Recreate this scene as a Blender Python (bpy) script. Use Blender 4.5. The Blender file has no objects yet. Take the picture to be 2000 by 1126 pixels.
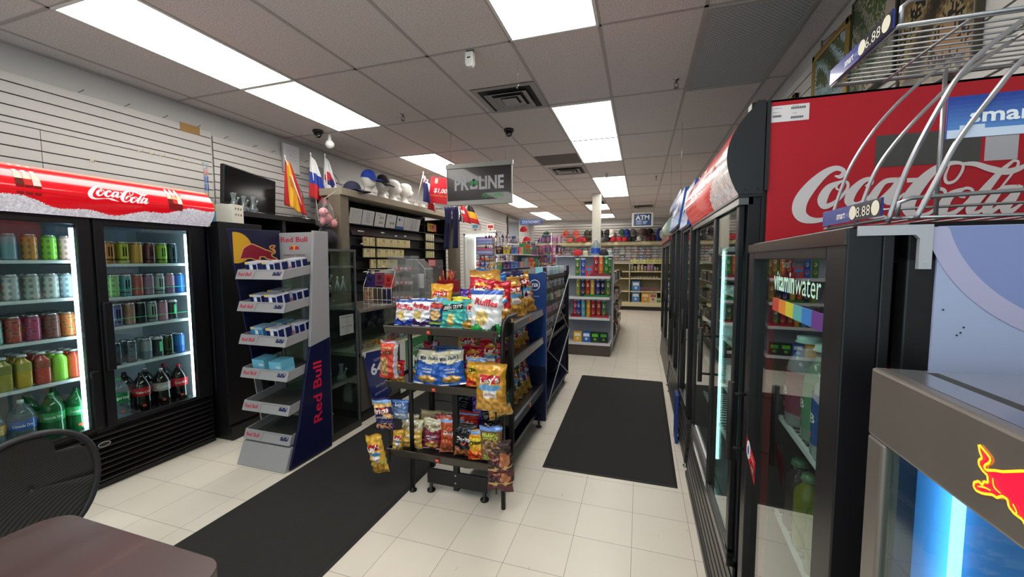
import bpy, bmesh, math, random
from math import sin, cos, pi, sqrt, radians
from mathutils import Vector, Matrix
random.seed(7)
SC = bpy.context.scene
COL = SC.collection

# ---------------------------------------------------------------- camera
RT = Vector((0.9521965, 0.3054671, -0.0034276)); UP = Vector((-0.0181791, 0.0678606, 0.9975292)); FW = Vector((-0.304945, 0.9497814, -0.0701698))
cam_data = bpy.data.cameras.new('camera'); cam = bpy.data.objects.new('camera', cam_data); COL.objects.link(cam)
M4 = Matrix((RT, UP, -FW)).transposed().to_4x4(); M4.translation = Vector((0, 0, 1.505))
cam.matrix_world = M4
cam_data.sensor_width = 36.0; cam_data.lens = 780.08 / 2000 * 36.0; cam_data.clip_start = 0.02; cam_data.clip_end = 100
SC.camera = cam
# ---------------------------------------------------------------- exposure, world
SC.view_settings.view_transform = 'Standard'; SC.view_settings.look = 'None'
SC.view_settings.exposure = 0.68; SC.view_settings.gamma = 1.0; SC.view_settings.use_curve_mapping = False
W = bpy.data.worlds.new('overcast_sky'); SC.world = W; W.use_nodes = True
W.node_tree.nodes['Background'].inputs[0].default_value = (0.80, 0.88, 1.0, 1)
W.node_tree.nodes['Background'].inputs[1].default_value = 1.5
LAMP = 6.2          # strength of the fluorescent ceiling panels

# ---------------------------------------------------------------- helpers
def C(h, a=1.0):
    h = h.lstrip('#'); v = [int(h[i:i+2], 16) / 255 for i in (0, 2, 4)]
    return tuple((x / 12.92 if x <= .04045 else ((x + .055) / 1.055) ** 2.4) for x in v) + (a,)
_M = {}
def mat(name, color='#888888', rough=.5, metal=0., emit=None, es=0., bump=0., bscale=200., coat=0., spec=.5, vcol=False, noise=0., nscale=8., alpha=1., trans=0., ior=1.45):
    if name in _M: return _M[name]
    m = bpy.data.materials.new(name); m.use_nodes = True; nt = m.node_tree; N = nt.nodes; Lk = nt.links
    b = N['Principled BSDF']
    c = C(color) if isinstance(color, str) else color
    b.inputs['Base Color'].default_value = c
    b.inputs['Roughness'].default_value = rough; b.inputs['Metallic'].default_value = metal
    b.inputs['Specular IOR Level'].default_value = spec
    b.inputs['Coat Weight'].default_value = coat; b.inputs['Alpha'].default_value = alpha
    b.inputs['Transmission Weight'].default_value = trans; b.inputs['IOR'].default_value = ior
    src = None
    if vcol:                                   # printed colours of the piece x its own tint
        at = N.new('ShaderNodeAttribute'); at.attribute_name = 'Col'
        oi = N.new('ShaderNodeObjectInfo'); mx = N.new('ShaderNodeMix'); mx.data_type = 'RGBA'; mx.blend_type = 'MULTIPLY'
        mx.inputs[0].default_value = 1.0
        Lk.new(at.outputs['Color'], mx.inputs[6]); Lk.new(oi.outputs['Color'], mx.inputs[7]); src = mx.outputs[2]
    if noise:
        tc = N.new('ShaderNodeTexCoord'); no = N.new('ShaderNodeTexNoise'); no.inputs['Scale'].default_value = nscale; no.inputs['Detail'].default_value = 4
        Lk.new(tc.outputs['Object'], no.inputs['Vector'])
        mr = N.new('ShaderNodeMapRange'); mr.inputs[3].default_value = 1 - noise; mr.inputs[4].default_value = 1 + noise
        Lk.new(no.outputs[0], mr.inputs[0])
        m2 = N.new('ShaderNodeMix'); m2.data_type = 'RGBA'; m2.blend_type = 'MULTIPLY'; m2.inputs[0].default_value = 1.0
        if src: Lk.new(src, m2.inputs[6])
        else: m2.inputs[6].default_value = c
        Lk.new(mr.outputs[0], m2.inputs[7]); src = m2.outputs[2]
    if src: Lk.new(src, b.inputs['Base Color'])
    if bump:
        tc = N.new('ShaderNodeTexCoord'); no = N.new('ShaderNodeTexNoise'); no.inputs['Scale'].default_value = bscale
        bp = N.new('ShaderNodeBump'); bp.inputs['Strength'].default_value = bump; bp.inputs['Distance'].default_value = .002
        Lk.new(tc.outputs['Object'], no.inputs['Vector']); Lk.new(no.outputs[0], bp.inputs['Height']); Lk.new(bp.outputs[0], b.inputs['Normal'])
    if emit:
        b.inputs['Emission Color'].default_value = C(emit) if isinstance(emit, str) else emit
        b.inputs['Emission Strength'].default_value = es
        if vcol and emit == 'vcol': pass
    _M[name] = m; return m
def glassmat(name, tint='#ffffff', ior=1.45, rough=0.0, body=0.0, bodycol='#ffffff'):
    """thin sheet glass: straight-through transparency with a Fresnel reflection"""
    if name in _M: return _M[name]
    m = bpy.data.materials.new(name); m.use_nodes = True; nt = m.node_tree; N = nt.nodes; Lk = nt.links
    for n in list(N):
        if n.type != 'OUTPUT_MATERIAL': N.remove(n)
    out = [n for n in N if n.type == 'OUTPUT_MATERIAL'][0]
    fr = N.new('ShaderNodeFresnel'); ge = N.new('ShaderNodeNewGeometry')
    e = N.new('ShaderNodeMath'); e.operation = 'MULTIPLY_ADD'; e.inputs[1].default_value = -2; e.inputs[2].default_value = 1; Lk.new(ge.outputs['Backfacing'], e.inputs[0])
    pw = N.new('ShaderNodeMath'); pw.operation = 'POWER'; pw.inputs[0].default_value = ior; Lk.new(e.outputs[0], pw.inputs[1]); Lk.new(pw.outputs[0], fr.inputs[0])
    tr = N.new('ShaderNodeBsdfTransparent'); tr.inputs[0].default_value = C(tint)
    gl = N.new('ShaderNodeBsdfGlossy'); gl.inputs['Roughness'].default_value = rough; gl.inputs[0].default_value = (1, 1, 1, 1)
    mx = N.new('ShaderNodeMixShader'); base = tr.outputs[0]
    if body:
        df = N.new('ShaderNodeBsdfDiffuse'); df.inputs[0].default_value = C(bodycol)
        m0 = N.new('ShaderNodeMixShader'); m0.inputs[0].default_value = body
        Lk.new(tr.outputs[0], m0.inputs[1]); Lk.new(df.outputs[0], m0.inputs[2]); base = m0.outputs[0]
    Lk.new(fr.outputs[0], mx.inputs[0]); Lk.new(base, mx.inputs[1]); Lk.new(gl.outputs[0], mx.inputs[2]); Lk.new(mx.outputs[0], out.inputs[0])
    _M[name] = m; return m

WHITE = (1, 1, 1, 1)
class MB:
    """collects shapes, then links them as ONE mesh object"""
    def __init__(s, thing=None, world=False):
        s.v = []; s.f = []; s.mi = []; s.fc = []; s.x = Matrix.Identity(4); s.m = 0; s.c = WHITE; s.sm = []; s.smooth = False
        s.w = thing.matrix_world.inverted() if (thing is not None and world) else None
    def P(s, p):
        s.v.append(s.x @ Vector(p)); return len(s.v) - 1
    def F(s, idx, c=None, m=None, sm=None):
        s.f.append(tuple(idx)); s.mi.append(s.m if m is None else m); s.fc.append(c or s.c); s.sm.append(s.smooth if sm is None else sm)
    def poly(s, pts, c=None, m=None): s.F([s.P(p) for p in pts], c, m)
    def box(s, a, b, c=None, m=None):
        x0, y0, z0 = a; x1, y1, z1 = b
        x0, x1 = min(x0, x1), max(x0, x1); y0, y1 = min(y0, y1), max(y0, y1); z0, z1 = min(z0, z1), max(z0, z1)
        i = [s.P(p) for p in ((x0,y0,z0),(x1,y0,z0),(x1,y1,z0),(x0,y1,z0),(x0,y0,z1),(x1,y0,z1),(x1,y1,z1),(x0,y1,z1))]
        for q in ((0,3,2,1),(4,5,6,7),(0,1,5,4),(1,2,6,5),(2,3,7,6),(3,0,4,7)): s.F([i[k] for k in q], c, m, False)
        return s
    def cbox(s, ctr, size, c=None, m=None):
        return s.box([ctr[k] - size[k] / 2 for k in range(3)], [ctr[k] + size[k] / 2 for k in range(3)], c, m)
    def prism(s, pts, axis, a, b, c=None, m=None):
        """pts 2D outline (ccw), extruded along axis from a to b; axis 0: pts=(y,z) 1: (x,z) 2: (x,y)"""
        def mk(p, t): return ((t, p[0], p[1]), (p[0], t, p[1]), (p[0], p[1], t))[axis]
        A = [s.P(mk(p, a)) for p in pts]; Bq = [s.P(mk(p, b)) for p in pts]; n = len(pts)
        s.F(A[::-1] if axis != 1 else A, c, m, False); s.F(Bq if axis != 1 else Bq[::-1], c, m, False)
        for k in range(n):
            q = [A[k], A[(k+1) % n], Bq[(k+1) % n], Bq[k]]
            s.F(q if axis != 1 else q[::-1], c, m)
        return s
    def tube(s, pts, r, n=8, closed=False, c=None, m=None, caps=True):
        pts = [Vector(p) for p in pts]; rings = []; N = len(pts); sm = True
        t0 = (pts[1] - pts[0]).normalized(); u = t0.orthogonal().normalized(); prev = t0
        for i, p in enumerate(pts):
            if closed: t = (pts[(i+1) % N] - pts[i-1]).normalized()
            else: t = (pts[min(i+1, N-1)] - pts[max(i-1, 0)]).normalized()
            q = prev.rotation_difference(t); u = (q @ u).normalized(); prev = t; w = t.cross(u)
            rr = r[i] if isinstance(r, (list, tuple)) else r
            rings.append([s.P(p + (u * cos(2*pi*k/n) + w * sin(2*pi*k/n)) * rr) for k in range(n)])
        for i in range(N if closed else N - 1):
            A = rings[i]; Bq = rings[(i+1) % N]
            for k in range(n): s.F([A[k], A[(k+1) % n], Bq[(k+1) % n], Bq[k]], c, m, sm)
        if caps and not closed: s.F(rings[0][::-1], c, m, False); s.F(rings[-1], c, m, False)
        return s
    def lathe(s, prof, n=20, o=(0, 0, 0), cols=None, mats=None, sm=True, caps=True, sq=0., cf=None):
        """prof [(r,z)]; cols/mats per segment; sq squares the section"""
        rings = []
        for r, z in prof:
            rg = []
            for k in range(n):
                a = 2*pi*k/n; rr = r
                if sq: rr = r / (abs(cos(a))**sq_p + abs(sin(a))**sq_p) ** (1/sq_p) * (1 - .1*0)
                rg.append(s.P((o[0] + rr*cos(a), o[1] + rr*sin(a), o[2] + z)))
            rings.append(rg)
        for i in range(len(prof) - 1):
            for k in range(n):
                c = cols[i] if cols else (cf(i, (k + .5) / n) if cf else None)
                s.F([rings[i][k], rings[i][(k+1) % n], rings[i+1][(k+1) % n], rings[i+1][k]], c, mats[i] if mats else None, sm)
        if caps:
            if prof[0][0] > 1e-5: s.F(rings[0][::-1], cols[0] if cols else None, mats[0] if mats else None, False)
            if prof[-1][0] > 1e-5: s.F(rings[-1], cols[-1] if cols else None, mats[-1] if mats else None, False)
        return s
    def text(s, t, o, xd=(1,0,0), yd=(0,0,1), h=.1, w=None, c=None, m=None, al='C', bold=0., it=0., lift=0., fn=None):
        """lettering in the plane o + x*xd + y*yd, cap height h, optional total width w"""
        vs, fs, x0, x1, y0, y1 = text_shape(t, bold)
        k = h / .73; kx = (w / (x1 - x0)) if w else k
        xd = Vector(xd); yd = Vector(yd); o = Vector(o); nrm = xd.cross(yd).normalized() * lift
        off = {'C': (x0+x1)/2, 'L': x0, 'R': x1}[al]; base = len(s.v)
        for (x, y) in vs:
            X = (x - off) * kx + it * y * k; Y = y * k
            p = fn(X, Y) if fn else o + xd * X + yd * Y + nrm
            s.P(p)
        for f in fs: s.F([base + i for i in f], c, m, False)
        return s
    def shape2d(s, poly, fn, c=None, m=None):
        tri = tess(poly); base = len(s.v)
        for p in poly: s.P(fn(*p))
        for f in tri: s.F([base + i for i in f], c, m, False)
        return s
    def build(s, name, mats, parent=None, bevel=0., subsurf=0, smooth_angle=None):
        me = bpy.data.meshes.new(name)
        vs = [tuple(s.w @ v) for v in s.v] if s.w else [tuple(v) for v in s.v]
        me.from_pydata(vs, [], s.f)
        if not isinstance(mats, (list, tuple)): mats = [mats]
        for m in mats: me.materials.append(m)
        me.polygons.foreach_set('material_index', s.mi); me.polygons.foreach_set('use_smooth', s.sm)
        ca = me.color_attributes.new('Col', 'FLOAT_COLOR', 'CORNER'); buf = []
        for f, c in zip(s.f, s.fc): buf.extend(list(c) * len(f))
        ca.data.foreach_set('color', buf)
        me.update()
        o = bpy.data.objects.new(name, me); COL.objects.link(o)
        if parent is not None: o.parent = parent
        if bevel:
            b = o.modifiers.new('bevel', 'BEVEL'); b.width = bevel; b.segments = 2; b.limit_method = 'ANGLE'; b.harden_normals = False
        if subsurf:
            b = o.modifiers.new('sub', 'SUBSURF'); b.levels = subsurf; b.render_levels = subsurf
        return o
sq_p = 4
def tess(poly):
    from mathutils.geometry import tessellate_polygon
    return tessellate_polygon([[Vector((p[0], p[1], 0)) for p in poly]])
_T = {}
def text_shape(t, bold=0.):
    key = (t, bold)
    if key in _T: return _T[key]
    cu = bpy.data.curves.new('t', 'FONT'); cu.body = t; cu.size = 1.0; cu.offset = bold; cu.resolution_u = 2; cu.fill_mode = 'FRONT' if hasattr(cu, 'fill_mode') else 'FRONT'
    ob = bpy.data.objects.new('t', cu); me = ob.to_mesh()
    vs = [(v.co.x, v.co.y) for v in me.vertices]; fs = [tuple(p.vertices) for p in me.polygons]
    ob.to_mesh_clear(); bpy.data.objects.remove(ob); bpy.data.curves.remove(cu)
    xs = [v[0] for v in vs]; ys = [v[1] for v in vs]
    _T[key] = (vs, fs, min(xs), max(xs), min(ys), max(ys)); return _T[key]
def tag(o, label=None, cat=None, group=None, kind=None):
    if label: o['label'] = label
    if cat: o['category'] = cat
    if group: o['group'] = group
    if kind: o['kind'] = kind
    return o
def empty(name, loc=(0, 0, 0), rz=0., label=None, cat=None, group=None, rx=0., ry=0.):
    o = bpy.data.objects.new(name, None); COL.objects.link(o); o.empty_display_size = .05
    o.location = loc; o.rotation_euler = (rx, ry, rz)
    o.matrix_world = Matrix.Translation(loc) @ o.rotation_euler.to_matrix().to_4x4()
    return tag(o, label, cat, group)
def kids(o): return [c for c in KIDS.get(o.name, [])]
KIDS = {}
def copy_tree(o, parent=None):
    c = o.copy(); COL.objects.link(c)
    if parent is not None: c.parent = parent
    for ch in list(o.children): copy_tree(ch, c)
    return c
def place(o, loc, rz=None, label=None, group=None, color=None, rot=None, scale=None):
    o.location = loc
    if rot is not None: o.rotation_euler = rot
    elif rz is not None: o.rotation_euler = (0, 0, rz)
    if scale is not None: o.scale = (scale,) * 3 if not isinstance(scale, (tuple, list)) else scale
    if label: o['label'] = label
    if group: o['group'] = group
    if color is not None: o.color = color
    return o
ORD = ['first', 'second', 'third', 'fourth', 'fifth', 'sixth', 'seventh', 'eighth', 'ninth', 'tenth', 'eleventh', 'twelfth', 'thirteenth', 'fourteenth', 'fifteenth', 'sixteenth', 'seventeenth', 'eighteenth', 'nineteenth', 'twentieth'] + ['twenty-' + q for q in ('first', 'second', 'third', 'fourth', 'fifth', 'sixth', 'seventh', 'eighth', 'ninth')] + ['thirtieth'] + ['thirty-' + q for q in ('first', 'second', 'third', 'fourth')]
def lerp(a, b, t): return a + (b - a) * t
def arc(cx, cy, r, a0, a1, n): return [(cx + r * cos(radians(lerp(a0, a1, k / n))), cy + r * sin(radians(lerp(a0, a1, k / n)))) for k in range(n + 1)]
def struct(o): o['kind'] = 'structure'; return o

# ---------------------------------------------------------------- common materials
black = mat('black_plastic', '#121215', .38, bump=.05)
blackmat = mat('black_matte', '#0c0c0e', .6)
blackgloss = mat('black_gloss', '#060608', .12)
steel = mat('brushed_steel', '#a8a8a6', .3, 1.)
chrome = mat('chrome', '#d8d8d8', .12, 1.)
greymetal = mat('grey_painted_metal', '#8f9192', .4, .3)
whitepl = mat('white_plastic', '#e6e6e2', .4)
paint = mat('printed_paint', rough=.5, vcol=True)
gloss = mat('glossy_print', rough=.22, vcol=True, coat=.3)
foil = mat('foil_film', rough=.26, vcol=True, metal=.15, bump=.5, bscale=38., coat=.2)
tin = mat('can_metal', '#c9c9cc', .22, 1.)
glass = glassmat('sheet_glass', '#e9f2ef')
clearpl = glassmat('clear_acrylic', '#f2f4f4', 1.45, .02, .06, '#ffffff')
ledmat = mat('led_tube', '#ffffff', .5, emit='#d8f0ff', es=9.)
paper = mat('paper', '#e4e4e0', .8)
# ================================================================ ROOM
XL, XR, YB, YF, ZC = -4.26, 1.16, 15.6, -1.3, 3.04
def floor_mat():
    m = bpy.data.materials.new('vinyl_tile'); m.use_nodes = True; N = m.node_tree.nodes; L = m.node_tree.links; b = N['Principled BSDF']
    g = N.new('ShaderNodeNewGeometry'); sx = N.new('ShaderNodeSeparateXYZ'); L.new(g.outputs['Position'], sx.inputs[0])
    def mth(op, a, bb=None, c=None):
        n = N.new('ShaderNodeMath'); n.operation = op
        for i, v in enumerate((a, bb, c)):
            if v is None: continue
            if isinstance(v, (int, float)): n.inputs[i].default_value = v
            else: L.new(v, n.inputs[i])
        return n.outputs[0]
    ux = mth('DIVIDE', mth('ADD', sx.outputs[0], .018 + 30.48), .3048); uy = mth('DIVIDE', mth('ADD', sx.outputs[1], 30.48 - 2.092), .3048)
    fx = mth('FRACT', ux); fy = mth('FRACT', uy)
    ex = mth('MINIMUM', fx, mth('SUBTRACT', 1, fx)); ey = mth('MINIMUM', fy, mth('SUBTRACT', 1, fy)); e = mth('MINIMUM', ex, ey)
    line = mth('LESS_THAN', e, .0048)
    cb = N.new('ShaderNodeCombineXYZ'); L.new(mth('FLOOR', ux), cb.inputs[0]); L.new(mth('FLOOR', uy), cb.inputs[1])
    wn = N.new('ShaderNodeTexWhiteNoise'); wn.noise_dimensions = '2D'; L.new(cb.outputs[0], wn.inputs[0])
    tone = mth('MULTIPLY_ADD', wn.outputs[0], .06, .97)
    no = N.new('ShaderNodeTexNoise'); no.inputs['Scale'].default_value = 3.; no.inputs['Detail'].default_value = 6; L.new(g.outputs['Position'], no.inputs['Vector'])
    tone = mth('MULTIPLY', tone, mth('MULTIPLY_ADD', no.outputs[0], .16, .92))
    # scuffs: thin dark streaks in patches
    mp = N.new('ShaderNodeMapping'); mp.inputs['Rotation'].default_value = (0, 0, .5); mp.inputs['Scale'].default_value = (26, 6, 1); L.new(g.outputs['Position'], mp.inputs[0])
    n2 = N.new('ShaderNodeTexNoise'); n2.inputs['Scale'].default_value = 1.; n2.inputs['Detail'].default_value = 8; n2.inputs['Roughness'].default_value = .7; L.new(mp.outputs[0], n2.inputs['Vector'])
    n3 = N.new('ShaderNodeTexNoise'); n3.inputs['Scale'].default_value = 2.2; L.new(g.outputs['Position'], n3.inputs['Vector'])
    st = mth('MULTIPLY', mth('GREATER_THAN', n2.outputs[0], .66), mth('GREATER_THAN', n3.outputs[0], .52))
    base = N.new('ShaderNodeMix'); base.data_type = 'RGBA'; base.blend_type = 'MULTIPLY'; base.inputs[0].default_value = 1; base.inputs[6].default_value = C('#d2cbbd')
    L.new(tone, base.inputs[7])
    m1 = N.new('ShaderNodeMix'); m1.data_type = 'RGBA'; L.new(mth('MULTIPLY', st, .45), m1.inputs[0]); L.new(base.outputs[2], m1.inputs[6]); m1.inputs[7].default_value = C('#8d877e')
    m2 = N.new('ShaderNodeMix'); m2.data_type = 'RGBA'; L.new(mth('MULTIPLY', line, .8), m2.inputs[0]); L.new(m1.outputs[2], m2.inputs[6]); m2.inputs[7].default_value = C('#6f6a62')
    L.new(m2.outputs[2], b.inputs['Base Color']); b.inputs['Roughness'].default_value = .38
    L.new(mth('MULTIPLY_ADD', no.outputs[0], .25, .25), b.inputs['Roughness'])
    return m
def ceil_mat():
    m = bpy.data.materials.new('ceiling_tile'); m.use_nodes = True; N = m.node_tree.nodes; L = m.node_tree.links; b = N['Principled BSDF']
    g = N.new('ShaderNodeNewGeometry')
    n = N.new('ShaderNodeTexNoise'); n.inputs['Scale'].default_value = 150; n.inputs['Detail'].default_value = 4; L.new(g.outputs['Position'], n.inputs['Vector'])
    r = N.new('ShaderNodeValToRGB'); r.color_ramp.elements[0].position = .36; r.color_ramp.elements[0].color = C('#b8aca8'); r.color_ramp.elements[1].position = .5; r.color_ramp.elements[1].color = C('#e6dcd9')
    L.new(n.outputs[0], r.inputs[0]); L.new(r.outputs[0], b.inputs['Base Color']); b.inputs['Roughness'].default_value = .9; b.inputs['Specular IOR Level'].default_value = .1
    return m
wallm = mat('wall_paint', '#b9b8b6', .8, noise=.03, nscale=2.)
wallw = mat('white_wall_paint', '#d6d5d0', .8)
struct(MB().box((XL - .1, YF - .1, -.06), (XR + .1, YB + .1, 0)).build('floor', floor_mat()))
struct(MB().box((XL - .1, YF - .1, ZC), (XR + .1, YB + .1, ZC + .06)).build('ceiling', ceil_mat()))
struct(MB().box((XL - .1, YF - .1, 0), (XL, YB + .1, ZC)).build('wall_left', wallm))
struct(MB().box((XR, YF - .1, 0), (XR + .1, YB + .1, ZC)).build('wall_right', wallm))
struct(MB().box((XL, YB, 0), (XR, YB + .1, ZC)).build('wall_back', wallm))
w = MB()
w.box((XL, YF - .1, 0), (XR, YF, .7)); w.box((XL, YF - .1, 2.6), (XR, YF, ZC)); w.box((XL, YF - .1, .7), (-3.9, YF, 2.6)); w.box((.9, YF - .1, .7), (XR, YF, 2.6)); w.box((-1.6, YF - .1, .7), (-1.45, YF, 2.6))
struct(w.build('wall_front', wallm))
for k, (a, b_) in enumerate(((-3.9, -1.6), (-1.45, .9))):
    wf = MB()
    wf.box((a, YF - .08, .7), (a + .05, YF - .02, 2.6)); wf.box((b_ - .05, YF - .08, .7), (b_, YF - .02, 2.6)); wf.box((a, YF - .08, .7), (b_, YF - .02, .75)); wf.box((a, YF - .08, 2.55), (b_, YF - .02, 2.6))
    wo = struct(wf.build('window_%d' % (k + 1), greymetal))
    MB().box((a + .05, YF - .055, .75), (b_ - .05, YF - .05, 2.55)).build('window_glass', glass, wo)
# ceiling grid
gm = mat('grid_white', '#b5aba8', .6)
GX = [-4.05, -3.435, -2.825, -2.205, -1.555, -.895, -.285, .355, .985]; GY = [2.775 + 1.222 * k for k in range(-3, 11)]
g = MB()
for x in GX: g.box((x - .012, YF, ZC - .004), (x + .012, YB, ZC))
for y in GY: g.box((XL, y - .012, ZC - .004), (XR, y + .012, ZC))
g.box((XL, YF, ZC - .012), (XL + .02, YB, ZC)); g.box((XR - .02, YF, ZC - .012), (XR, YB, ZC))
struct(g.build('trim_1', gm))
# ceiling lights
diff = mat('light_diffuser', '#f2f4ea', .6, emit='#fffaf3', es=LAMP)
fr = MB(); fr.box((-.305, -.61, -.006), (-.285, .61, 0)); fr.box((.285, -.61, -.006), (.305, .61, 0)); fr.box((-.285, -.61, -.006), (.285, -.59, 0)); fr.box((-.285, .59, -.006), (.285, .61, 0))
L0 = empty('ceiling_light', (0, 0, 0)); fr.build('frame', whitepl, L0)
MB().box((-.29, -.595, -.003), (.29, .595, -.001)).build('diffuser', diff, L0)
LP = []
for x, lab in ((-3.13, 'left'),):
    for y, t in ((-.27-1.22, 'behind the camera'), (-.27, 'nearest the windows'), (2.165, 'long one at the top left above the cooler'), (3.386, 'just before the left dome camera'), (5.83, 'above the mannequin heads'), (7.05, 'half hidden by the black sign'), (9.5, 'just right of the hanging black sign'), (10.72, 'second one right of the black sign'), (13.16, 'above the small blue hanging sign'), (14.4, 'farthest of the left row')): LP.append((x, y, 'left row', t))
for x, y, t in ((-.59, -.3, 'behind the camera'), (-.59, .95, 'overhead near the storefront'), (-.59, 2.17, 'big one at the top centre'), (-.59, 4.655, 'nearer of the pair past the first air vent'), (-.59, 5.876, 'farther of the pair past the first air vent'), (-.59, 8.28, 'nearer of the pair before the column'), (-.59, 9.5, 'farther of the pair before the column'), (-1.2, 11.94, 'behind the top of the white column'), (-1.2, 14.38, 'farthest light, near the back wall')): LP.append((x, y, 'middle row', t))
for i, (x, y, row, t) in enumerate(LP):
    o = L0 if i == 0 else copy_tree(L0)
    place(o, (x, y, ZC - .001), 0, 'fluorescent ceiling panel of the %s, %s' % (row, t), 'fluorescent ceiling panels'); o['category'] = 'light'
# white column
o = MB().box((-1.09, 9.5, 0), (-.9, 9.72, ZC)).build('trim_2', mat('column_paint', '#c2beb1', .6), bevel=.008); struct(o)
# slatwall on left wall
slat = mat('slat_panel', '#c6c3bf', .55, noise=.03, nscale=3.); groove = mat('slat_groove', '#3d302b', .8)
def slatwall(name, axis, fixed, a, b, z0, z1, step=.081, off=.0, seam=None, mm=slat, gh=.009):
    m = MB(); sg = .012
    def bx(u0, u1, za, zb, d0, d1, mi):
        if axis == 'x': m.box((fixed + d0, u0, za), (fixed + d1, u1, zb), m=mi)
        elif axis == '-x': m.box((fixed - d0, u0, za), (fixed - d1, u1, zb), m=mi)
        else: m.box((u0, fixed - d0, za), (u1, fixed - d1, zb), m=mi)
    bx(a, b, z0, z1, 0, .006, 1)
    z = z1 - off; top = z1
    while z > z0:
        bx(a, b, z + gh / 2, top, .006, .018, 0); top = z - gh / 2; z -= step
    bx(a, b, z0, top, .006, .018, 0)
    return struct(m.build(name, [mm, groove]))
slatwall('trim_3', 'x', XL, -.9, 3.07, 2.483, 2.83, off=.062)
slatwall('trim_4', 'x', XL, -.9, 1.815, .2, 2.476, off=.072)
slatwall('trim_5', 'x', XL, 1.819, 3.07, .2, 2.476, off=.072)
struct(MB().box((XL, -.9, 2.47), (XL + .007, 3.07, 2.49)).build('trim_10', groove))
slatwall('trim_6', 'x', XL, 3.09, 4.35, .2, 2.80, off=.062)
slatwall('trim_7', 'x', XL, 4.353, 9.2, .2, 2.70, off=.062)
slatwall('trim_8', 'x', XL, 9.203, YB - .05, .2, 2.72, off=.062)
slatwall('trim_9', '-x', XR, -.9, 5.3, 1.6, 2.9, off=.06, step=.1)
# nails / pegs along the top of the left slatwall, cardboard patch, slat hooks
nail = MB(); nail.tube([(0, 0, 0), (.05, .004, .012)], .0022, 6); nail.tube([(.05, .004, .012), (.054, .0045, .013)], .004, 8)
n0 = nail.build('nail', mat('dark_nail', '#3c3a38', .4, .8))
for i, y in enumerate((2.06, 2.36, 2.65, 2.94, 3.22, 3.56, 3.8, 4.02, 4.3)):
    o = n0 if i == 0 else copy_tree(n0)
    place(o, (XL, y, 2.842 if y < 3.07 else 2.815), 0, 'thin dark nail on the left wall above the slats, %s from the storefront' % ORD[i], 'nails above the left slatwall'); o['category'] = 'nail'
tag(MB().box((XL + .0175, 2.78, 2.765), (XL + .021, 2.96, 2.845)).build('cardboard_patch', mat('kraft_card', '#a5814f', .85)), 'brown cardboard rectangle stuck at the top of the left slatwall', 'cardboard')
hk = MB(); hk.tube([(0, 0, 0), (.012, 0, -.012), (.03, 0, -.018), (.045, 0, -.008), (.055, 0, .012)], .0022, 6); hk.box((0, -.012, -.012), (.003, .012, .012))
h0 = hk.build('slat_hook', mat('hook_clear', '#c8bfa8', .3))
for i, (y, z) in enumerate(((2.43, 2.485), (2.52, 2.485), (2.60, 2.485), (2.76, 2.485), (2.1, 2.322), (3.75, 2.47))):
    o = h0 if i == 0 else copy_tree(h0)
    place(o, (XL + .018, y, z), 0, ['pale slat hook, leftmost of the four in a row on the left slatwall', 'pale slat hook, second of the four in a row', 'pale slat hook, third of the four in a row', 'pale slat hook, rightmost of the four in a row', 'pale slat hook hanging alone above the cooler header', 'pale slat hook right of the television'][i], 'slat hooks'); o['category'] = 'hook'
# air vents, mesh grille, dark tile
ventm = mat('vent_paint', '#a8a3a0', .5); ventd = mat('vent_dark', '#2b2828', .7)
v0 = empty('ceiling_vent', (0, 0, 0))
m = MB(); m.box((-.3, -.3, -.004), (.3, .3, 0)); m.build('backing', ventd, v0)
def ringq(m, a, b, za, zb):
    for k in range(4):
        r = Matrix.Rotation(k * pi / 2, 4, 'Z'); pts = [r @ Vector(p) for p in ((-a, -a, za), (a, -a, za), (b, -b, zb), (-b, -b, zb))]
        i = [m.P(p) for p in pts]; m.F(i); j = [m.P(p + Vector((0, 0, .003))) for p in pts]; m.F(j[::-1])
m = MB(); ringq(m, .30, .25, -.006, -.008); m.build('frame', ventm, v0)
for a, b, za, zb in ((.20, .15, -.028, -.012), (.13, .085, -.032, -.016)):
    m = MB(); ringq(m, a, b, za, zb); ringq(m, a, a - .012, za - .001, za - .001); m.build('louver', ventm, v0)
m = MB(); m.box((-.07, -.07, -.03), (.07, .07, -.026)); m.build('centre_plate', ventm, v0)
for i, (x, y, l) in enumerate(((-1.2, 3.73, 'large square louvered air vent near the white motion sensor'), (-1.2, 6.95, 'small-looking louvered air vent beyond the dark return tile'), (-1.2, 11.0, 'farthest louvered air vent behind the white column'), (.05, 12.2, 'louvered air vent left of the cash machine sign'))):
    o = v0 if i == 0 else copy_tree(v0); place(o, (x, y, ZC - .001), 0, l, 'ceiling air vents'); o['category'] = 'vent'
tag(MB().box((-1.54, 5.87, ZC - .006), (-.91, 6.44, ZC)).build('return_tile', mat('dark_return', '#6b6160', .8)), 'dark brown perforated return-air tile in the ceiling', 'ceiling tile')
def mesh_mat():
    m = bpy.data.materials.new('eggcrate'); m.use_nodes = True; N = m.node_tree.nodes; L = m.node_tree.links; b = N['Principled BSDF']
    g = N.new('ShaderNodeNewGeometry'); bk = N.new('ShaderNodeTexBrick'); bk.inputs['Scale'].default_value = 1; bk.inputs['Brick Width'].default_value = .03; bk.inputs['Row Height'].default_value = .015; bk.inputs['Mortar Size'].default_value = .0035
    bk.inputs['Color1'].default_value = C('#77797c'); bk.inputs['Color2'].default_value = C('#7c7e80'); bk.inputs['Mortar'].default_value = C('#c4c6c8')
    L.new(g.outputs['Position'], bk.inputs['Vector']); L.new(bk.outputs[0], b.inputs['Base Color']); b.inputs['Roughness'].default_value = .6; return m
gr = empty('return_grille', (.67, 3.42, ZC)); tag(gr, 'large grey mesh return-air grille in the ceiling above the coolers', 'grille')
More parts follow.
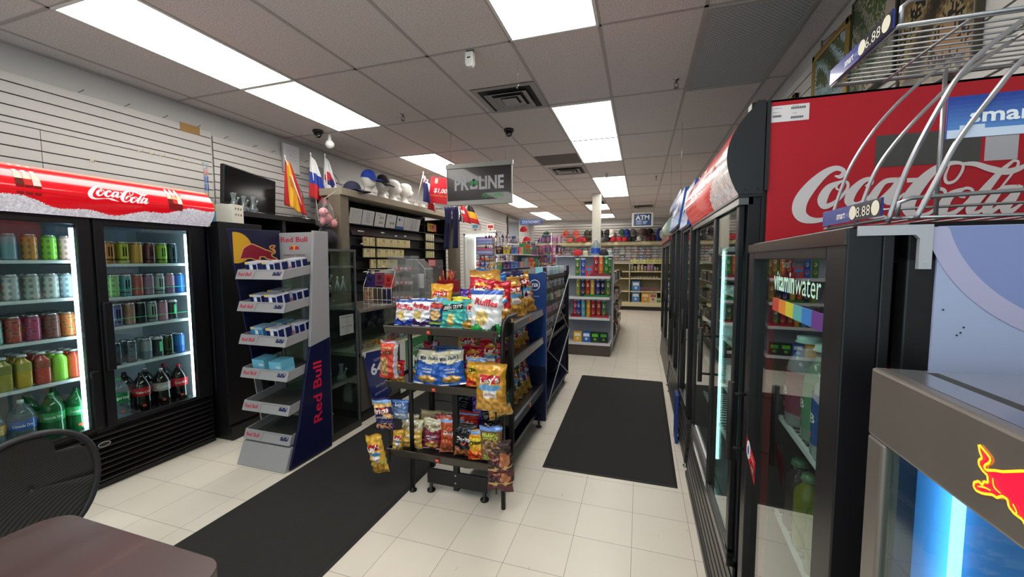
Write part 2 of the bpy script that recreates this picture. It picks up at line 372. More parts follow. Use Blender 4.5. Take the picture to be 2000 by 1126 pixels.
MB().box((-.28, -.6, -.008), (.28, .6, -.002)).build('mesh_panel', mesh_mat(), gr)
m = MB()
for a, b in (((-.31, -.63, -.014), (-.28, .63, 0)), ((.28, -.63, -.014), (.31, .63, 0)), ((-.28, -.63, -.014), (.28, -.6, 0)), ((-.28, .6, -.014), (.28, .63, 0))): m.box(a, b)
m.build('frame', ventm, gr)
tag(MB().box((-4.24, .98, ZC - .006), (-3.85, 1.5, ZC)).build('return_tile', mat('dark_return2', '#57504c', .8)), 'dark ceiling grille tile at the top left corner of the picture', 'ceiling tile')
# sprinklers
s0 = empty('sprinkler', (0, 0, 0)); MB().lathe([(.035, 0), (.03, -.008), (.012, -.014)], 16).build('escutcheon', chrome, s0)
m = MB(); m.lathe([(.009, -.01), (.009, -.035)], 10); m.tube([(-.018, 0, -.03), (-.02, 0, -.05), (0, 0, -.068)], .003, 6); m.tube([(.018, 0, -.03), (.02, 0, -.05), (0, 0, -.068)], .003, 6); m.lathe([(.02, -.068), (.022, -.072)], 12)
m.build('sprinkler_head', mat('old_brass', '#6b6660', .35, 1.), s0)
for i, (x, y, l) in enumerate(((-2.4, 3.75, 'between the two rows of lights'), (.264, 3.79, 'near the mesh grille'), (-.6, 7.4, 'behind the hanging black sign'), (.25, 7.9, 'above the far coolers'))):
    o = s0 if i == 0 else copy_tree(s0); place(o, (x, y, ZC), .5 * i, 'small metal fire sprinkler in the ceiling %s' % l, 'ceiling sprinklers'); o['category'] = 'sprinkler'
# motion sensor, dome cameras
o = empty('motion_sensor', (-1.215, 2.80, ZC)); tag(o, 'white motion sensor hanging from the ceiling grid', 'sensor')
m = MB(); m.lathe([(.03, 0), (.03, -.012)], 16); m.build('mount', greymetal, o)
m = MB(); m.prism([(-.032, -.02), (.032, -.02), (.032, -.1), (.02, -.125), (-.02, -.125), (-.032, -.1)], 1, -.028, .022); m.build('housing', whitepl, o, bevel=.008)
MB().box((-.012, -.031, -.068), (.012, -.028, -.060)).build('lens_slit', black, o)
d0 = empty('dome_camera', (-1.5, 4.57, ZC)); tag(d0, 'black dome security camera on the ceiling above the hanging black sign', 'security camera', 'dome cameras')
MB().lathe([(.0, 0), (.058, 0), (.06, -.02), (.05, -.034), (.046, -.036)], 24).build('base', black, d0)
MB().lathe([(.044, -.034), (.042, -.055), (.03, -.075), (.012, -.086), (0, -.088)], 24).build('dome', blackgloss, d0)
m = MB(); m.tube([(-.03, -.02, -.06), (-.015, -.036, -.074), (.01, -.038, -.076), (.03, -.026, -.062)], .004, 6); m.build('trim_ring', chrome, d0)
d1 = copy_tree(d0); place(d1, (-3.65, 3.90, ZC), .4, 'black dome camera on the ceiling above the television with a white bulb below')
o = empty("floodlight_bulb", (-3.60, 4.03, ZC)); tag(o, 'white round lamp bulb hanging under the left dome camera', 'bulb')
MB().lathe([(.02, 0), (.02, -.075), (.032, -.09)], 16).build('socket', whitepl, o); MB().lathe([(.032, -.09), (.05, -.115), (.052, -.14), (.035, -.17), (0, -.182)], 20).build('bulb', mat('frosted', '#e8e8e4', .3), o)
# ceiling hooks with thin wire
o = MB(); o.tube([(0, 0, 0), (0, 0, -.17)], .0012, 5); o.tube([(0, 0, -.17), (.008, 0, -.18), (0, 0, -.19), (-.008, 0, -.2), (0, 0, -.21)], .002, 5)
h1 = o.build('wire_hook', chrome); place(h1, (-.257, 3.567, ZC), 0, 'thin wire with a small curled hook hanging from the ceiling, right of the big light'); h1['category'] = 'hook'; h1['group'] = 'ceiling wire hooks'
h2 = copy_tree(h1); place(h2, (-.93, 3.06, ZC), 0, 'thin wire with curled hook hanging from the ceiling over the first air vent')
# ================================================================ GRAPHICS SHARED BY SEVERAL THINGS
def crom(pts, n=6):
    out = []; P = [pts[0]] + list(pts) + [pts[-1]]
    for i in range(1, len(P) - 2):
        a, b, c, d = P[i-1], P[i], P[i+1], P[i+2]
        for k in range(n):
            t = k / n
            out.append(tuple(.5 * (2*b[j] + (c[j]-a[j])*t + (2*a[j]-5*b[j]+4*c[j]-d[j])*t*t + (3*b[j]-a[j]-3*c[j]+d[j])*t**3) for j in range(len(b))))
    out.append(tuple(pts[-1])); return out
def ribbon(mb, pts, fn, c=None, m=None, n=5, wk=1., ln=None, l0=0):
    P = crom(pts, n); L = []; R = []
    for i, p in enumerate(P):
        q = P[min(i+1, len(P)-1)]; r = P[max(i-1, 0)]; dx, dy = q[0]-r[0], q[1]-r[1]; d = math.hypot(dx, dy) or 1; w = p[2] / 2 * wk; e = Vector(ln) * ((l0 + i) * 3.5e-6) if ln else Vector((0, 0, 0))
        L.append(mb.P(Vector(fn(p[0] - dy/d*w, p[1] + dx/d*w)) + e)); R.append(mb.P(Vector(fn(p[0] + dy/d*w, p[1] - dx/d*w)) + e))
    for i in range(len(P) - 1): mb.F([R[i], R[i+1], L[i+1], L[i]], c, m, False)
_o = [(470,430,26),(390,465,60),(345,550,78),(365,610,50),(440,590,32),(520,510,24),(532,450,22),(495,425,22),(455,440,20),(450,480,16),(490,495,14)]
_a = [(890,478,40),(800,478,42),(735,560,62),(712,628,56),(765,622,32),(850,540,24),(885,490,30)]
_a2 = [(915,465,34),(870,550,62),(825,625,62),(870,645,36),(945,588,12)]
COKE = [
 [(430,372,10),(475,385,34),(497,345,34),(440,312,42),(360,335,62),(265,415,92),(185,520,112),(165,610,112),(200,680,86),(290,718,46),(420,714,26),(530,702,18),(620,702,34),(700,722,66),(780,750,40),(890,790,3)],
 _o,
 [(660,490,10),(700,475,34),(700,440,30),(640,450,44),(570,520,70),(548,595,70),(600,632,42),(680,590,22),(745,520,16)],
 _a, _a2,
 [(955,492,34),(1030,500,34)],
 [(1235,425,10),(1212,500,20),(1228,552,24),(1280,545,20),(1320,480,20),(1318,425,22),(1240,408,34),(1140,440,58),(1040,540,92),(978,650,104),(985,735,84),(1045,785,48),(1130,765,26),(1205,690,20),(1218,615,24),(1165,592,30),(1105,640,54),(1062,712,14)],
 [(1310,425,20),(1400,440,36),(1500,492,46),(1600,530,46),(1680,518,38),(1755,480,6)],
 [(p[0]+865, p[1]+188, p[2]) for p in _o],
 [(1640,455,18),(1570,520,36),(1480,640,62),(1395,765,66),(1412,812,40),(1480,780,20),(1570,650,16),(1655,520,16),(1668,470,18),(1635,455,18)],
 [(p[0]+782, p[1]+178, p[2]) for p in _a], [(p[0]+782, p[1]+178, p[2]) for p in _a2]]
def coke_script(mb, fn, c=WHITE, m=None, ln=(1, 0, 0)):
    """fn maps (0..1, height) with y up; drawn in a 1 wide box"""
    for k_, s_ in enumerate(COKE): ribbon(mb, [((x-120)/1640., -(y - .1*x - 500)/1640., w/1640.) for x, y, w in s_], fn, c, m, ln=ln, l0=k_*50)
# the charging bull: outline traced as one polygon (facing left), unit box 0..1
BULL = [(430,890),(470,850),(500,720),(540,560),(600,490),(700,405),(760,385),(860,440),(980,510),(1080,575),(1160,600),(1240,655),(1290,650),(1295,600),(1240,560),(1195,500),(1200,440),(1260,415),(1325,400),(1330,450),(1270,520),(1320,580),(1335,660),(1300,710),(1240,720),(1240,800),(1290,850),(1350,870),(1390,935),(1300,945),(1180,925),(1080,890),(1060,840),(980,825),(920,850),(945,900),(900,945),(830,950),(740,900),(690,890),(600,905),(520,905),(490,925),(470,900)]
BULLN = [((x-430)/960., (945-y)/960.) for x, y in BULL]
def bull(mb, fn, flip=False, c=C('#b3122f'), edge=C('#e8b32a'), m=None, em=None, ew=.028):
    pts = [((1-x) if flip else x, y) for x, y in BULLN]
    mb.shape2d(pts if not flip else pts[::-1], fn, c, m)
    cl = pts + [pts[0]]
    for i in range(len(pts)):
        ribbon(mb, [(cl[i][0], cl[i][1], ew), (cl[i+1][0], cl[i+1][1], ew)], lambda x, y: tuple(Vector(fn(x, y)) + Vector(fn_n) * .0006), edge, em if em is not None else m, n=1, ln=fn_n, l0=i*4)
fn_n = (0, 0, 0)
def planefn(o, xd, yd, s=1., lift=0.):
    o = Vector(o); xd = Vector(xd); yd = Vector(yd); n = xd.cross(yd).normalized() * lift
    return lambda x, y: tuple(o + xd * x * s + yd * y * s + n)
def disc(mb, ctr, r, xd, yd, c=None, m=None, n=32, a0=0., a1=2*pi, lift=0., ry=None):
    xd = Vector(xd); yd = Vector(yd); ctr = Vector(ctr) + xd.cross(yd).normalized() * lift; ry = ry or r
    pts = [ctr + xd * (r*cos(lerp(a0, a1, k/n))) + yd * (ry*sin(lerp(a0, a1, k/n))) for k in range(n + (a1 - a0 < 6.28))]
    mb.poly(pts, c, m)
# ================================================================ LEFT DRINK COOLER (two glass doors)
XC = -3.37
cz = empty('drink_cooler', (-3.75, 1.655, 0)); tag(cz, 'black two-door drink cooler with red illuminated header against the left wall', 'cooler')
def wb(t): return MB(t, True)
Y0, Y1 = .96, 2.355
m = wb(cz); m.box((-4.2, Y0, .06), (-4.16, Y1, 2.0)); m.box((-4.2, Y0, .06), (-3.42, Y0 + .035, 2.0)); m.box((-4.2, Y1 - .035, .06), (-3.42, Y1, 2.0)); m.box((-4.2, Y0, 1.78), (-3.42, Y1, 2.04)); m.box((-4.2, Y0, .06), (-3.42, Y1, .37))
m.build('cabinet', black, cz, bevel=.004)
m = wb(cz); m.box((-4.155, Y0 + .036, .375), (-4.15, Y1 - .036, 1.775)); m.box((-4.15, Y0 + .036, .372), (-3.43, Y1 - .036, .378)); m.box((-4.15, Y0 + .036, .38), (-3.43, Y0 + .04, 1.77)); m.box((-4.15, Y1 - .04, .38), (-3.43, Y1 - .036, 1.77)); m.box((-4.15, Y0 + .036, 1.77), (-3.43, Y1 - .036, 1.774))
m.build('liner', mat('cooler_liner', '#b9bfc4', .5), cz)
m = wb(cz); m.box((-3.43, 1.6, .37), (-3.39, 1.70, 1.78)); m.build('mullion', black, cz)
# louvred kick grille
m = wb(cz); m.box((-3.42, Y0, .03), (-3.40, Y1, .4))
for k in range(9): m.prism([(-3.40, .045 + .037*k), (-3.372, .05 + .037*k), (-3.365, .062 + .037*k), (-3.40, .075 + .037*k)], 1, Y0 + .02, Y1 - .02)
m.box((-3.41, Y0, 0.0), (-3.385, Y1, .035)); m.build('louver_grille', black, cz)
m = wb(cz); disc(m, (-3.362, 1.62, .30), .03, (0, 1, 0), (0, 0, 1), C('#0a0a0b'), ry=.014); m.tube([(-3.362, 1.62 + .032*cos(a*pi/12), .30 + .015*sin(a*pi/12)) for a in range(24)], .003, 6, closed=True, c=C('#8a8a8a')); m.build('maker_badge', gloss, cz)
# doors
for (a, b) in ((.97, 1.635), (1.65, 2.345)):
    g0, g1 = (a + .05, b - .065) if a < 1 else (a + .055, b - .115)
    m = wb(cz); m.box((-3.41, a, .40), (-3.37, g0, 1.785)); m.box((-3.41, g1, .40), (-3.37, b, 1.785)); m.box((-3.41, g0, .40), (-3.37, g1, .425)); m.box((-3.41, g0, 1.74), (-3.37, g1, 1.785))
    d = m.build('door', black, cz, bevel=.004)
    MB(cz, True).box((-3.394, g0, .425), (-3.389, g1, 1.74)).build('door_glass', glass, d)
    m = wb(cz)
    if a > 1: m.box((-3.37, a + .01, .78), (-3.345, a + .06, 1.24))
    else: m.box((-3.37, b - .06, .42), (-3.345, b - .02, .8))
    m.build('door_handle', black, d, bevel=.006)
# LED tubes
for y in (1.565, 2.236, 1.715): 
    if y == 1.715: continue
    MB(cz, True).box((-3.445, y, .42), (-3.43, y + .016, 1.72)).build('led_tube', ledmat, cz)
# shelves
wirew = mat('white_wire_shelf', '#d5d9db', .4)
SHR = [1.487, 1.254, 1.048, .775]; SHL = [1.512, 1.274, 1.025, .752]
for sh, a, b in [(z, 1.01, 1.60) for z in SHL] + [(z, 1.70, 2.30) for z in SHR]:
    m = wb(cz); m.box((-3.475, a, sh - .016), (-3.465, b, sh + .004))
    for k in range(24): yy = lerp(a, b, (k + .5) / 24); m.box((-4.1, yy - .0018, sh - .008), (-3.47, yy + .0018, sh - .004))
    for xx in (-3.6, -3.85, -4.08): m.box((xx, a, sh - .013), (xx + .006, b, sh - .008))
    m.build('wire_shelf', wirew, cz)
# header sign: convex red face with ice and bottles
hd = MB(cz, True); NS = 10; NY = 300
def hx(z):                                # profile of the curved header
    t = (z - 1.79) / .26; return -3.355 + .085 * sin(pi * min(max(t, 0), 1)) ** .8 + .02 * (1 - t)
def hface(y, t, lift=0.): 
    z = 1.785 + .27 * t; return (hx(z) + lift, y, z)
def ice(y):
    q = (y - Y0) / (Y1 - Y0)
    return .30 + .17 * cos(2*pi*q*1.0) ** 1 * (1 if True else 0) + .04 * sin(q*31) 
rnd = random.Random(3); ng = [[rnd.random() for _ in range(NY)] for _ in range(64)]
NT = 64
idx = [[hd.P(hface(lerp(Y0, Y1, j / NY), i / NT)) for j in range(NY + 1)] for i in range(NT + 1)]
for i in range(NT):
    for j in range(NY):
        y = lerp(Y0, Y1, (j + .5) / NY); t = (i + .5) / NT; top = ice(y) - .02 * (ng[0][j])
        if t < top: g = .50 + .25 * ng[i//2][j//2*2] + .22 * ng[i][j]; c = (g * .86, g * .8, g * .88, 1)
        elif t > .93: c = C('#f08070')
        else: c = C('#d8121f')
        hd.F([idx[i][j], idx[i][j+1], idx[i+1][j+1], idx[i+1][j]], c, 0, True)
hd.box((-4.1, Y0, 1.79), (-3.36, Y1, 2.045), c=C('#101012'), m=1)
for yy in (Y0, Y1):
    pr = [hface(yy, k / 12) for k in range(13)]; pr += [(-3.42, yy, 2.05), (-3.42, yy, 1.785)]; hd.poly(pr if yy == Y1 else pr[::-1], C('#141416'), 1)
def headermat():
    m = bpy.data.materials.new('backlit_header'); m.use_nodes = True; nt = m.node_tree; b = nt.nodes['Principled BSDF']
    at = nt.nodes.new('ShaderNodeAttribute'); at.attribute_name = 'Col'
    nt.links.new(at.outputs[0], b.inputs['Base Color']); nt.links.new(at.outputs[0], b.inputs['Emission Color']); b.inputs['Emission Strength'].default_value = .28; b.inputs['Roughness'].default_value = .18; b.inputs['Coat Weight'].default_value = .5
    return m
HM = headermat()
hs = hd.build('header_sign', [HM, black], cz)
m = MB(cz, True); coke_script(m, lambda x, y: hface(1.585 + .325 * x, .56 + y * 1.18, .003), C('#f4e8ea')); m.build('script_lettering', HM, hs)
for q0 in (1.30, 2.045):
    m = MB(cz, True); sc = .9 if q0 > 2 else 1.
    for k in range(3):
        y0 = q0 + k * .034 * sc
        for (t0, t1, w0, w1, cc) in ((.25, .45, .014, .0165, '#7a1a18'), (.45, .58, .0165, .0155, ['#5d2620', '#c0342c', '#d9c8c0'][k]), (.58, .72, .0155, .009, '#b5702a'), (.72, .88, .009, .006, '#f2e2e2')):
            t0 = .25 + (t0 - .25) * sc + .1; t1 = .25 + (t1 - .25) * sc + .1
            p = [hface(y0 - w0, t0, .003), hface(y0 + w0, t0, .003), hface(y0 + w1, t1, .003), hface(y0 - w1, t1, .003)]
            m.poly(p, C(cc))
    m.build('printed_bottles', HM, hs)

# ---------------------------------------------------------------- products: cans and bottles
def lum(c, k): return (c[0]*k, c[1]*k, c[2]*k, 1)
def can(name='drink_can', h=.158, r=.033, style='claw'):
    t = empty(name); m = MB(t)
    H = h
    prof = [(r*.82, 0), (r, .008)] + [(r, .008 + (H-.028) * k / 14) for k in range(1, 15)] + [(r*.86, H - .006)]
    NN = 28
    def cf(i, k):
        a = (k * 360) % 360; z = (i - 1) / 14.
        if i <= 0 or i >= 15: return C('#c8c8cc')
        if style == 'claw':
            if i in (1, 2, 3) : return C('#5b5b66') if i == 3 else (.75,.75,.78,1)
            front = abs(((a - FA + 180) % 360) - 180)
            if 6 <= i <= 12 and (front < 7 or 16 < front < 26): return C('#15151a')
            return WHITE
        if style == 'stripe': return (.55,.55,.6,1) if (i // 2) % 2 == 0 and int(a / 25) % 2 else WHITE
        if style == 'fruit':
            v = (math.sin(a*.07 + i*.9) + math.cos(i*1.7 - a*.11)) ; return (1,.75,.7,1) if v > .8 else ((.35,.8,.6,1) if v < -1.2 else WHITE)
        if style == 'twotone': return (1,1,1,1) if i > 6 else (.5,.6,.75,1)
        if style == 'outline':
            front = abs(((a - FA + 180) % 360) - 180)
            return (.1,.9,.3,1) if 5 <= i <= 12 and (8 < front < 14 or 22 < front < 28) else (.04,.05,.05,1)
        return WHITE
    m.lathe(prof, NN, cf=cf, caps=False); m.build('can_body', gloss, t)
    m = MB(t); m.lathe([(r*.86, H-.006), (r*.87, H), (r*.8, H), (r*.78, H-.004), (0, H-.004)], NN, caps=False); m.cbox((.004, 0, H-.002), (.02, .012, .002)); m.build('can_lid', tin, t)
    return t
FA = -17.
def setc(o, c, part=('can_body',)):
    for ch in o.children:
        if any(ch.name.startswith(p) for p in part): ch.color = c
CAN = {s_: can(style=s_) for s_ in ('claw', 'stripe', 'fruit', 'twotone', 'outline', 'plain')}
CANS = can(h=.122, r=.033, style='stripe')           # shorter can
USED = {}
def putc(key, loc, label, group, cat, colors=None, rz=0., tmpl=None, scale=None):
    """first use moves the builder's own piece, later uses copy it"""
    src = tmpl if tmpl is not None else CAN[key]
    if src.name in USED: o = copy_tree(USED[src.name])
    else: o = src; USED[src.name] = src
    place(o, loc, rz, label, group, scale=scale); o['category'] = cat
    if group is None and 'group' in o: del o['group']
    for ch in o.children:
        for p, c in (colors or {}).items():
            if ch.name.startswith(p): ch.color = c
    return o
def row(shelf, door, z, ys, specs, group, depth=3, dx=.07, x0=-3.512, cat='can'):
    for j, (y, (key, col, desc)) in enumerate(zip(ys, specs)):
        for d in range(depth):
            dep = 'front row' if d == 0 else ('second row back' if d == 1 else 'third row back' if d == 2 else 'fourth row back')
            lab = '%s can, %s from left, %s, %s shelf, %s cooler door' % (desc, ORD[j], dep, shelf, door)
            putc(key, (x0 - dx * d, y, z + .002), lab, group, cat, {'can_body': C(col)})
row('top', 'right', SHR[0], [1.79, 1.871, 1.953, 2.035, 2.115, 2.19], [('claw', '#c07a3e', 'orange clawed'), ('claw', '#b5ad2e', 'yellow clawed'), ('plain', '#cf9a45', 'golden'), ('claw', '#6b3230', 'dark red clawed'), ('claw', '#9bbf3c', 'lime clawed'), ('claw', '#2f4250', 'navy clawed')], 'tall cans on the top shelf behind the right door', 3)
row('second', 'right', SHR[1], [1.735, 1.805, 1.875, 1.945, 2.015, 2.085, 2.155, 2.225][1:], [('stripe', '#86b36a', 'green'), ('claw', '#5f8f93', 'teal'), ('plain', '#b0584c', 'brick red'), ('plain', '#8f6f86', 'mauve'), ('claw', '#9aa5a3', 'silver'), ('twotone', '#b07f95', 'pink and blue clawed'), ('plain', '#2a73c8', 'bright blue')], 'cans on the second shelf behind the right door', 5, .068)
row('third', 'right', SHR[2], [1.81, 1.885, 1.955, 2.025, 2.095, 2.165], [('claw', '#6a6690', 'violet'), ('plain', '#9b735f', 'brown'), ('plain', '#15181a', 'black'), ('claw', '#8b9390', 'grey green'), ('plain', '#b5808f', 'rose pink'), ('outline', '#ffffff', 'black and green outline')], 'cans on the third shelf behind the right door', 4, .068)
row('fourth', 'right', SHR[3], [1.79, 1.88, 1.975, 2.05, 2.12, 2.20], [('plain', '#1d2024', 'short black'), ('stripe', '#55595c', 'dark grey'), ('twotone', '#8d9090', 'silver'), ('outline', '#ffffff', 'black green-marked'), ('claw', '#3c4a2c', 'black and lime'), ('twotone', '#3f7fd0', 'blue and white')], 'cans on the fourth shelf behind the right door', 2)
row('top', 'left', SHL[0], [1.16, 1.245, 1.33, 1.415, 1.50, 1.578], [('twotone', '#c0704a', 'orange and white'), ('twotone', '#d8d8d8', 'white'), ('plain', '#7e9aa6', 'grey blue'), ('stripe', '#c98845', 'orange lettered'), ('stripe', '#8ccf43', 'lime lettered'), ('stripe', '#d8a9a0', 'peach lettered')], 'tall cans on the top shelf behind the left door', 1)
row('second', 'left', SHL[1], [1.16, 1.245, 1.325, 1.41, 1.495, 1.57], [('stripe', '#b9bec0', 'silver white'), ('stripe', '#c4c8c9', 'white'), ('stripe', '#b7b9ba', 'white and red'), ('stripe', '#aaa8a2', 'white and gold'), ('stripe', '#c0c8c4', 'pale green'), ('stripe', '#b4c8d4', 'pale blue')], 'white cans on the second shelf behind the left door', 3)
row('third', 'left', SHL[2], [1.16, 1.245, 1.32, 1.40, 1.485, 1.56], [('fruit', '#6fa9b5', 'teal fruit'), ('fruit', '#8fb3b0', 'aqua fruit'), ('fruit', '#b25a52', 'red fruit'), ('fruit', '#a8486e', 'magenta fruit'), ('fruit', '#8a5a55', 'maroon and green fruit'), ('fruit', '#e08a52', 'orange fruit')], 'fruit cans on the third shelf behind the left door', 4, .068)
# short straps of green plastic in front of cans
for z, n in ((SHR[1], 'second'), (SHR[2], 'third')):
    MB(cz, True).tube([(-3.472, 1.74, z + .055), (-3.470, 2.0, z + .057), (-3.472, 2.26, z + .055)], .0018, 6).build('shelf_strap', mat('green_strap', '#3fd27a', .4, emit='#1f7a3f', es=.0), cz)

def bottle(h, r, name='soda_bottle', prof=None, body=None, lab=None, labz=(.35, .6), cap='#e8e8e8', capr=.014, sticker=True, labcolor='#b01020', text=None, tcol='#ffffff', bodymat=None, sq=False, fill=None):
    t = empty(name); m = MB(t)
    prof = prof or [(.72, 0), (.94, .02), (1, .07), (1, .33), (.97, .36), (.97, .62), (1, .65), (.93, .72), (.72, .81), (.42, .89), (.27, .93), (.27, .965)]
    pr = [(a*r, b*h) for a, b in prof]; N_ = 28
    if sq:
        rings = []
        for rr, z in pr:
            k = rr / r; rg = []
            for q in range(N_):
                a = 2*pi*q/N_; f = 1 / (abs(cos(a))**5 + abs(sin(a))**5) ** .2 if k > .6 else 1.; rg.append(m.P((rr*f*cos(a)*.92, rr*f*sin(a)*.92, z)))
            rings.append(rg)
        for i in range(len(pr)-1):
            for q in range(N_): m.F([rings[i][q], rings[i][(q+1)%N_], rings[i+1][(q+1)%N_], rings[i+1][q]], None, 0, True)
    else: m.lathe(pr, N_, caps=True)
    m.build('bottle_body', bodymat, t)
    m = MB(t); k = .955; lr = r * (1.012 if not sq else 1.03)
    if lab:
        z0, z1 = labz
        if sq:
            for q in range(N_):
                pts = []
                for qq in (q, q+1):
                    a = 2*pi*qq/N_; f = 1 / (abs(cos(a))**5 + abs(sin(a))**5) ** .2; pts.append((lr*f*cos(a)*.92, lr*f*sin(a)*.92))
                m.F([m.P((*pts[0], z0*h)), m.P((*pts[1], z0*h)), m.P((*pts[1], z1*h)), m.P((*pts[0], z1*h))], None, 0, True)
        else: m.lathe([(lr, z0*h), (lr, z1*h)], N_, caps=False)
        lo = m.build('bottle_label', gloss, t)
        if text:
            m = MB(t); zc = (z0 + z1) / 2 * h; R_ = lr + .0012
            m.text(text, (0,0,0), h=.024 if len(text) < 7 else .017, w=min(r*1.5, .02*len(text)), bold=.01, fn=lambda X, Y: (R_*cos(X/R_ - .3), R_*sin(X/R_ - .3), zc - .010 + Y), c=C(tcol)); m.build('label_lettering', gloss, lo)
    m = MB(t); m.lathe([(capr, .945*h), (capr, h), (0, h)], 20, caps=False); m.lathe([(capr*1.12, .935*h), (capr*1.12, .945*h)], 20); m.build('bottle_cap', gloss, t)
    if sticker:
        m = MB(t); R_ = r + .001; m.text('-', (0,0,0), h=.0001, c=WHITE) if 0 else None
        for q in range(4):
            a0, a1 = -.45 + q*.09, -.45 + (q+1)*.09; m.poly([(R_*cos(a0), R_*sin(a0), .2*h), (R_*cos(a1), R_*sin(a1), .2*h), (R_*cos(a1), R_*sin(a1), .25*h), (R_*cos(a0), R_*sin(a0), .25*h)], C('#e8502a'))
        m.build('price_sticker', paint, t)
    return t
liq = {'cola': mat('cola_liquid', '#120806', .08, coat=.6), 'green': mat('green_pet', '#0f5a2c', .08, coat=.6), 'clear': glassmat('clear_pet', '#dfe9ee', 1.4, .03, .28, '#8fa0a8'), 'lime': mat('lime_pet', '#4c8a1e', .1, coat=.5)}
ti = mat('tinted_drink', rough=.15, vcol=True, coat=.5)
B_COLA = bottle(.305, .055, lab=1, labz=(.46, .66), text='Coke', bodymat=liq['cola'])
B_CC = bottle(.305, .055, lab=1, labz=(.46, .66), text='Coca-Cola', bodymat=liq['cola'])
B_SPR = bottle(.305, .055, lab=1, labz=(.44, .66), text='Sprite', bodymat=liq['clear'])
B_CD = bottle(.305, .055, lab=1, labz=(.44, .62), text='Canada Dry', bodymat=liq['green'])
B_W = bottle(.305, .058, lab=1, labz=(.44, .62), text='Canada Dry', bodymat=liq['clear'])
G5 = 'two-litre bottles on the cooler floor'
def pb(t, x, y, z, lab, g, cols, rz=0., cat='bottle', scale=None): return putc(None, (x, y, z), lab, g, cat, cols, rz, tmpl=t, scale=scale)
zb = .379
pb(B_SPR, -3.52, 1.80, zb, 'clear two-litre soda bottle with green label, leftmost behind the right door', G5, {'bottle_label': C('#1f7a3c'), 'bottle_cap': C('#1f8a3e')})
pb(B_CC, -3.52, 1.93, zb, 'two-litre cola bottle with black cap and red label, second behind right door', G5, {'bottle_label': C('#c01a22'), 'bottle_cap': C('#101010')})
pb(B_COLA, -3.52, 2.06, zb, 'two-litre diet cola bottle with silver label and white cap', G5, {'bottle_label': C('#b8a8a6'), 'label_lettering': C('#c01a22'), 'bottle_cap': C('#e8e8e8')})
pb(B_CC, -3.52, 2.185, zb, 'two-litre cola bottle with red cap and red label, rightmost', G5, {'bottle_label': C('#d01420'), 'bottle_cap': C('#d8202a')})
pb(B_CC, -3.65, 1.90, zb, 'two-litre cola bottle with black cap in the second row behind the right door', G5, {'bottle_label': C('#c01a22'), 'bottle_cap': C('#101010')})
pb(B_COLA, -3.65, 2.03, zb, 'two-litre diet cola bottle with white cap in the second row', G5, {'bottle_label': C('#b8a8a6'), 'bottle_cap': C('#e8e8e8')})
pb(B_CC, -3.65, 2.16, zb, 'two-litre cola bottle with red cap in the second row', G5, {'bottle_label': C('#d01420'), 'bottle_cap': C('#d8202a')})
pb(B_W, -3.52, 1.20, zb, 'clear two-litre bottle with yellow label at the left edge of the picture', G5, {'bottle_label': C('#d8a520'), 'bottle_cap': C('#e0e0e0')})
pb(B_W, -3.52, 1.325, zb, 'clear two-litre bottle with blue label and white cap behind the left door', G5, {'bottle_label': C('#2b5fb8'), 'bottle_cap': C('#e0e4e4')})
pb(B_CD, -3.52, 1.455, zb, 'green two-litre ginger ale bottle behind the left door, left of its twin', G5, {'bottle_label': C('#2f9a55'), 'bottle_cap': C('#3c9a66')})
pb(B_CD, -3.52, 1.575, zb, 'green two-litre ginger ale bottle at the right edge of the left door', G5, {'bottle_label': C('#3fae66'), 'bottle_cap': C('#204a30')})
for i, y in enumerate((1.40, 1.52)): pb(B_CD, -3.65, y, zb, 'green two-litre bottle in the second row, left door, %s' % ('left one' if i == 0 else 'right one'), G5, {'bottle_label': C('#2f9a55'), 'bottle_cap': C('#204a30')})
# juices
J = bottle(.20, .034, 'juice_bottle', prof=[(.86, 0), (.97, .03), (1, .06), (1, .7), (.95, .76), (.5, .86), (.5, .9)], bodymat=ti, lab=1, labz=(.5, .74), cap='#e8e8e8', capr=.019, sticker=False, sq=True)
J2 = bottle(.185, .034, 'juice_bottle', prof=[(.86, 0), (.97, .03), (1, .06), (1, .72), (.9, .8), (.5, .88), (.5, .92)], bodymat=ti, lab=None, capr=.019, sticker=False)
GJ = 'juice bottles on the fourth shelf behind the left door'
for y, c, l, d in ((1.18, '#b8a660', '#d8c890', 'pale yellow'), (1.265, '#a89a4a', '#8a8450', 'olive yellow'), (1.345, '#c0a03a', '#a8a050', 'golden'), (1.425, '#b8473c', '#8f4a3a', 'red')):
    for k in range(3): pb(J, -3.515 - .07*k, y, SHL[3] + .002, '%s square juice bottle with white cap, %s, left cooler door' % (d, ('front row', 'second row', 'third row')[k]), GJ, {'bottle_body': C(c), 'bottle_label': C(l), 'bottle_cap': C('#dcdcdc')})
for y, c, d in ((1.505, '#9be04a', 'lime green'), (1.575, '#e0593a', 'orange red')):
    for k in range(3): pb(J2, -3.515 - .07*k, y, SHL[3] + .002, '%s rounded juice bottle with white cap, %s, left cooler door' % (d, ('front row', 'second row', 'third row')[k]), GJ, {'bottle_body': C(c), 'bottle_cap': C('#dcdcdc')})
tag(MB().box((-3.366, 2.375, 1.79), (-3.363, 2.42, 1.83)).build('notice_card', paper), 'small white notice card at the right end of the red cooler header', 'card')
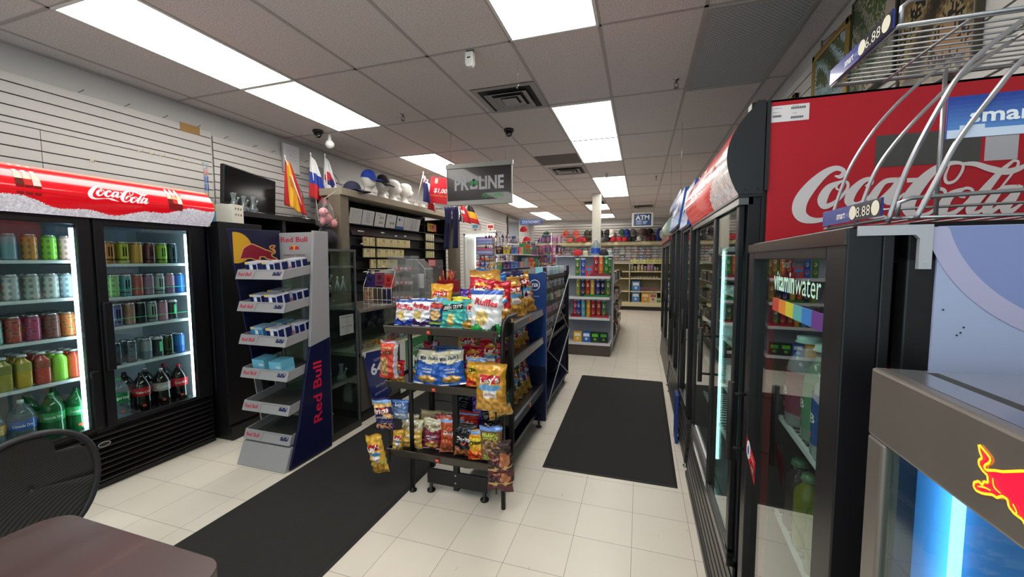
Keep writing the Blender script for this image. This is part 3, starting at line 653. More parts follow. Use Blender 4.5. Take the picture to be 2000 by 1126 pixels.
# ================================================================ RIGHT SIDE COOLERS
# ---- large sliding-door cooler with curved red canopy
RC = empty('drink_cooler', (.72, 2.28, 0)); tag(RC, 'black sliding-door cooler with curved red canopy and red side panel with white script', 'cooler')
Ya, Yb = 1.62, 2.95
m = MB(RC, True)
m.box((1.09, Ya, .05), (1.12, Yb, 2.05)); m.box((.40, Ya, .05), (1.12, Ya + .03, 2.05)); m.box((.40, Yb - .03, .05), (1.12, Yb, 2.05)); m.box((.40, Ya, 1.76), (1.12, Yb, 2.05)); m.box((.36, Ya, .05), (1.12, Yb, .36))
m.box((.36, Ya, .05), (.40, Ya + .05, 2.05)); m.box((.36, Yb - .05, .05), (.40, Yb, 2.05)); m.box((.40, Ya - .003, .05), (.412, Ya, 2.05)); m.build('cabinet', black, RC, bevel=.003)
m = MB(RC, True)
for k in range(7): m.box((.335 + .003*k, Ya, .02 + .047*k), (.37, Yb, .058 + .047*k))
m.box((.325, Ya, 0), (.34, Yb, .03)); m.build('base_grille', mat('dark_grille', '#2b2928', .35), RC)
for a_, b_ in ((.345, .365), (1.70, 1.76)): MB(RC, True).box((.33, Ya, a_), (.375, Yb, b_)).build('door_track', mat('track_alu', '#777775', .25, 1.), RC)
m = MB(RC, True); m.box((1.07, Ya + .03, .37), (1.075, Yb - .03, 1.75)); m.box((.4, Ya + .03, .365), (1.07, Yb - .03, .37)); m.build('liner', mat('dark_liner', '#54585a', .5), RC)
for a, b, xx in ((1.645, 2.17, .345), (2.13, 2.93, .36)):
    m = MB(RC, True); m.box((xx - .008, a, .38), (xx + .012, a + .04, 1.74)); m.box((xx - .008, b - .055, .38), (xx + .012, b, 1.74)); m.box((xx - .008, a, .365), (xx + .012, b, .40)); m.box((xx - .008, a, 1.70), (xx + .012, b, 1.74))
    d = m.build('sliding_door', black, RC, bevel=.003); MB(RC, True).box((xx, a + .04, .40), (xx + .004, b - .055, 1.70)).build('door_glass', glass, d)
    if a < 2: y = 2.15; 
    m = MB(RC, True); y = 2.15 if a < 2 else 2.17
    if a < 2:
        m.tube([(.292, 2.15, .90), (.292, 2.15, 1.17)], .011, 10); m.tube([(.292, 2.15, .94), (.345, 2.15, .94)], .006, 8); m.tube([(.292, 2.15, 1.13), (.345, 2.15, 1.13)], .006, 8); m.build('door_handle', blackmat, d)
MB(RC, True).box((.40, 2.35, .42), (.425, 2.39, 1.55)).build('led_tube', mat('led_cyan', '#ffffff', .5, emit='#b4fff4', es=3.), RC)
for z in (.62, .86, 1.10, 1.34, 1.56):
    m = MB(RC, True); m.box((.42, Ya + .04, z - .012), (.43, Yb - .04, z + .006))
    for k in range(30): y = lerp(Ya + .04, Yb - .04, (k+.5)/30); m.box((.43, y - .002, z - .006), (1.05, y + .002, z))
    m.build('wire_shelf', wirew, RC)
# canopy
cm = MB(RC, True); NI, NJ = 24, 90
def cx_(t): return .40 - .075 - .045 * sin(pi * min(1, t * 1.05)) ** .9 + .05 * t**3
cid = [[cm.P((cx_(i/NI), lerp(Ya - .012, Yb + .01, j/NJ), 1.735 + .315*i/NI)) for j in range(NJ+1)] for i in range(NI+1)]
rn = random.Random(5)
for i in range(NI):
    for j in range(NJ):
        t = (i+.5)/NI; q = 1 - (j+.5)/NJ       # q: 0 near end
        q = (j+.5)/NJ
        icy = .30 + .25*cos(q*2*pi) if q < .35 or q > .65 else .1
        if t < icy and q < .36: g = .5 + .35*rn.random(); c = (g*.8, g*.72, g*.7, 1)
        elif .06 < q < .22 and t < .75 and (int(q*60) % 3): c = C('#8a2a26')
        elif abs(t - (.42 + .3*q)) < .03 and q < .6: c = C('#ecd8d4')
        else: c = C('#d01824')
        cm.F([cid[i][j+1], cid[i][j], cid[i+1][j], cid[i+1][j+1]], c, 0, True)
co = cm.build('canopy_sign', HM, RC)
m = MB(RC, True); coke_script(m, lambda x, y: (cx_(.5 + y*1.1) - .003, 2.62 - .55*x, 1.735 + .315*(.5 + y*1.1)), C('#f2e2e0'), ln=(-1, 0, 0)); m.build('script_lettering', HM, co)
m = MB(RC, True)
for yy in (Ya - .012, Yb + .01):
    pr = [(cx_(k/16), 1.735 + .315*k/16) for k in range(17)] + [(.40, 2.05), (.40, 1.735)]; m.prism(pr, 1, yy - .004, yy + .004)
m.box((cx_(0), Ya - .012, 1.725), (.40, Yb + .01, 1.737)); m.build('canopy_end_cap', mat('cap_dark', '#26282b', .35), RC)
m = MB(RC, True); m.box((.404, Ya - .016, 1.745), (.455 - .04, Ya - .003, 2.045)); m.tube([(.345, Ya - .017, 1.755), (.345, Ya - .021, 1.755)], .005, 10); m.tube([(.385, Ya - .017, 1.755), (.385, Ya - .021, 1.755)], .005, 10); m.build('corner_post', mat('cap_dark'), RC)
SP = MB(RC, True).box((.416, Ya - .008, .1), (1.115, Ya - .002, 2.04)).build('side_panel', mat('coke_red', '#b81527', .42), RC)
m = MB(RC, True); coke_script(m, lambda x, y: (.495 + .60*x, Ya - .0095, 1.712 + .66*y), C('#d8d4d6'), ln=(0, -1, 0)); m.build('script_lettering', paint, SP)
m = MB(RC, True); m.box((.715, Ya - .0095, 1.80), (.975, Ya - .008, 1.90), c=C('#4a4a49')); m.box((.985, Ya - .0095, 1.80), (1.06, Ya - .008, 1.90), c=C('#b9bac2')); m.build('blank_patches', paint, SP)
m = MB(RC, True); m.box((.418, Ya - .0095, 1.972), (.528, Ya - .008, 2.026), c=C('#e6e2e4'))
for (x0, z0, w_) in ((.422, 1.988, .026), (.476, 1.999+.012, .042), (.476, 1.980, .036)):
    for k in range(20): m.box((x0 + w_*k/20, Ya - .0101, z0), (x0 + w_*(k + .35 + .4*((k*7) % 3 == 0))/20, Ya - .0095, z0 + .007), c=C('#222222'))
for (x0, z0, t) in ((.422, 2.016, 'PROPERTY OF'), (.480, 2.0195, 'BOTTLER'), (.422, 2.003, 'SERIAL NO'), (.480, 1.996, 'MODEL')): m.text(t, (x0, Ya - .0101, z0), h=.003, c=C('#444444'), al='L')
m.build('barcode_sticker', paint, SP)
m = MB(RC, True); m.text('OMB', (1.075, Ya - .0098, 1.63), h=.010, c=C('#d8b0b0')); m.build('small_lettering', paint, SP)

# ---- products inside the sliding-door cooler (seen through glass)
for si, (z, n) in enumerate(((.866, 'second'), (1.106, 'third'), (1.346, 'fourth'), (.626, 'lowest'))):
    for j in range(5):
        y = 1.75 + .09*j
        c, d = [('#7a4a2a', 'brown'), ('#2f6a3a', 'green'), ('#c08a2a', 'amber'), ('#a02a2a', 'red'), ('#3a5aa0', 'blue')][(j + si) % 5]
        pb(J2, .50, y, z, '%s bottle %s from the near end, %s shelf, curved-canopy cooler' % (d, ORD[j], n), 'bottles in the curved-canopy cooler', {'bottle_body': C(c), 'bottle_cap': C('#d0d0d0')}, rz=pi)

# ---- short cooler with lettered glass door
VC = empty('drink_cooler', (.31, .765, 0), -.052); tag(VC, 'black single-door cooler with lettered glass and pale blue side panel, right foreground', 'cooler')
m = MB(); m.box((.075, 0, .03), (.72, .75, .20)); m.box((.69, 0, .03), (.72, .75, 1.56)); m.box((.075, 0, .03), (.72, .03, 1.56)); m.box((.075, .72, .03), (.72, .75, 1.56)); m.box((.075, 0, 1.50), (.72, .75, 1.56)); m.build('cabinet', black, VC, bevel=.003)
m = MB(); m.box((.66, .03, .2), (.665, .72, 1.5)); m.build('liner', mat('vit_liner', '#4a5350', .6), VC)
m = MB(); m.box((0, 0, .2), (.045, .085, 1.553)); m.box((0, .70, .2), (.045, .77, 1.553)); m.box((0, .085, .2), (.045, .70, .26)); m.box((0, .085, 1.505), (.045, .70, 1.553)); m.box((.01, .01, 1.553), (.075, .76, 1.558)); m.box((.045, .02, .2), (.062, .75, .24)); m.box((.045, .0, .2), (.060, .07, 1.55))
VD = m.build('door', black, VC, bevel=.003)
m = MB(); m.box((-.004, .0, 1.528), (0, .77, 1.553)); m.build('door_top_trim', mat('bronze_trim', '#57524d', .18, .9), VD)
MB().box((.02, .085, .26), (.024, .70, 1.505)).build('door_glass', glass, VD)
m = MB(); yv = (0, -1, 0)
m.text('vitamin', (.018, .515, 1.425), yv, (0, 0, 1), h=.054, w=.185, c=C('#b9e2d0'), al='L', bold=.025); m.text('water', (.018, .325, 1.425), yv, (0, 0, 1), h=.052, w=.165, c=C('#b9e2d0'), al='L'); m.text('GLACEAU', (.018, .44, 1.485), yv, (0, 0, 1), h=.013, w=.07, c=C('#8fb5a8'), al='L')
m.build('door_lettering', paint, VD)
m = MB()
for k, c in enumerate(('#b03a2e', '#c9792a', '#b9b52a', '#4f9a9a', '#2f6fb5', '#5a2f7a')): m.box((.018, .52 - .063*k, 1.365), (.0195, .52 - .063*(k+1), 1.40), c=C(c))
m.build('rainbow_strip', paint, VD)
m = MB(); m.tube([(-.045, .735, .82), (-.045, .735, 1.09)], .011, 10); m.tube([(-.045, .735, .86), (0, .735, .86)], .005, 8); m.tube([(-.045, .735, 1.05), (0, .735, 1.05)], .005, 8); m.build('door_handle', blackmat, VD)
m = MB(); m.prism([(.012, 1.556), (.10, 1.556), (.10, 1.49), (.085, 1.49), (.085, 1.535), (.08, 1.541), (.012, 1.541)], 1, -.008, .0); m.tube([(.0925, -.009, 1.50), (.0925, -.0075, 1.50)], .002, 8); m.build('door_hinge', mat('hinge_grey', '#b9bac0', .4, .2), VC)
SPm = MB(); SPm.box((.108, -.004, .05), (.71, 0, 1.553), c=C('#aab5d6')); 
def dpt(r, a): return (.385 + r*cos(a), -.0048, 1.585 + r*sin(a))
def sector(mb, r0, r1, col, y):
    n = 48
    for k in range(n):
        a0, a1 = pi + k*pi/n*1.0, pi + (k+1)*pi/n
        p = [(.308 + r0*cos(a0), 1.60 + r0*sin(a0)), (.308 + r1*cos(a0), 1.60 + r1*sin(a0)), (.308 + r1*cos(a1), 1.60 + r1*sin(a1)), (.308 + r0*cos(a1), 1.60 + r0*sin(a1))]
        mb.poly([(x, y, min(z, 1.552)) for x, z in p], col)
sector(SPm, .0, .196, C('#8592c4'), -.0052); sector(SPm, .196, .222, C('#b4b0cf'), -.0052)
for (x, z) in ((.118, 1.43), (.142, 1.405), (.139, 1.397), (.135, 1.393), (.20, 1.53)): disc(SPm, (x, -.0056, z), .0014, (1,0,0), (0,0,1), C('#2a2a34'), n=8)
SPm.build('side_panel', mat('satin_print', rough=.35, vcol=True), VC)
for z in (.68, 1.0):
    m = MB(); m.box((.09, .04, z - .012), (.10, .71, z + .004))
    for k in range(22): y = lerp(.04, .71, (k+.5)/22); m.box((.10, y - .0018, z - .006), (.65, y + .0018, z))
    m.build('wire_shelf', wirew, VC)
BIG = bottle(.27, .055, 'juice_bottle', prof=[(.85, 0), (1, .04), (1, .55), (.9, .7), (.62, .8), (.52, .84), (.52, .88)], bodymat=ti, lab=1, labz=(.15, .62), capr=.031, sticker=True, text='BIB')
def vcp(lx, ly):
    v = VC.matrix_world @ Vector((lx, ly, 0)); return v.x, v.y
gB = 'large juice bottles behind the lettered glass door'
for lx, ly, bc, lc, cc, d in ((.14, .63, '#8f8f96', '#7a2a48', '#bfe8df', 'mauve-labelled large bottle with pale mint cap, farthest'), (.15, .51, '#7f9a8a', '#5a8a6a', '#bfe8df', 'green-labelled large bottle with pale mint cap, middle'), (.14, .395, '#99aaaa', '#1f4f9a', '#bfe8df', 'blue-labelled large bottle with mint cap'), (.17, .28, '#b87a8a', '#b85a7a', '#d03038', 'pink-labelled large bottle with red cap'), (.15, .165, '#b9a84a', '#a8a03a', '#d03038', 'yellow-labelled large bottle with red cap, nearest the hinge')):
    x, y = vcp(lx, ly); pb(BIG, x, y, 1.006, d, gB, {'bottle_body': C(bc), 'bottle_label': C(lc), 'bottle_cap': C(cc), 'label_lettering': C('#e8d8dc')}, rz=pi)
for lx, ly, bc, cc, d in ((.13, .62, '#2a1418', '#3a6a4a', 'dark red bottle with green cap on the lower shelf'), (.13, .53, '#7a7a1a', '#5a7a5a', 'olive yellow bottle on the lower shelf'), (.13, .42, '#5a6a2a', '#7a8a6a', 'yellow green water bottle on the lower shelf'), (.13, .30, '#1a1a1e', '#222', 'black bottle on the lower shelf'), (.13, .18, '#3a6a6a', '#aaa', 'teal bottle on the lower shelf nearest the hinge')):
    x, y = vcp(lx, ly); pb(J2, x, y, .686, d + ', lettered-glass cooler', 'bottles on the lower shelf of the lettered cooler', {'bottle_body': C(bc), 'bottle_cap': C(cc if len(cc) == 7 else '#888888')}, rz=pi, scale=1.15)
# red price card stuck to the door
cd = MB(); cd.poly([(0, 0, .03), (0, -.10, -.005), (0, -.10, -.075), (0, 0, -.02)], C('#c8202c')); disc(cd, (-.0006, -.028, -.003), .021, (0, -1, 0), (0, 0, 1), C('#e6e6ea'), ry=.028); disc(cd, (-.0009, -.026, -.005), .009, (0, -1, 0), (0, 0, 1), C('#3a5ab0'), ry=.014)
cd.poly([(-.0008, -.055, -.022), (-.0008, -.094, -.036), (-.0008, -.094, -.056), (-.0008, -.055, -.040)], C('#221418')); cd.text('2/$5', (-.001, -.075, -.045), (0, -.94, -.32), (0, 0, 1), h=.012, c=C('#f2e8d0')); cd.text('DEAL', (-.0008, -.073, -.018), (0, -.94, -.32), (0, 0, 1), h=.011, c=C('#f2d8d8'))
t = cd.build('price_card', gloss); place(t, (.322, 1.36, .935), .0, 'red slanted price card stuck to the door of the lettered cooler'); t['category'] = 'price card'

# ---- compact steel cooler with glowing bull, right foreground
RB = empty('countertop_cooler', (.5, .3, 0)); tag(RB, 'grey steel cooler with glowing red bull emblem and bright blue interior, bottom right', 'cooler')
y0, y1, zt = .06, .655, 1.36; gsm = mat('satin_steel', '#8a847e', .34, .7, noise=.12, nscale=14.)
m = MB(RB, True); m.box((.30, y0, 1.268), (.318, y1, zt)); m.box((.30, .618, .12), (.318, y1, 1.268)); m.box((.30, y0, .12), (.318, .09, 1.268)); m.box((.30, y0, .0), (.318, y1, .12)); m.build('front_frame', gsm, RB, bevel=.004)
m = MB(RB, True); top = mat('satin_top', '#a4a6aa', .16, .8)
m.box((.318, y0, zt - .03), (.352, y1, zt - .001)); m.box((.366, y0, zt - .03), (.80, y1, zt - .001)); m.box((.352, y0, zt - .03), (.366, y0 + .03, zt - .001)); m.box((.352, .675 - .03, zt - .03), (.366, y1, zt - .001)); m.build('top_panel', top, RB)
MB(RB, True).box((.35, y0, zt - .045), (.368, y1 - .01, zt - .031)).build('top_slot', blackmat, RB)
m = MB(RB, True); m.box((.318, y1 - .02, 0), (.80, y1, zt - .03)); m.box((.318, y0, 0), (.80, y0 + .02, zt - .03)); m.box((.78, y0, 0), (.80, y1, zt - .03)); m.box((.318, y0, 1.275), (.78, y1, zt - .046)); m.build('cabinet', gsm, RB)
m = MB(RB, True); m.box((.34, y1 - .026, .12), (.77, y1 - .021, 1.27)); m.box((.34, y0 + .021, .12), (.77, y0 + .026, 1.27)); m.box((.765, y0 + .02, .12), (.77, y1 - .02, 1.27)); m.box((.34, y0, 1.268), (.77, y1, 1.273)); m.build('liner', mat('blue_liner', '#9ac4e8', .35), RB)
m = MB(RB, True); m.box((.306, .09, .12), (.310, .618, 1.268)); m.build('door_glass', glass, RB)
m = MB(RB, True); m.box((.312, .605, .12), (.330, .618, 1.268)); m.build('glass_edge', mat('edge_alu', '#a8b0c0', .2, .8), RB)
led = mat('led_blue', '#ffffff', .5, emit='#5aaef0', es=5.)
for x, y in ((.375, .612), (.60, .612)): MB(RB, True).box((x, y, .2), (x + .008, y + .01, 1.262)).build('led_strip', led, RB)
for x, y in ((.76, .52), (.76, .36)): MB(RB, True).box((x - .004, y, .2), (x + .003, y + .014, 1.25)).build('led_strip', led, RB)
for z in (1.10, .85):
    m = MB(RB, True); m.box((.36, .12, z), (.75, .58, z + .006)); sh_ = m.build('clear_shelf', glassmat('tinted_acrylic', '#8090b0', 1.45, .02, .35, '#283048'), RB)
    m = MB(RB, True); m.box((.353, .12, z - .005), (.358, .58, z + .03)); m.build('shelf_edge', mat('edge_alu'), sh_)
    m = MB(RB, True); m.text('3.79', (.352, .45, z + .004), (0, -1, 0), (0, 0, 1), h=.018, c=C('#b0b8c8')); m.build('price_lettering', paint, sh_)
fn_n = (-1, 0, 0)
bm_r = mat('bull_red', '#e01030', .4, emit='#ff0a28', es=.9); bm_y = mat('bull_yellow', '#f0b020', .4, emit='#ffb018', es=1.3)
LB = [(.469,1.335),(.463,1.332),(.459,1.330),(.456,1.328),(.457,1.324),(.461,1.320),(.462,1.317),(.459,1.316),(.451,1.320),(.443,1.323),(.434,1.328),(.425,1.333),(.410,1.338),(.395,1.343),(.380,1.335),(.368,1.315),(.362,1.297),(.372,1.290),(.383,1.294),(.393,1.287),(.403,1.276),(.413,1.272),(.412,1.284),(.421,1.294),(.429,1.2945),(.434,1.297),(.436,1.3025),(.441,1.3025),(.446,1.298),(.451,1.298),(.457,1.295),(.462,1.293),(.468,1.292),(.471,1.294),(.471,1.298),(.466,1.302),(.462,1.3005),(.460,1.305),(.456,1.306),(.457,1.312),(.463,1.314),(.467,1.317),(.4675,1.321),(.464,1.325),(.467,1.329)]
m = MB(RB, True); fb_ = lambda x, y: (.2994, x, y)
m.shape2d(LB[::-1], fb_, WHITE, 0)
for k in range(len(LB)): ribbon(m, [(*LB[k], .0022), (*LB[(k+1) % len(LB)], .0022)], lambda x, y: (.2990, x, y), WHITE, 1, n=1, ln=(-1, 0, 0), l0=k*4)
for q in ([(.451,1.313,.001),(.449,1.306,.0016),(.442,1.304,.001)], [(.466,1.297,.001),(.459,1.3,.0015),(.452,1.301,.001)], [(.43,1.302,.0014),(.426,1.297,.0014),(.429,1.2945,.0012)]): ribbon(m, q, lambda x, y: (.2989, x, y), WHITE, 1, n=3, ln=(-1, 0, 0), l0=200)
m.build('glowing_bull', [bm_r, bm_y], RB)

# ---- wire display rack on top
WR = empty('wire_display_rack', (.5, .95, 1.56)); tag(WR, 'grey curved wire bottle rack standing on the lettered cooler', 'rack')
wm = mat('grey_wire', '#a8a8ac', .32, .75)
m = MB(WR, True)
for k, (yy, pts) in enumerate(((1.09, [(.405, 1.575), (.425, 1.66), (.445, 1.721), (.489, 1.80), (.552, 1.874), (.62, 1.925)]), (.97, [(.405, 1.575), (.430, 1.669), (.464, 1.732), (.513, 1.796), (.56, 1.845), (.62, 1.89)]))):
    m.tube([(x, yy, z) for x, z in crom(pts, 5)], .0034, 8)
for k, (yy, pts) in enumerate(((.86, [(.405, 1.568), (.426, 1.655), (.464, 1.754), (.496, 1.815), (.56, 1.875), (.64, 1.93)]), (.80, [(.412, 1.568), (.435, 1.628), (.457, 1.685), (.494, 1.749), (.525, 1.794), (.60, 1.86)]))):
    m.tube([(x, yy, z) for x, z in crom(pts, 5)], .004, 8)
m.build('curved_wires', wm, WR)
for xx in (.60, .80):
    for yy in (.865, 1.10): MB(WR, True).tube([(xx, yy, 1.57), (xx, yy, 1.90)], .004, 8).build('upright', wm, WR)
m = MB(WR, True)
m.tube([(.405, 1.11, 1.575), (.405, .86, 1.575), (.95, .86, 1.575), (.95, 1.11, 1.575)], .003, 8, closed=True)
for k in range(14): m.tube([(.42 + .038*k, .86, 1.575), (.42 + .038*k, 1.11, 1.575)], .0016, 6)
m.tube([(.415, .855, 1.578), (.415, .852, 1.60), (.43, .85, 1.607), (.95, .83, 1.625)], .0035, 8); m.tube([(.405, 1.11, 1.612), (.95, 1.11, 1.625)], .003, 8); m.tube([(.60, .845, 1.613), (.60, .845, 1.575)], .003, 8)
for k in range(10): m.tube([(.61 + .03*k, .846, 1.575), (.61 + .03*k, .846, 1.613)], .0014, 6)
m.build('lower_basket', wm, WR)
m = MB(WR, True); z = 1.895
m.tube([(.405, 1.11, z), (.405, .865, z), (.98, .865, z), (.98, 1.11, z)], .0035, 8, closed=True)
for k in range(11): m.tube([(.405, .875 + .0225*k, z), (.98, .875 + .0225*k, z)], .0017, 6)
for x in (.5, .62, .74, .86): m.tube([(x, .865, z - .004), (x, 1.11, z - .004)], .0025, 6)
m.tube([(.41, .87, z), (.41, .868, z + .032), (.42, .868, z + .04), (.95, .868, z + .04), (.98, .868, z + .03)], .0035, 8); m.build('upper_shelf', wm, WR)
def strip(t, z0, z1, name='price_strip'):
    m = MB(WR, True); x = .400; m.box((x - .003, .865, z0), (x, 1.10, z1), c=C('#2a3a86')); m.box((x - .0036, .866, z0 + .001), (x - .003, .972, z1 - .001), c=C('#17161c'))
    h = (z1 - z0)
    m.text('smart', (x - .0038, 1.03, z0 + h*.28), (0, -1, 0), (0, 0, 1), h=h*.48, w=.036, c=C('#e8e8ee'), al='L', bold=.02); m.text('wa', (x - .0038, .992, z0 + h*.28), (0, -1, 0), (0, 0, 1), h=h*.45, w=.018, c=C('#8a98d8'), al='L')
    m.text(t, (x - .0042, .924, z0 + h*.18), (0, -1, 0), (0, 0, 1), h=h*.62, w=.05, c=C('#d8d8cc'))
    for yy in (.962, .882): disc(m, (x - .0042, yy, (z0+z1)/2), h*.42, (0, -1, 0), (0, 0, 1), C('#e2deca'), n=20)
    m.build(name, gloss, WR)
strip('8.88', 1.580, 1.612); strip('6.88', 1.893, 1.925)
m = MB(WR, True); Yp = .80
NX = 16
for i in range(NX):
    for j in range(10):
        t = (j + .5)/10; u = (i+.5)/NX
        cl = .22 + .18*sin(u*9) + .08*sin(u*23)
        c = C('#cfdcf0') if t < cl*.7 else tuple(lerp(C('#5f95d8')[q], C('#1c3f9a')[q], min(1, t*1.1)) for q in range(4))
        m.poly([(.443 + .235*i/NX, Yp, 1.688 + .062*j/10), (.443 + .235*(i+1)/NX, Yp, 1.688 + .062*j/10), (.443 + .235*(i+1)/NX, Yp, 1.688 + .062*(j+1)/10), (.443 + .235*i/NX, Yp, 1.688 + .062*(j+1)/10)], c)
m.box((.443, Yp + .001, 1.688), (.678, Yp + .004, 1.75), c=C('#2a4a9a'))
m.text('smartwater', (.468, Yp - .001, 1.710), h=.021, w=.17, c=C('#eef2fa'), al='L', bold=.025); m.build('brand_plate', gloss, WR)
# ---- pictures and wires on the right wall
def painting(y, z, w_, h_, label, frame, cols, seed, gilt=False, oval=False):
    t = empty('framed_picture', (XR - .02, y, z)); tag(t, label, 'picture'); m = MB(t); fw = .045 if gilt else .012; D = .03
    m.box((-D, -w_/2, -h_/2), (0, -w_/2 + fw, h_/2)); m.box((-D, w_/2 - fw, -h_/2), (0, w_/2, h_/2)); m.box((-D, -w_/2, -h_/2), (0, w_/2, -h_/2 + fw)); m.box((-D, -w_/2, h_/2 - fw), (0, w_/2, h_/2)); m.build('frame', mat(frame[0], frame[1], .4, .4, bump=.6 if gilt else 0, bscale=60), t, bevel=.006)
    r = random.Random(seed); m = MB(t); NX_, NZ = 44, 44; ph = [r.random()*6 for _ in range(6)]
    for i in range(NX_):
        for j in range(NZ):
            u, v = i/NX_, j/NZ; k = .5 + .25*sin(u*7 + ph[0] + 2*sin(v*5 + ph[1])) + .25*sin(v*9 + ph[2] + 3*sin(u*4 + ph[3])); k = min(.999, max(0, k + r.uniform(-.12, .12))); c = C(cols[int(k*len(cols))])
            a = lerp(-w_/2 + fw, w_/2 - fw, u); b_ = lerp(-w_/2 + fw, w_/2 - fw, (i+1)/NX_); p = lerp(-h_/2 + fw, h_/2 - fw, v); q = lerp(-h_/2 + fw, h_/2 - fw, (j+1)/NZ); m.poly([(-D + .008, b_, p), (-D + .008, a, p), (-D + .008, a, q), (-D + .008, b_, q)], c)
    m.build('canvas', gloss, t); return t
painting(3.12, 2.62, .52, .56, 'gilt-framed landscape of water and trees on the right wall', ('gilt', '#8f7434'), ['#3f4a2a', '#5f6e4a', '#7f9aa0', '#9ab0b8', '#4a5a30'], 1, True)
painting(2.62, 2.66, .44, .56, 'unframed green garden picture between the two larger ones', ('dark_edge', '#2f3428'), ['#3a4a2c', '#6a705a', '#8a8478', '#4a6030', '#a09488'], 2)
painting(2.14, 2.50, .46, .60, 'dark brown painting of figures at the top right of the wall', ('edge_lt', '#4a4238'), ['#2a241c', '#4a3a2a', '#6a5a3c', '#8a7a54', '#1c1a16', '#9a7a58'], 3)
painting(3.85, 2.62, .30, .34, 'small gilt frame farther along the right wall', ('gilt', '#8f7434'), ['#4a5a3a', '#8a8a70', '#6a7a80'], 4, True)
painting(4.3, 2.62, .28, .32, 'farthest small dark gilt frame on the right wall', ('gilt', '#8f7434'), ['#3a3a2c', '#6a6a50'], 5, True)
t = MB(); t.tube([(1.13, 3.28, 2.96), (1.13, 3.285, 2.36)], .006, 8); t.tube([(1.13, 3.28, 2.945), (1.135, 3.10, 2.93), (1.14, 3.08, 2.80)], .004, 6); tag(t.build('wall_pipe', mat('pipe_grey', '#6f6f70', .4, .6)), 'thin grey metal bracket pipe standing on the right wall beside the gilt frame', 'pipe')
# ================================================================ SILVER AND BLUE ENERGY DRINK STAND
ST = empty('drink_display_stand', (-2.59, 2.35, 0)); tag(ST, 'silver and dark blue energy drink floor stand with six angled trays', 'display stand')
silv = mat('stand_silver', '#a2a2a4', .4, .2); navy = mat('stand_navy', '#0e1238', .35, coat=.2)
XA, XB = -2.825, -2.36
m = MB(ST, True); m.prism([(2.105, .0), (2.54, .0), (2.54, .16), (2.165, .16)], 0, XA - .005, XB - .012); m.build('base', silv, ST, bevel=.006)
# right side panel: blue below, silver above, leaning front edge
def fy(z): return lerp(2.145, 2.46, min(1, max(0, z / 1.72))) if z > .0 else 2.145
m = MB(ST, True); m.prism([(2.14, .012), (2.55, .012), (2.565, .90), (2.365, .86), (2.31, .64), (2.235, .30)], 0, XB - .02, XB + .004); BP = m.build('side_panel', navy, ST, bevel=.003)
m = MB(ST, True); m.prism([(2.365, .86), (2.565, .90), (2.585, 1.735), (2.44, 1.735)], 0, XB - .02, XB + .0035); m.build('side_panel', silv, ST, bevel=.003)
m = MB(ST, True)
def redbull(m, o, xd, yd, h, w, c): m.text('Red Bull', o, xd, yd, h=h, w=w, c=c, bold=.018)
redbull(m, (XB + .0065, 2.455, .50), (0, .03, 1), (0, -1, .0), .085, .47, C('#c9163f')); m.build('brand_lettering', paint, BP)
# left side panel (inner face carries the bull)
m = MB(ST, True); m.prism([(2.13, 1.74), (2.235, 1.0), (2.30, .60), (2.38, .60), (2.56, 1.0), (2.575, 1.755)], 0, XA - .02, XA - .005); LPn = m.build('side_panel', navy, ST, bevel=.003)
for pr_ in ([(2.28, .64), (2.33, .64), (2.40, .16), (2.34, .16)], [(2.46, .62), (2.55, .62), (2.55, .16), (2.50, .16)]): MB(ST, True).prism(pr_, 0, XA - .018, XA - .006).build('support_strut', greymetal, ST)
gm_ = MB(ST, True)
pts = [(2.133, 1.71)]; 
for k in range(17):
    a = radians(100 - k*190/16); pts.append((2.185 + .135*cos(a)*.95, 1.605 + .115*sin(a)))
pts = [(y, z) for y, z in pts if y > 2.13 + (1.74 - z)*.142] + [(2.165, 1.492)]
gm_.poly([(XA - .0035, y, z) for y, z in pts][::-1], C('#d9a51e'))
fn_n = (1, 0, 0)
bull(gm_, lambda x, y: (XA - .0025, 2.20 + .335*x, 1.515 + .21*y), c=C('#8c1430'), edge=C('#e2a458'), ew=.035)
gm_.build('bull_emblem', paint, LPn)
# back header
m = MB(ST, True); m.box((XA - .005, 2.56, 1.50), (XB - .01, 2.575, 1.735)); HB = m.build('header_panel', silv, ST, bevel=.002)
m = MB(ST, True); redbull(m, (-2.675, 2.5585, 1.66), (1, 0, 0), (0, 0, 1), .042, .27, C('#b8203c')); m.text('ENERGY DRINK', (-2.675, 2.5585, 1.545), h=.018, w=.22, c=C('#6a3038'))
disc(m, (-2.675, 2.5585, 1.615), .030, (1,0,0), (0,0,1), C('#d9a51e'), ry=.022)
for fl in (False, True): 
    fn_n = (0, -1, 0); bull(m, lambda x, y: (-2.675 + (.004 + .05*x if not fl else -.054 + .05*x), 2.5578, 1.598 + .05*y), flip=fl, c=C('#b8203c'), edge=C('#d9a51e'), ew=.0)
m.build('header_print', paint, HB)
m = MB(ST, True); m.box((-2.61, 2.545, .16), (-2.57, 2.565, 1.5)); m.build('rear_post', greymetal, ST)
TR = [1.375, 1.14, .895, .645, .395, .175]
trayi = mat('tray_dark', '#3c3b3a', .6)
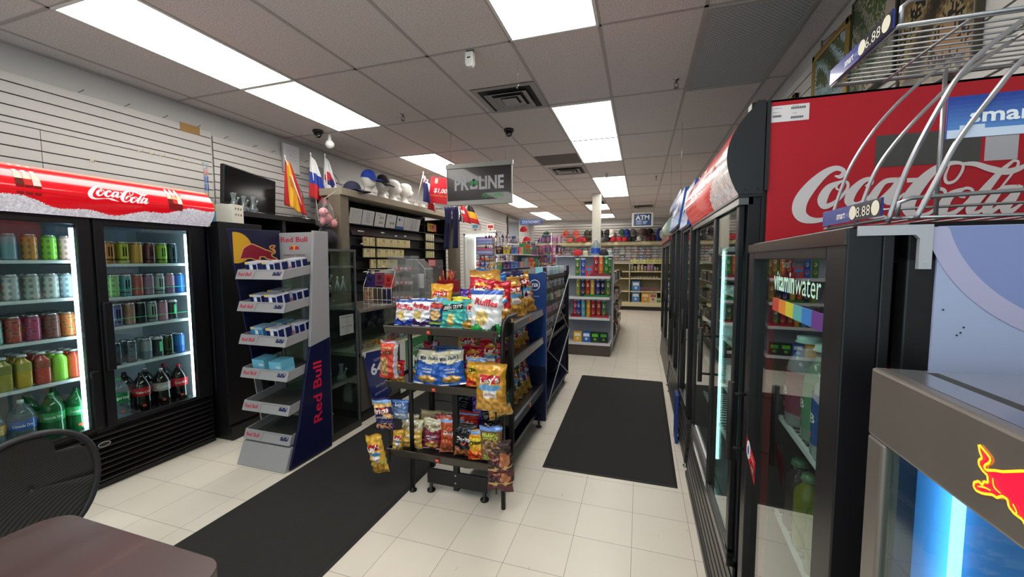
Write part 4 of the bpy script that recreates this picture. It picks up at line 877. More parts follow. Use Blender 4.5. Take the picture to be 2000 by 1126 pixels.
for k, z in enumerate(TR):
    m = MB(ST, True); yb_ = 2.53; y0 = 2.175; dz = .05
    m.prism([(y0 - .012, z), (y0 + .012, z + .07), (y0 + .018, z + .07), (y0 + .004, z)], 0, XA, XB - .022)
    for xx in (XA, XB - .027): m.prism([(y0, z), (yb_, z + dz), (yb_, z + dz + .065), (y0 + .012, z + .07)], 0, xx, xx + .005)
    t = m.build('tray', silv, ST, bevel=.0015)
    m = MB(ST, True); m.prism([(y0 + .006, z + .006), (yb_, z + dz + .006), (yb_, z + dz), (y0, z)], 0, XA + .005, XB - .027); m.build('tray_floor', trayi, t)
    m = MB(ST, True); up = Vector((0, .024, .07)).normalized(); off = Vector((0, -.0015, 0)); o = Vector((XA, y0 - .012, z))
    f = lambda x, v: tuple(o + Vector((x, 0, 0)) + up * v + off)
    base = Vector(f(.085, .026)); redbull(m, tuple(base), (1, 0, 0), tuple(up), .028, .125, C('#c0253f'))
    m.poly([f(.165, .004), f(.168, .004), f(.185, .066), f(.182, .066)], C('#5a5a5e')); m.poly([f(.185, .064), f(.425, .064), f(.425, .066), f(.185, .066)], C('#5a5a5e'))
    m.poly([f(.345, .03), f(.415, .03), f(.425, .056), f(.352, .056)], C('#1c2450'))
    for q in range(4): m.poly([f(.350 + .018*q, .034 + .01*(q % 2)), f(.360 + .018*q, .034 + .01*(q % 2)), f(.362 + .018*q, .044 + .01*(q % 2)), f(.352 + .018*q, .044 + .01*(q % 2))], C('#d8d8e0'))
    m.build('tray_print', paint, t)
# four-packs
def fourpack(kind):
    t = empty('drink_pack'); m = MB(t); w_, d_, h_ = .118, .118, .115
    base = {'blue': '#c8ccd8', 'icy': '#8fb8d0', 'aqua': '#6fb8d4'}[kind]; m.box((-w_/2, -d_/2, 0), (w_/2, d_/2, h_), c=C(base))
    e = .0008
    if kind != 'aqua':
        dk = C('#1b2358') if kind == 'blue' else C('#3f7fb0')
        for x0 in (-w_/2 + .004, .018): m.poly([(x0, -d_/2 - e, .004), (x0 + .034, -d_/2 - e, .004), (x0 + .037, -d_/2 - e, h_ - .018), (x0 - .003, -d_/2 - e, h_ - .018)], dk)
        for x0 in (-d_/2 + .006, .012): m.poly([(w_/2 + e, x0, .004), (w_/2 + e, x0 + .044, .004), (w_/2 + e, x0 + .047, h_ - .012), (w_/2 + e, x0 - .003, h_ - .012)], dk)
        m.box((-w_/2, -d_/2 - .001, h_ - .014), (-w_/2 + .04, -d_/2, h_), c=C('#e8c860')); m.text('Red Bull', (.0, -d_/2 - .0016, .04), h=.016, w=.05, c=C('#c0253f'), bold=.02)
        disc(m, (.0, -d_/2 - .0012, .028), .009, (1,0,0), (0,0,1), C('#d9a51e'))
        m.box((-w_/2 + .05, -d_/2 - .001, .06), (-w_/2 + .075, -d_/2, .09), c=C('#e8eaf0'))
    else:
        disc(m, (.028, -d_/2 - e, h_*.66), .024, (1,0,0), (0,0,1), C('#cfe4ea'), ry=.010); m.box((-.05, -d_/2 - .0006, .01), (.05, -d_/2, .03), c=C('#4f9cc0'))
        m.text('Red Bull', (.028, -d_/2 - .0016, h_*.66 - .003), h=.007, w=.03, c=C('#b0253f')); m.poly([(w_/2 + e, -.05, .02), (w_/2 + e, .05, .02), (w_/2 + e, .05, .05), (w_/2 + e, -.05, .05)], C('#8fd0e4'))
    m.build('pack_carton', gloss, t, bevel=.002); return t
FP = {k: fourpack(k) for k in ('blue', 'icy', 'aqua')}
def fp(kind, x, y, k, lab, s=1.):
    o = putc(None, (x, y, TR[k] + .0115 + (y - 2.18)*.141), lab, 'four-packs on the energy drink stand', 'pack', tmpl=FP[kind], scale=s); o.rotation_euler = (.14, 0, 0); return o
fp('blue', -2.70, 2.26, 0, 'blue and white four-pack, left one on the top tray', .95); fp('blue', -2.55, 2.27, 0, 'blue and white four-pack, right one on the top tray', .95); fp('blue', -2.50, 2.41, 0, 'blue and white four-pack behind the right one on the top tray', .95)
fp('blue', -2.69, 2.27, 1, 'blue and white four-pack, left one on the second tray', .9); fp('blue', -2.53, 2.26, 1, 'blue and white four-pack, right one on the second tray', .95); fp('blue', -2.66, 2.40, 1, 'dark four-pack behind the left one on the second tray', .95); fp('blue', -2.49, 2.40, 1, 'four-pack behind the right one on the second tray', .95)
fp('icy', -2.69, 2.27, 2, 'pale blue four-pack at the left of the third tray', .95); fp('blue', -2.53, 2.26, 2, 'blue and white four-pack, right one on the third tray', .95); fp('icy', -2.64, 2.40, 2, 'pale blue four-pack at the back of the third tray', .95); fp('blue', -2.48, 2.40, 2, 'four-pack behind the right one on the third tray', .95)
fp('aqua', -2.70, 2.28, 3, 'aqua four-pack carton, left one on the fourth tray', .98); fp('aqua', -2.52, 2.265, 3, 'aqua four-pack carton, right one on the fourth tray', .98)

# ================================================================ BLACK CABINETS, TELEVISION AND CLUTTER BEHIND
o = empty('black_cabinet', (-3.7, 2.5, 0)); tag(o, 'tall plain black cabinet between the drink cooler and the energy drink stand', 'cabinet')
m = MB(o, True); m.box((-4.2, 2.39, .1), (-3.27, 2.78, 1.83)); m.build('carcass', black, o, bevel=.003)
m = MB(o, True); m.box((-4.2, 2.385, 0), (-3.235, 2.785, .11)); m.build('plinth', black, o, bevel=.004)
for z in (.22, .36): MB(o, True).box((-3.27, 2.375, z), (-3.262, 2.398, z + .05)).build('hinge', black, o)
o = empty('open_shelf_cabinet', (-3.9, 3.5, 0)); tag(o, 'long black shelving cabinet along the left wall below the television', 'cabinet')
dkw = mat('black_wood', '#1a1918', .45, noise=.2, nscale=9.)
m = MB(o, True); m.box((-4.2, 2.79, 1.94), (-3.66, 4.40, 1.99)); m.box((-4.2, 2.79, 0), (-4.17, 4.40, 1.94)); m.box((-4.2, 2.79, 0), (-3.68, 2.81, 1.94)); m.box((-4.2, 4.38, 0), (-3.68, 4.40, 1.94)); m.box((-4.2, 3.38, 0), (-3.68, 3.42, 1.94)); m.box((-4.2, 3.90, 0), (-3.68, 3.92, 1.94)); m.box((-4.2, 2.8, 0), (-3.68, 4.4, .1)); m.build('carcass', dkw, o, bevel=.002)
for z in (1.62, 1.25, .85, .45):
    MB(o, True).box((-4.17, 2.81, z - .02), (-3.70, 4.38, z)).build('shelf', dkw, o)
# jars of rolling goods on that cabinet
jb = empty('snack_jar'); m = MB(jb); m.lathe([(.035, 0), (.037, .01), (.037, .12), (.034, .13)], 18, cols=[C('#b8763a'), C('#a8502a'), C('#d8b070')]); m.build('jar_body', gloss, jb)
m = MB(jb); m.lathe([(.036, .13), (.036, .15), (0, .15)], 18, caps=False); m.build('jar_lid', gloss, jb); 
m = MB(jb); m.lathe([(.038, .05), (.038, .09)], 18, caps=False); m.build('jar_label', gloss, jb)
for i, (y, c) in enumerate(((3.46, '#c8502a'), (3.56, '#b8402a'), (3.68, '#c83a2a'), (3.76, '#3a2a1c'), (3.98, '#a82a2a'), (4.06, '#5a2a1c'))):
    putc(None, (-3.74, y, 1.624), '%s jar, %s from left on the black cabinet shelf below the television' % (['orange', 'rust', 'red', 'dark', 'crimson', 'brown'][i], ORD[i]), 'jars on the black cabinet shelf', 'jar', {'jar_label': C(c), 'jar_lid': C('#e0d8c8'), 'jar_body': C('#d8b890')}, tmpl=jb)
# box on top of the tall cabinet
o = MB(); o.box((-3.20 - .1, 2.42, 1.832), (-2.985 - .28, 2.62, 1.98)) if 0 else None
bt = empty('gift_carton', (-3.42, 2.55, 1.832), .25); tag(bt, 'pale cream and green patterned carton on top of the tall black cabinet', 'box')
m = MB(bt); m.box((-.13, -.06, 0), (.13, .06, .155), c=C('#dad8cc')); m.box((.1302, -.06, 0), (.1305, .06, .155), c=C('#e2ddd0'))
m.box((-.131, -.0605, 0), (-.02, -.060, .155), c=C('#b4c07a')); m.box((-.07, -.0608, 0), (-.02, -.0605, .10), c=C('#7aa8c8'))
for a in range(3):
    for b in range(2): m.box((.1304, -.035 + .03*a, .06 + .05*b), (.1310, -.022 + .03*a, .078 + .05*b), c=C(['#5a6a3a', '#8a6a3a', '#3a3a3a'][(a + b) % 3]))
m.build('carton', paint, bt, bevel=.003)
# television on a small stand, angled
tv = empty('television', (-3.86, 3.15, 1.99), radians(-72 + 90)); tv.rotation_euler = (0, 0, radians(8)); tv.matrix_world = Matrix.Translation((-3.86, 3.15, 1.99)) @ Matrix.Rotation(radians(8), 4, 'Z'); tag(tv, 'black flat-screen television tilted on the black shelving cabinet', 'television')
m = MB(tv); m.x = Matrix.Rotation(radians(-4), 4, 'X'); m.box((-.02, -.33, .05), (.02, .33, .425)); m.build('casing', black, tv, bevel=.004)
m = MB(tv); m.x = Matrix.Rotation(radians(-4), 4, 'X'); m.box((.0195, -.318, .065), (.0215, .318, .413)); m.build('screen', blackgloss, tv)
m = MB(tv); m.cbox((0, 0, .004), (.16, .28, .008)); m.cbox((0, 0, .04), (.03, .08, .07)); m.build('stand', black, tv)
# black wall speaker and cable, framed notice, power cable
o = empty('wall_bracket', (XL + .05, 4.42, 2.62)); tag(o, 'black speaker box with thin curling cable on the wall behind the flags', 'speaker')
m = MB(o); m.box((-.03, -.07, -.10), (.08, .07, .14)); m.build('speaker_box', black, o, bevel=.004)
m = MB(o); m.tube([(.05, .08, .1), (.06, .2, .16), (.05, .34, .08), (.05, .40, .02), (.06, .32, -.02)], .004, 6); m.tube([(.05, .08, .0), (.06, .22, .02), (.06, .42, -.02), (.05, .5, -.06)], .004, 6); m.build('cable', black, o)
o = empty('wall_notice', (XL + .03, 4.05, 2.78)); tag(o, 'white paper notice in a frame on the left wall above the television', 'notice'); m = MB(o); m.box((-.01, -.13, -.17), (.012, .13, .19)); m.build('notice_frame', mat('notice_edge', '#a8a8a8', .5), o)
m = MB(o); m.box((.012, -.12, -.16), (.014, .12, .18), c=C('#d0cfd2')); 
for k in range(7): m.box((.0142, -.08, .11 - k*.022), (.0146, .06 + .02*(k % 2), .114 - k*.022), c=C('#9a9aa2'))
m.build('notice_paper', paint, o)
tag(MB().tube([(XL + .03, 4.05, 2.60), (XL + .04, 4.12, 2.5), (XL + .03, 4.22, 2.38), (XL + .03, 4.22, 2.2), (XL + .03, 4.18, 2.02), (XL + .06, 3.9, 1.995), (XL + .1, 3.7, 1.995)], .005, 6).build('power_cable', mat('cable_grey', '#8a8886', .5)), 'grey cable running down the slatwall beside the television', 'cable')
o = empty('router', (-3.86, 3.72, 1.99)); tag(o, 'small black box with cables beside the television', 'router'); m = MB(o); m.box((-.06, -.05, 0), (.06, .05, .03)); m.build('router_body', black, o, bevel=.004); m = MB(o); m.tube([(0, .05, .015), (.03, .12, .012), (.02, .22, .006), (.05, .4, .006)], .004, 6); m.build('cable', mat('cable_grey'), o)
# glass water pipes on the wall / cooler end
def pipe(h, cols, name='glass_pipe'):
    t = empty(name); m = MB(t); m.lathe([(.024, h), (.027, h - .008), (.018, h - .03), (.018, .09), (.022, .075), (.045, .03), (.05, .0), (0, .0)], 20, caps=False); m.build('glass_body', glassmat('pipe_glass', '#dfe8ea', 1.5, .02, .14, '#c8d4d8'), t)
    m = MB(t)
    for k, c in enumerate(cols):
        z0 = lerp(.12, h - .04, k / len(cols)); z1 = lerp(.12, h - .04, (k + .8) / len(cols)); 
        for q in range(10):
            if q % 2: continue
            a0, a1 = 2*pi*q/10, 2*pi*(q+1)/10; R_ = .0188; m.poly([(R_*cos(a0), R_*sin(a0), z0), (R_*cos(a1), R_*sin(a1), z0), (R_*cos(a1), R_*sin(a1), z1), (R_*cos(a0), R_*sin(a0), z1)], C(c))
    m.build('colour_pattern', gloss, t)
    m = MB(t); m.tube([(.03, 0, .05), (.055, 0, .10), (.062, 0, .115)], [.007, .007, .011], 10); m.build('stem', mat('stem_glass', '#9aa8a8', .2), t); return t
def gp(t, x, y, z, lab, s=1.): return putc(None, (x, y, z), lab, 'glass pipes on the left side', 'glass pipe', tmpl=t, scale=s)
P1 = pipe(.46, ['#c8a24a', '#3a5ac0', '#3a5ac0', '#d05a5a']); P2 = pipe(.40, ['#3a4ab0', '#8a5a6a', '#b87a7a']); P3 = pipe(.16, ['#8a9a9a'])
gp(P1, -4.02, 2.84, 1.994, 'tall glass pipe with blue and gold stripes behind the cooler header'); gp(P2, -3.98, 3.02, 1.994, 'glass pipe with pink and blue stripes left of the television')
gp(P3, -3.70, 2.86, 1.994, 'small clear glass pipe, left one beside the carton'); gp(P3, -3.70, 2.96, 1.994, 'small clear glass pipe, middle one behind the carton', .9); gp(P3, -3.70, 3.06, 1.994, 'small clear glass pipe, right one below the television corner', .95)
# ================================================================ FLOOR MATS, TABLE, CHAIR
def mat_fibre(name, c):
    m = mat(name, c, .95, bump=1., bscale=420., noise=.35, nscale=160.); return m
mf = mat_fibre('mat_pile', '#232321'); me_ = mat('mat_edge', '#1a1a19', .7)
def floor_mat_thing(pts, label):
    cx = sum(p[0] for p in pts)/4; cy = sum(p[1] for p in pts)/4; t = empty('floor_mat', (cx, cy, 0)); tag(t, label, 'floor mat', )
    m = MB(t, True); inn = [(lerp(x, cx, .04 if abs(x-cx) > 0 else 0), y + (.03 if y < cy else -.03)) for x, y in pts]
    inn = [(x + (.022 if x < cx else -.022), y + (.022 if y < cy else -.022)) for x, y in pts]
    for k in range(4):
        a, b, c, d = pts[k], pts[(k+1)%4], inn[(k+1)%4], inn[k]; m.poly([(*a, .001), (*b, .001), (*c, .009), (*d, .009)])
    m.poly([(x, y, .0005) for x, y in pts][::-1]); m.build('rubber_border', me_, t)
    m = MB(t, True); m.prism(inn, 2, .002, .0105)
    m.build('ribbed_pile', mf, t)
floor_mat_thing([(-.655, 2.746), (.262, 2.746), (.285, 5.18), (-.70, 5.18)], 'black floor mat in the aisle beside the right-hand coolers')
floor_mat_thing([(-2.335, .35), (-1.42, .35), (-1.42, 4.0), (-2.335, 4.0)], 'long black floor mat running along the counter, left of the snack rack')
tb = empty('table', (-1.35, .35, 0)); tag(tb, 'small table with maroon-brown laminate top and rounded corners, bottom left', 'table')
tx0, tx1, ty0, ty1, r = -1.66, -.965, -.1, .69, .07
o = []
for (cx, cy, a) in ((tx1 - r, ty1 - r, 0), (tx0 + r, ty1 - r, 90), (tx0 + r, ty0 + r, 180), (tx1 - r, ty0 + r, 270)): o += arc(cx, cy, r, a, a + 90, 8)
m = MB(tb, True); m.prism(o, 2, .725, .75); 
m.build('tabletop', mat('maroon_laminate', '#43302f', .34, noise=.06, nscale=30, coat=.15), tb, bevel=.002)
m = MB(tb, True); m.prism([(x*1.0, y) for x, y in o], 2, .715, .725); m.build('edge_band', mat('table_edge', '#2b3550', .4), tb)
m = MB(tb, True); m.tube([(-1.31, .3, .03), (-1.31, .3, .715)], .035, 16); m.box((-1.55, .27, 0), (-1.07, .33, .035)); m.box((-1.34, .04, 0), (-1.28, .56, .035)); m.build('pedestal', black, tb)
# mesh-back chair
ch = empty('chair', (-2.45, .84, 0)); tag(ch, 'black round-backed mesh chair beside the maroon table', 'chair')
Cc = Vector((-2.20, .845, .62)); uy = Vector((.16, 1, -.10)).normalized(); uz = Vector((.02, .10, 1)).normalized(); un = uy.cross(uz)
def hp(a, s=1., bow=.0):
    x = cos(a); y = sin(a); k = (abs(x)**2.1 + abs(y)**2.1) ** (-1/2.1); X = x*k*.185*s; Y = y*k*.225*s
    return Cc + uy*X + uz*Y + un * (bow * (1 - s*s) - .06*(X/.235)**2)
m = MB(ch, True); m.tube([hp(2*pi*k/48) for k in range(48)], .0125, 10, closed=True); m.build('back_frame', mat('chair_plastic', '#29292b', .4), ch)
meshm = bpy.data.materials.new('chair_mesh'); meshm.use_nodes = True; nt = meshm.node_tree; bs = nt.nodes['Principled BSDF']; bs.inputs['Base Color'].default_value = C('#1d1c1b'); bs.inputs['Roughness'].default_value = .85
wv = nt.nodes.new('ShaderNodeTexWave'); wv.inputs['Scale'].default_value = 55.; tc = nt.nodes.new('ShaderNodeTexCoord'); mp = nt.nodes.new('ShaderNodeMapping'); mp.inputs['Rotation'].default_value = (0, .5, .4); nt.links.new(tc.outputs['Object'], mp.inputs[0]); nt.links.new(mp.outputs[0], wv.inputs['Vector'])
cr = nt.nodes.new('ShaderNodeValToRGB'); cr.color_ramp.elements[0].color = C('#131312'); cr.color_ramp.elements[1].color = C('#36332f'); nt.links.new(wv.outputs[0], cr.inputs[0]); nt.links.new(cr.outputs[0], bs.inputs['Base Color'])
def fabric(a0, a1, notch, name, bow):
    m = MB(ch, True); m.smooth = True; n1, n2 = 40, 10; rings = []
    for i in range(n2 + 1):
        s_ = lerp(.02, .965, i/n2); rings.append([m.P(hp(lerp(a0, a1, j/n1), s_ * (1 - notch*max(0, 1 - abs((lerp(a0, a1, j/n1) - radians(62))/.42))*(s_)), bow)) for j in range(n1 + 1)])
    for i in range(n2):
        for j in range(n1): m.F([rings[i][j], rings[i][j+1], rings[i+1][j+1], rings[i+1][j]], None, 0, True)
    ob = m.build(name, meshm, ch); so = ob.modifiers.new('solid', 'SOLIDIFY'); so.thickness = .006; return ob
fabric(0, 2*pi, .34, 'mesh_backrest', -.045)
m = MB(ch, True)
m.prism([(-2.29, .60), (-2.26, .65), (-2.26, .99), (-2.30, 1.04), (-2.64, 1.03), (-2.69, .98), (-2.69, .66), (-2.64, .61)], 2, .42, .475); m.build('seat', mat('chair_fabric', '#1c1b1b', .9, bump=.5, bscale=300), ch, bevel=.015)
m = MB(ch, True); m.tube([(-2.40, .84, .43), (-2.26, .84, .41), (-2.22, .84, .45)], .018, 10); m.build('back_support', mat('chair_plastic'), ch)
for sx in (-2.32, -2.62):
    for sy in (.63, .97): MB(ch, True).tube([(sx, sy, .42), (sx + (.02 if sx > -2.5 else -.02), sy + (.03 if sy > .8 else -.03), .0)], .011, 8).build('leg', mat('chair_plastic'), ch)

# ================================================================ SNACK RACK
blk = mat('powder_black', '#0f0f11', .42); lipm = mat('bronze_lip', '#4d4740', .35, .3)
SR = empty('snack_rack', (-1.1, 2.35, 0)); tag(SR, 'black wire end-cap snack rack with three bronze-lipped shelves full of chip bags', 'rack')
SZ = [.262, .712, 1.068]
for (x, y) in ((-1.395, 2.205), (-.766, 2.20)):
    m = MB(SR, True); m.tube([(x, y, .03), (x, y, 1.10)] if x < -1 else [(x, y, .0), (x, y, 1.08), (x, y + .02, 1.13), (x, y + .08, 1.155), (x, y + .26, 1.155)], .0145, 10); m.build('upright', blk, SR)
    if x < -1: m = MB(SR, True); m.lathe([(.0, 0), (.024, 0), (.024, .01), (.01, .018), (.01, .04)], 16, o=(x, y, 0)); m.build('levelling_foot', blk, SR)
MB(SR, True).box((-1.118, 2.235, .03), (-1.082, 2.265, .70)).build('centre_post', blk, SR, bevel=.002)
for x in (-1.395, -.80): MB(SR, True).box((x - .015, 2.455, .03), (x + .015, 2.485, 1.10)).build('rear_post', blk, SR)
m = MB(SR, True); m.box((-1.305, 2.232, .055), (-.885, 2.248, .155)); fb = m.build('foot_bar', blk, SR, bevel=.004)
for x in (-1.28, -.905): MB(SR, True).lathe([(.026, 0), (.028, .012), (.010, .02), (.010, .06)], 16, o=(x, 2.24, 0)).build('levelling_foot', blk, fb)
for x, z in ((-1.1, .135), (-1.1, .085)): MB(SR, True).tube([(x, 2.234, z), (x, 2.228, z)], .006, 10).build('bolt', steel, fb)
for k, z in enumerate(SZ):
    m = MB(SR, True); x0, x1, y0, y1 = -1.555, -.815, 2.165, 2.485
    m.box((x0 + .01, y0 + .02, z), (x1, y1, z + .008))
    s_ = m.build('shelf', blk, SR)
    m = MB(SR, True); m.prism([(y0, z - .022), (y0 - .012, z + .024), (y0 - .005, z + .026), (y0 + .008, z - .022)], 0, x0, x1 + .035); m.build('shelf_lip', lipm, s_)
    m = MB(SR, True); m.box((x0, y0, z - .02), (x0 + .008, y1, z + .03)); m.box((x1 - .004, y0, z - .05), (x1 + .012, y1, z + .055)); m.build('shelf_side', blk, s_)
    xx = [-1.20, -1.215, -1.245][k]; m = MB(SR, True); m.poly([(xx, y0 - .012, z - .012), (xx + .028, y0 - .012, z - .014), (xx + .026, y0 - .016, z + .010), (xx + .002, y0 - .016, z + .008)], C('#d9452c')); m.poly([(xx + .008, y0 - .0135, z - .004), (xx + .020, y0 - .0135, z - .004), (xx + .019, y0 - .0155, z + .004), (xx + .008, y0 - .0155, z + .004)], C('#f0a080')); m.build('price_sticker', paint, s_)
m = MB(SR, True)
for z in (.17, .40, .52, .60, .80, .90, .98): m.tube([(-1.395, 2.47, z), (-.80, 2.47, z)], .003, 6)
m.build('back_wires', blk, SR)
m = MB(SR, True); m.tube([(-1.395, 2.25, .19), (-1.0, 2.25, .19)], .003, 6); m.tube([(-1.04, 2.25, .185), (-.99, 2.27, .235)], .0035, 6); m.build('cross_wire', blk, SR)
# clip strips on both front corners
m = MB(SR, True); m.tube([(-1.53, 2.16, 1.06), (-1.53, 2.155, .2)], .0028, 6); m.tube([(-1.50, 2.16, 1.05), (-1.50, 2.18, .9)], .0028, 6); m.build('clip_strip', blk, SR)
m = MB(SR, True); m.tube([(-.78, 2.12, 1.07), (-.78, 2.115, .14)], .005, 6); m.tube([(-.81, 2.165, 1.07), (-.78, 2.12, 1.07)], .004, 6)
for k in range(12): m.cbox((-.78, 2.113, 1.03 - .075*k), (.014, .008, .010))
m.build('clip_strip', blk, SR)

# ---- chip bags
def bag(w_, h_, t_, bg, zones, texts, seed=0, top=None):
    e = empty('chip_bag'); m = MB(e); m.smooth = True; r = random.Random(seed); NU, NV = 18, 26
    ph = [r.random()*6 for _ in range(8)]
    def surf(u, v, side=1, lift=0.):
        x = (u - .5)*2; z = v; f = max(0., 1 - abs(x)**2.6)**.55; g = min(1, max(0, (v - .05)/.20))**.6 * min(1, max(0, (.95 - v)/.22))**.6
        crk = .010*sin(u*17 + ph[0] + 4*sin(v*7 + ph[1]))*f*g*w_/.2 + .006*sin(v*31 + ph[2] + 5*u)*f*g
        wid = 1 - .10*g - .01*sin(v*19 + ph[3])
        edge = .004*sin(v*40 + ph[4]) + (.006*sin(u*9 + ph[5]) if (v > .93 or v < .06) else 0)
        return (x*w_/2*wid, -side*(t_/2*f*g + crk + lift) + edge*(1 if side > 0 else 1), h_*(v + (.012*sin(u*8 + ph[6]) if v > .9 else 0)))
    blobs = {}
    def col(u, v):
        c = bg
        for z in zones:
            k = z[0]
            if k == 'band' and z[1] <= v <= z[2]: c = z[3]
            elif k == 'wave' and v < z[1] + z[2]*sin(u*z[3] + z[4]): c = z[5]
            elif k == 'side' and z[1] <= u <= z[2]: c = z[3]
            elif k == 'ell' and ((u - z[1])/z[3])**2 + ((v - z[2])/z[4])**2 < 1: c = z[5]
            elif k == 'rect' and z[1] <= u <= z[2] and z[3] <= v <= z[4]: c = z[5]
            elif k == 'slant' and z[1] < v - (u - .5)*z[3] < z[2]: c = z[4]
            elif k == 'chips':
                if ((u - z[1])/z[3])**2 + ((v - z[2])/z[4])**2 < 1:
                    n_ = sin(u*23 + ph[6]) * sin(v*27 + ph[7] + 3*u); c = z[5] if n_ > -.1 else z[6]
        if v > .955 or v < .035: 
            q = C(c); return lum(q, .85 if int(u*40) % 2 else 1.1)
        return C(c)
    for side in (1, -1):
        ids = [[m.P(surf(i/NU, j/NV, side)) for i in range(NU+1)] for j in range(NV+1)]
        for j in range(NV):
            for i in range(NU):
                c = col((i+.5)/NU, (j+.5)/NV) if side == 1 else C(bg)
                q = [ids[j][i], ids[j][i+1], ids[j+1][i+1], ids[j+1][i]]
                m.F(q if side == 1 else q[::-1], c, 0, True)
    b = m.build('bag_film', foil, e)
    for (t, cu, cv, hh, ww, cc, *rest) in texts:
        mm = MB(e); an = radians(rest[0]) if rest else 0
        def fnT(X, Y): 
            X2 = X*cos(an) - Y*sin(an); Y2 = X*sin(an) + Y*cos(an)
            u = cu + X2/w_; v = cv + (Y2 - hh/2)/h_; return surf(min(.98, max(.02, u)), v, 1, .0055)
        mm.text(t, (0,0,0), h=hh, w=ww, c=C(cc), bold=.03, it=.12, fn=fnT); mm.build('logo', paint, b)
    return e
W_ = '#e9e9ea'
def lays(bg, band=None, second=None, sz=1., seed=0, w_=.15, h_=.21):
    z = [('chips', .5, .14, .55, .16, '#d9a84a', '#b97f2a')]
    if second: z = [('band', 0, .35, second)] + z
    z += [('ell', .5, .70, .34, .17, '#e0a83a'), ('rect', .18, .82, .62, .76, '#c01a26'), ('ell', .5, .52, .40, .06, band or '#6fa8d8'), ('rect', .30, .72, .30, .46, '#eceae0')]
    return bag(w_*sz, h_*sz, .055*sz, bg, z, [("Lay's", .5, .69, .026*sz, .085*sz, '#f6f2ee', 6), ('CLASSIC', .5, .39, .007*sz, .05*sz, '#b03040')], seed)
def vick(bg, seed, w_=.17, h_=.20):
    return bag(w_, h_, .06, bg, [('band', .55, 1, '#e2dcc0'), ('wave', .62, .04, 7, 1, bg), ('chips', .52, .16, .34, .10, '#e0b468', '#c48a3a'), ('band', 0, .04, '#e8e4dc')], [('Miss Vickie\'s', .5, .76, .022, .12, '#3a4a7a' if bg == '#2d62b8' else '#7a5a3a', 5), ('ORIGINAL', .5, .44, .009, .075, '#d8e0ea'), ('RECIPE', .5, .36, .009, .06, '#d8e0ea')], seed)
def ruf(bot, seed, w_=.15, h_=.17):
    return bag(w_, h_, .06, '#e8e8ec', [('band', .88, 1, '#2f55a8'), ('wave', .20, .07, 9, 0, bot), ('chips', .36, .40, .22, .16, '#dcc27a', '#cfae60')], [('Ruffles', .5, .72, .034, .125, '#d02434', -8)], seed)
def dor(bg, chip, name='Doritos', seed=0, w_=.14, h_=.20, lc=W_):
    return bag(w_, h_, .055, bg, [('band', .86, .94, '#7fa8d8' if bg != '#17151a' else '#303036'), ('wave', .26, .06, 6, 2, chip), ('chips', .5, .12, .5, .12, chip, '#7a4018')], [(name, .5, .56, .027, .115, lc, -4), ('V', .46, .42, .02, .05, '#c04a2a')], seed)
def cheet(seed=0, w_=.13, h_=.18):
    return bag(w_, h_, .05, '#e8a022', [('band', .86, 1, '#7a9cc8'), ('wave', .22, .08, 7, 1, '#d8401c'), ('ell', .5, .60, .42, .14, '#e2cc30'), ('chips', .6, .18, .26, .12, '#e8843a', '#d03018')], [('Cheetos', .5, .60, .026, .10, '#1a1a1a', 8)], seed)
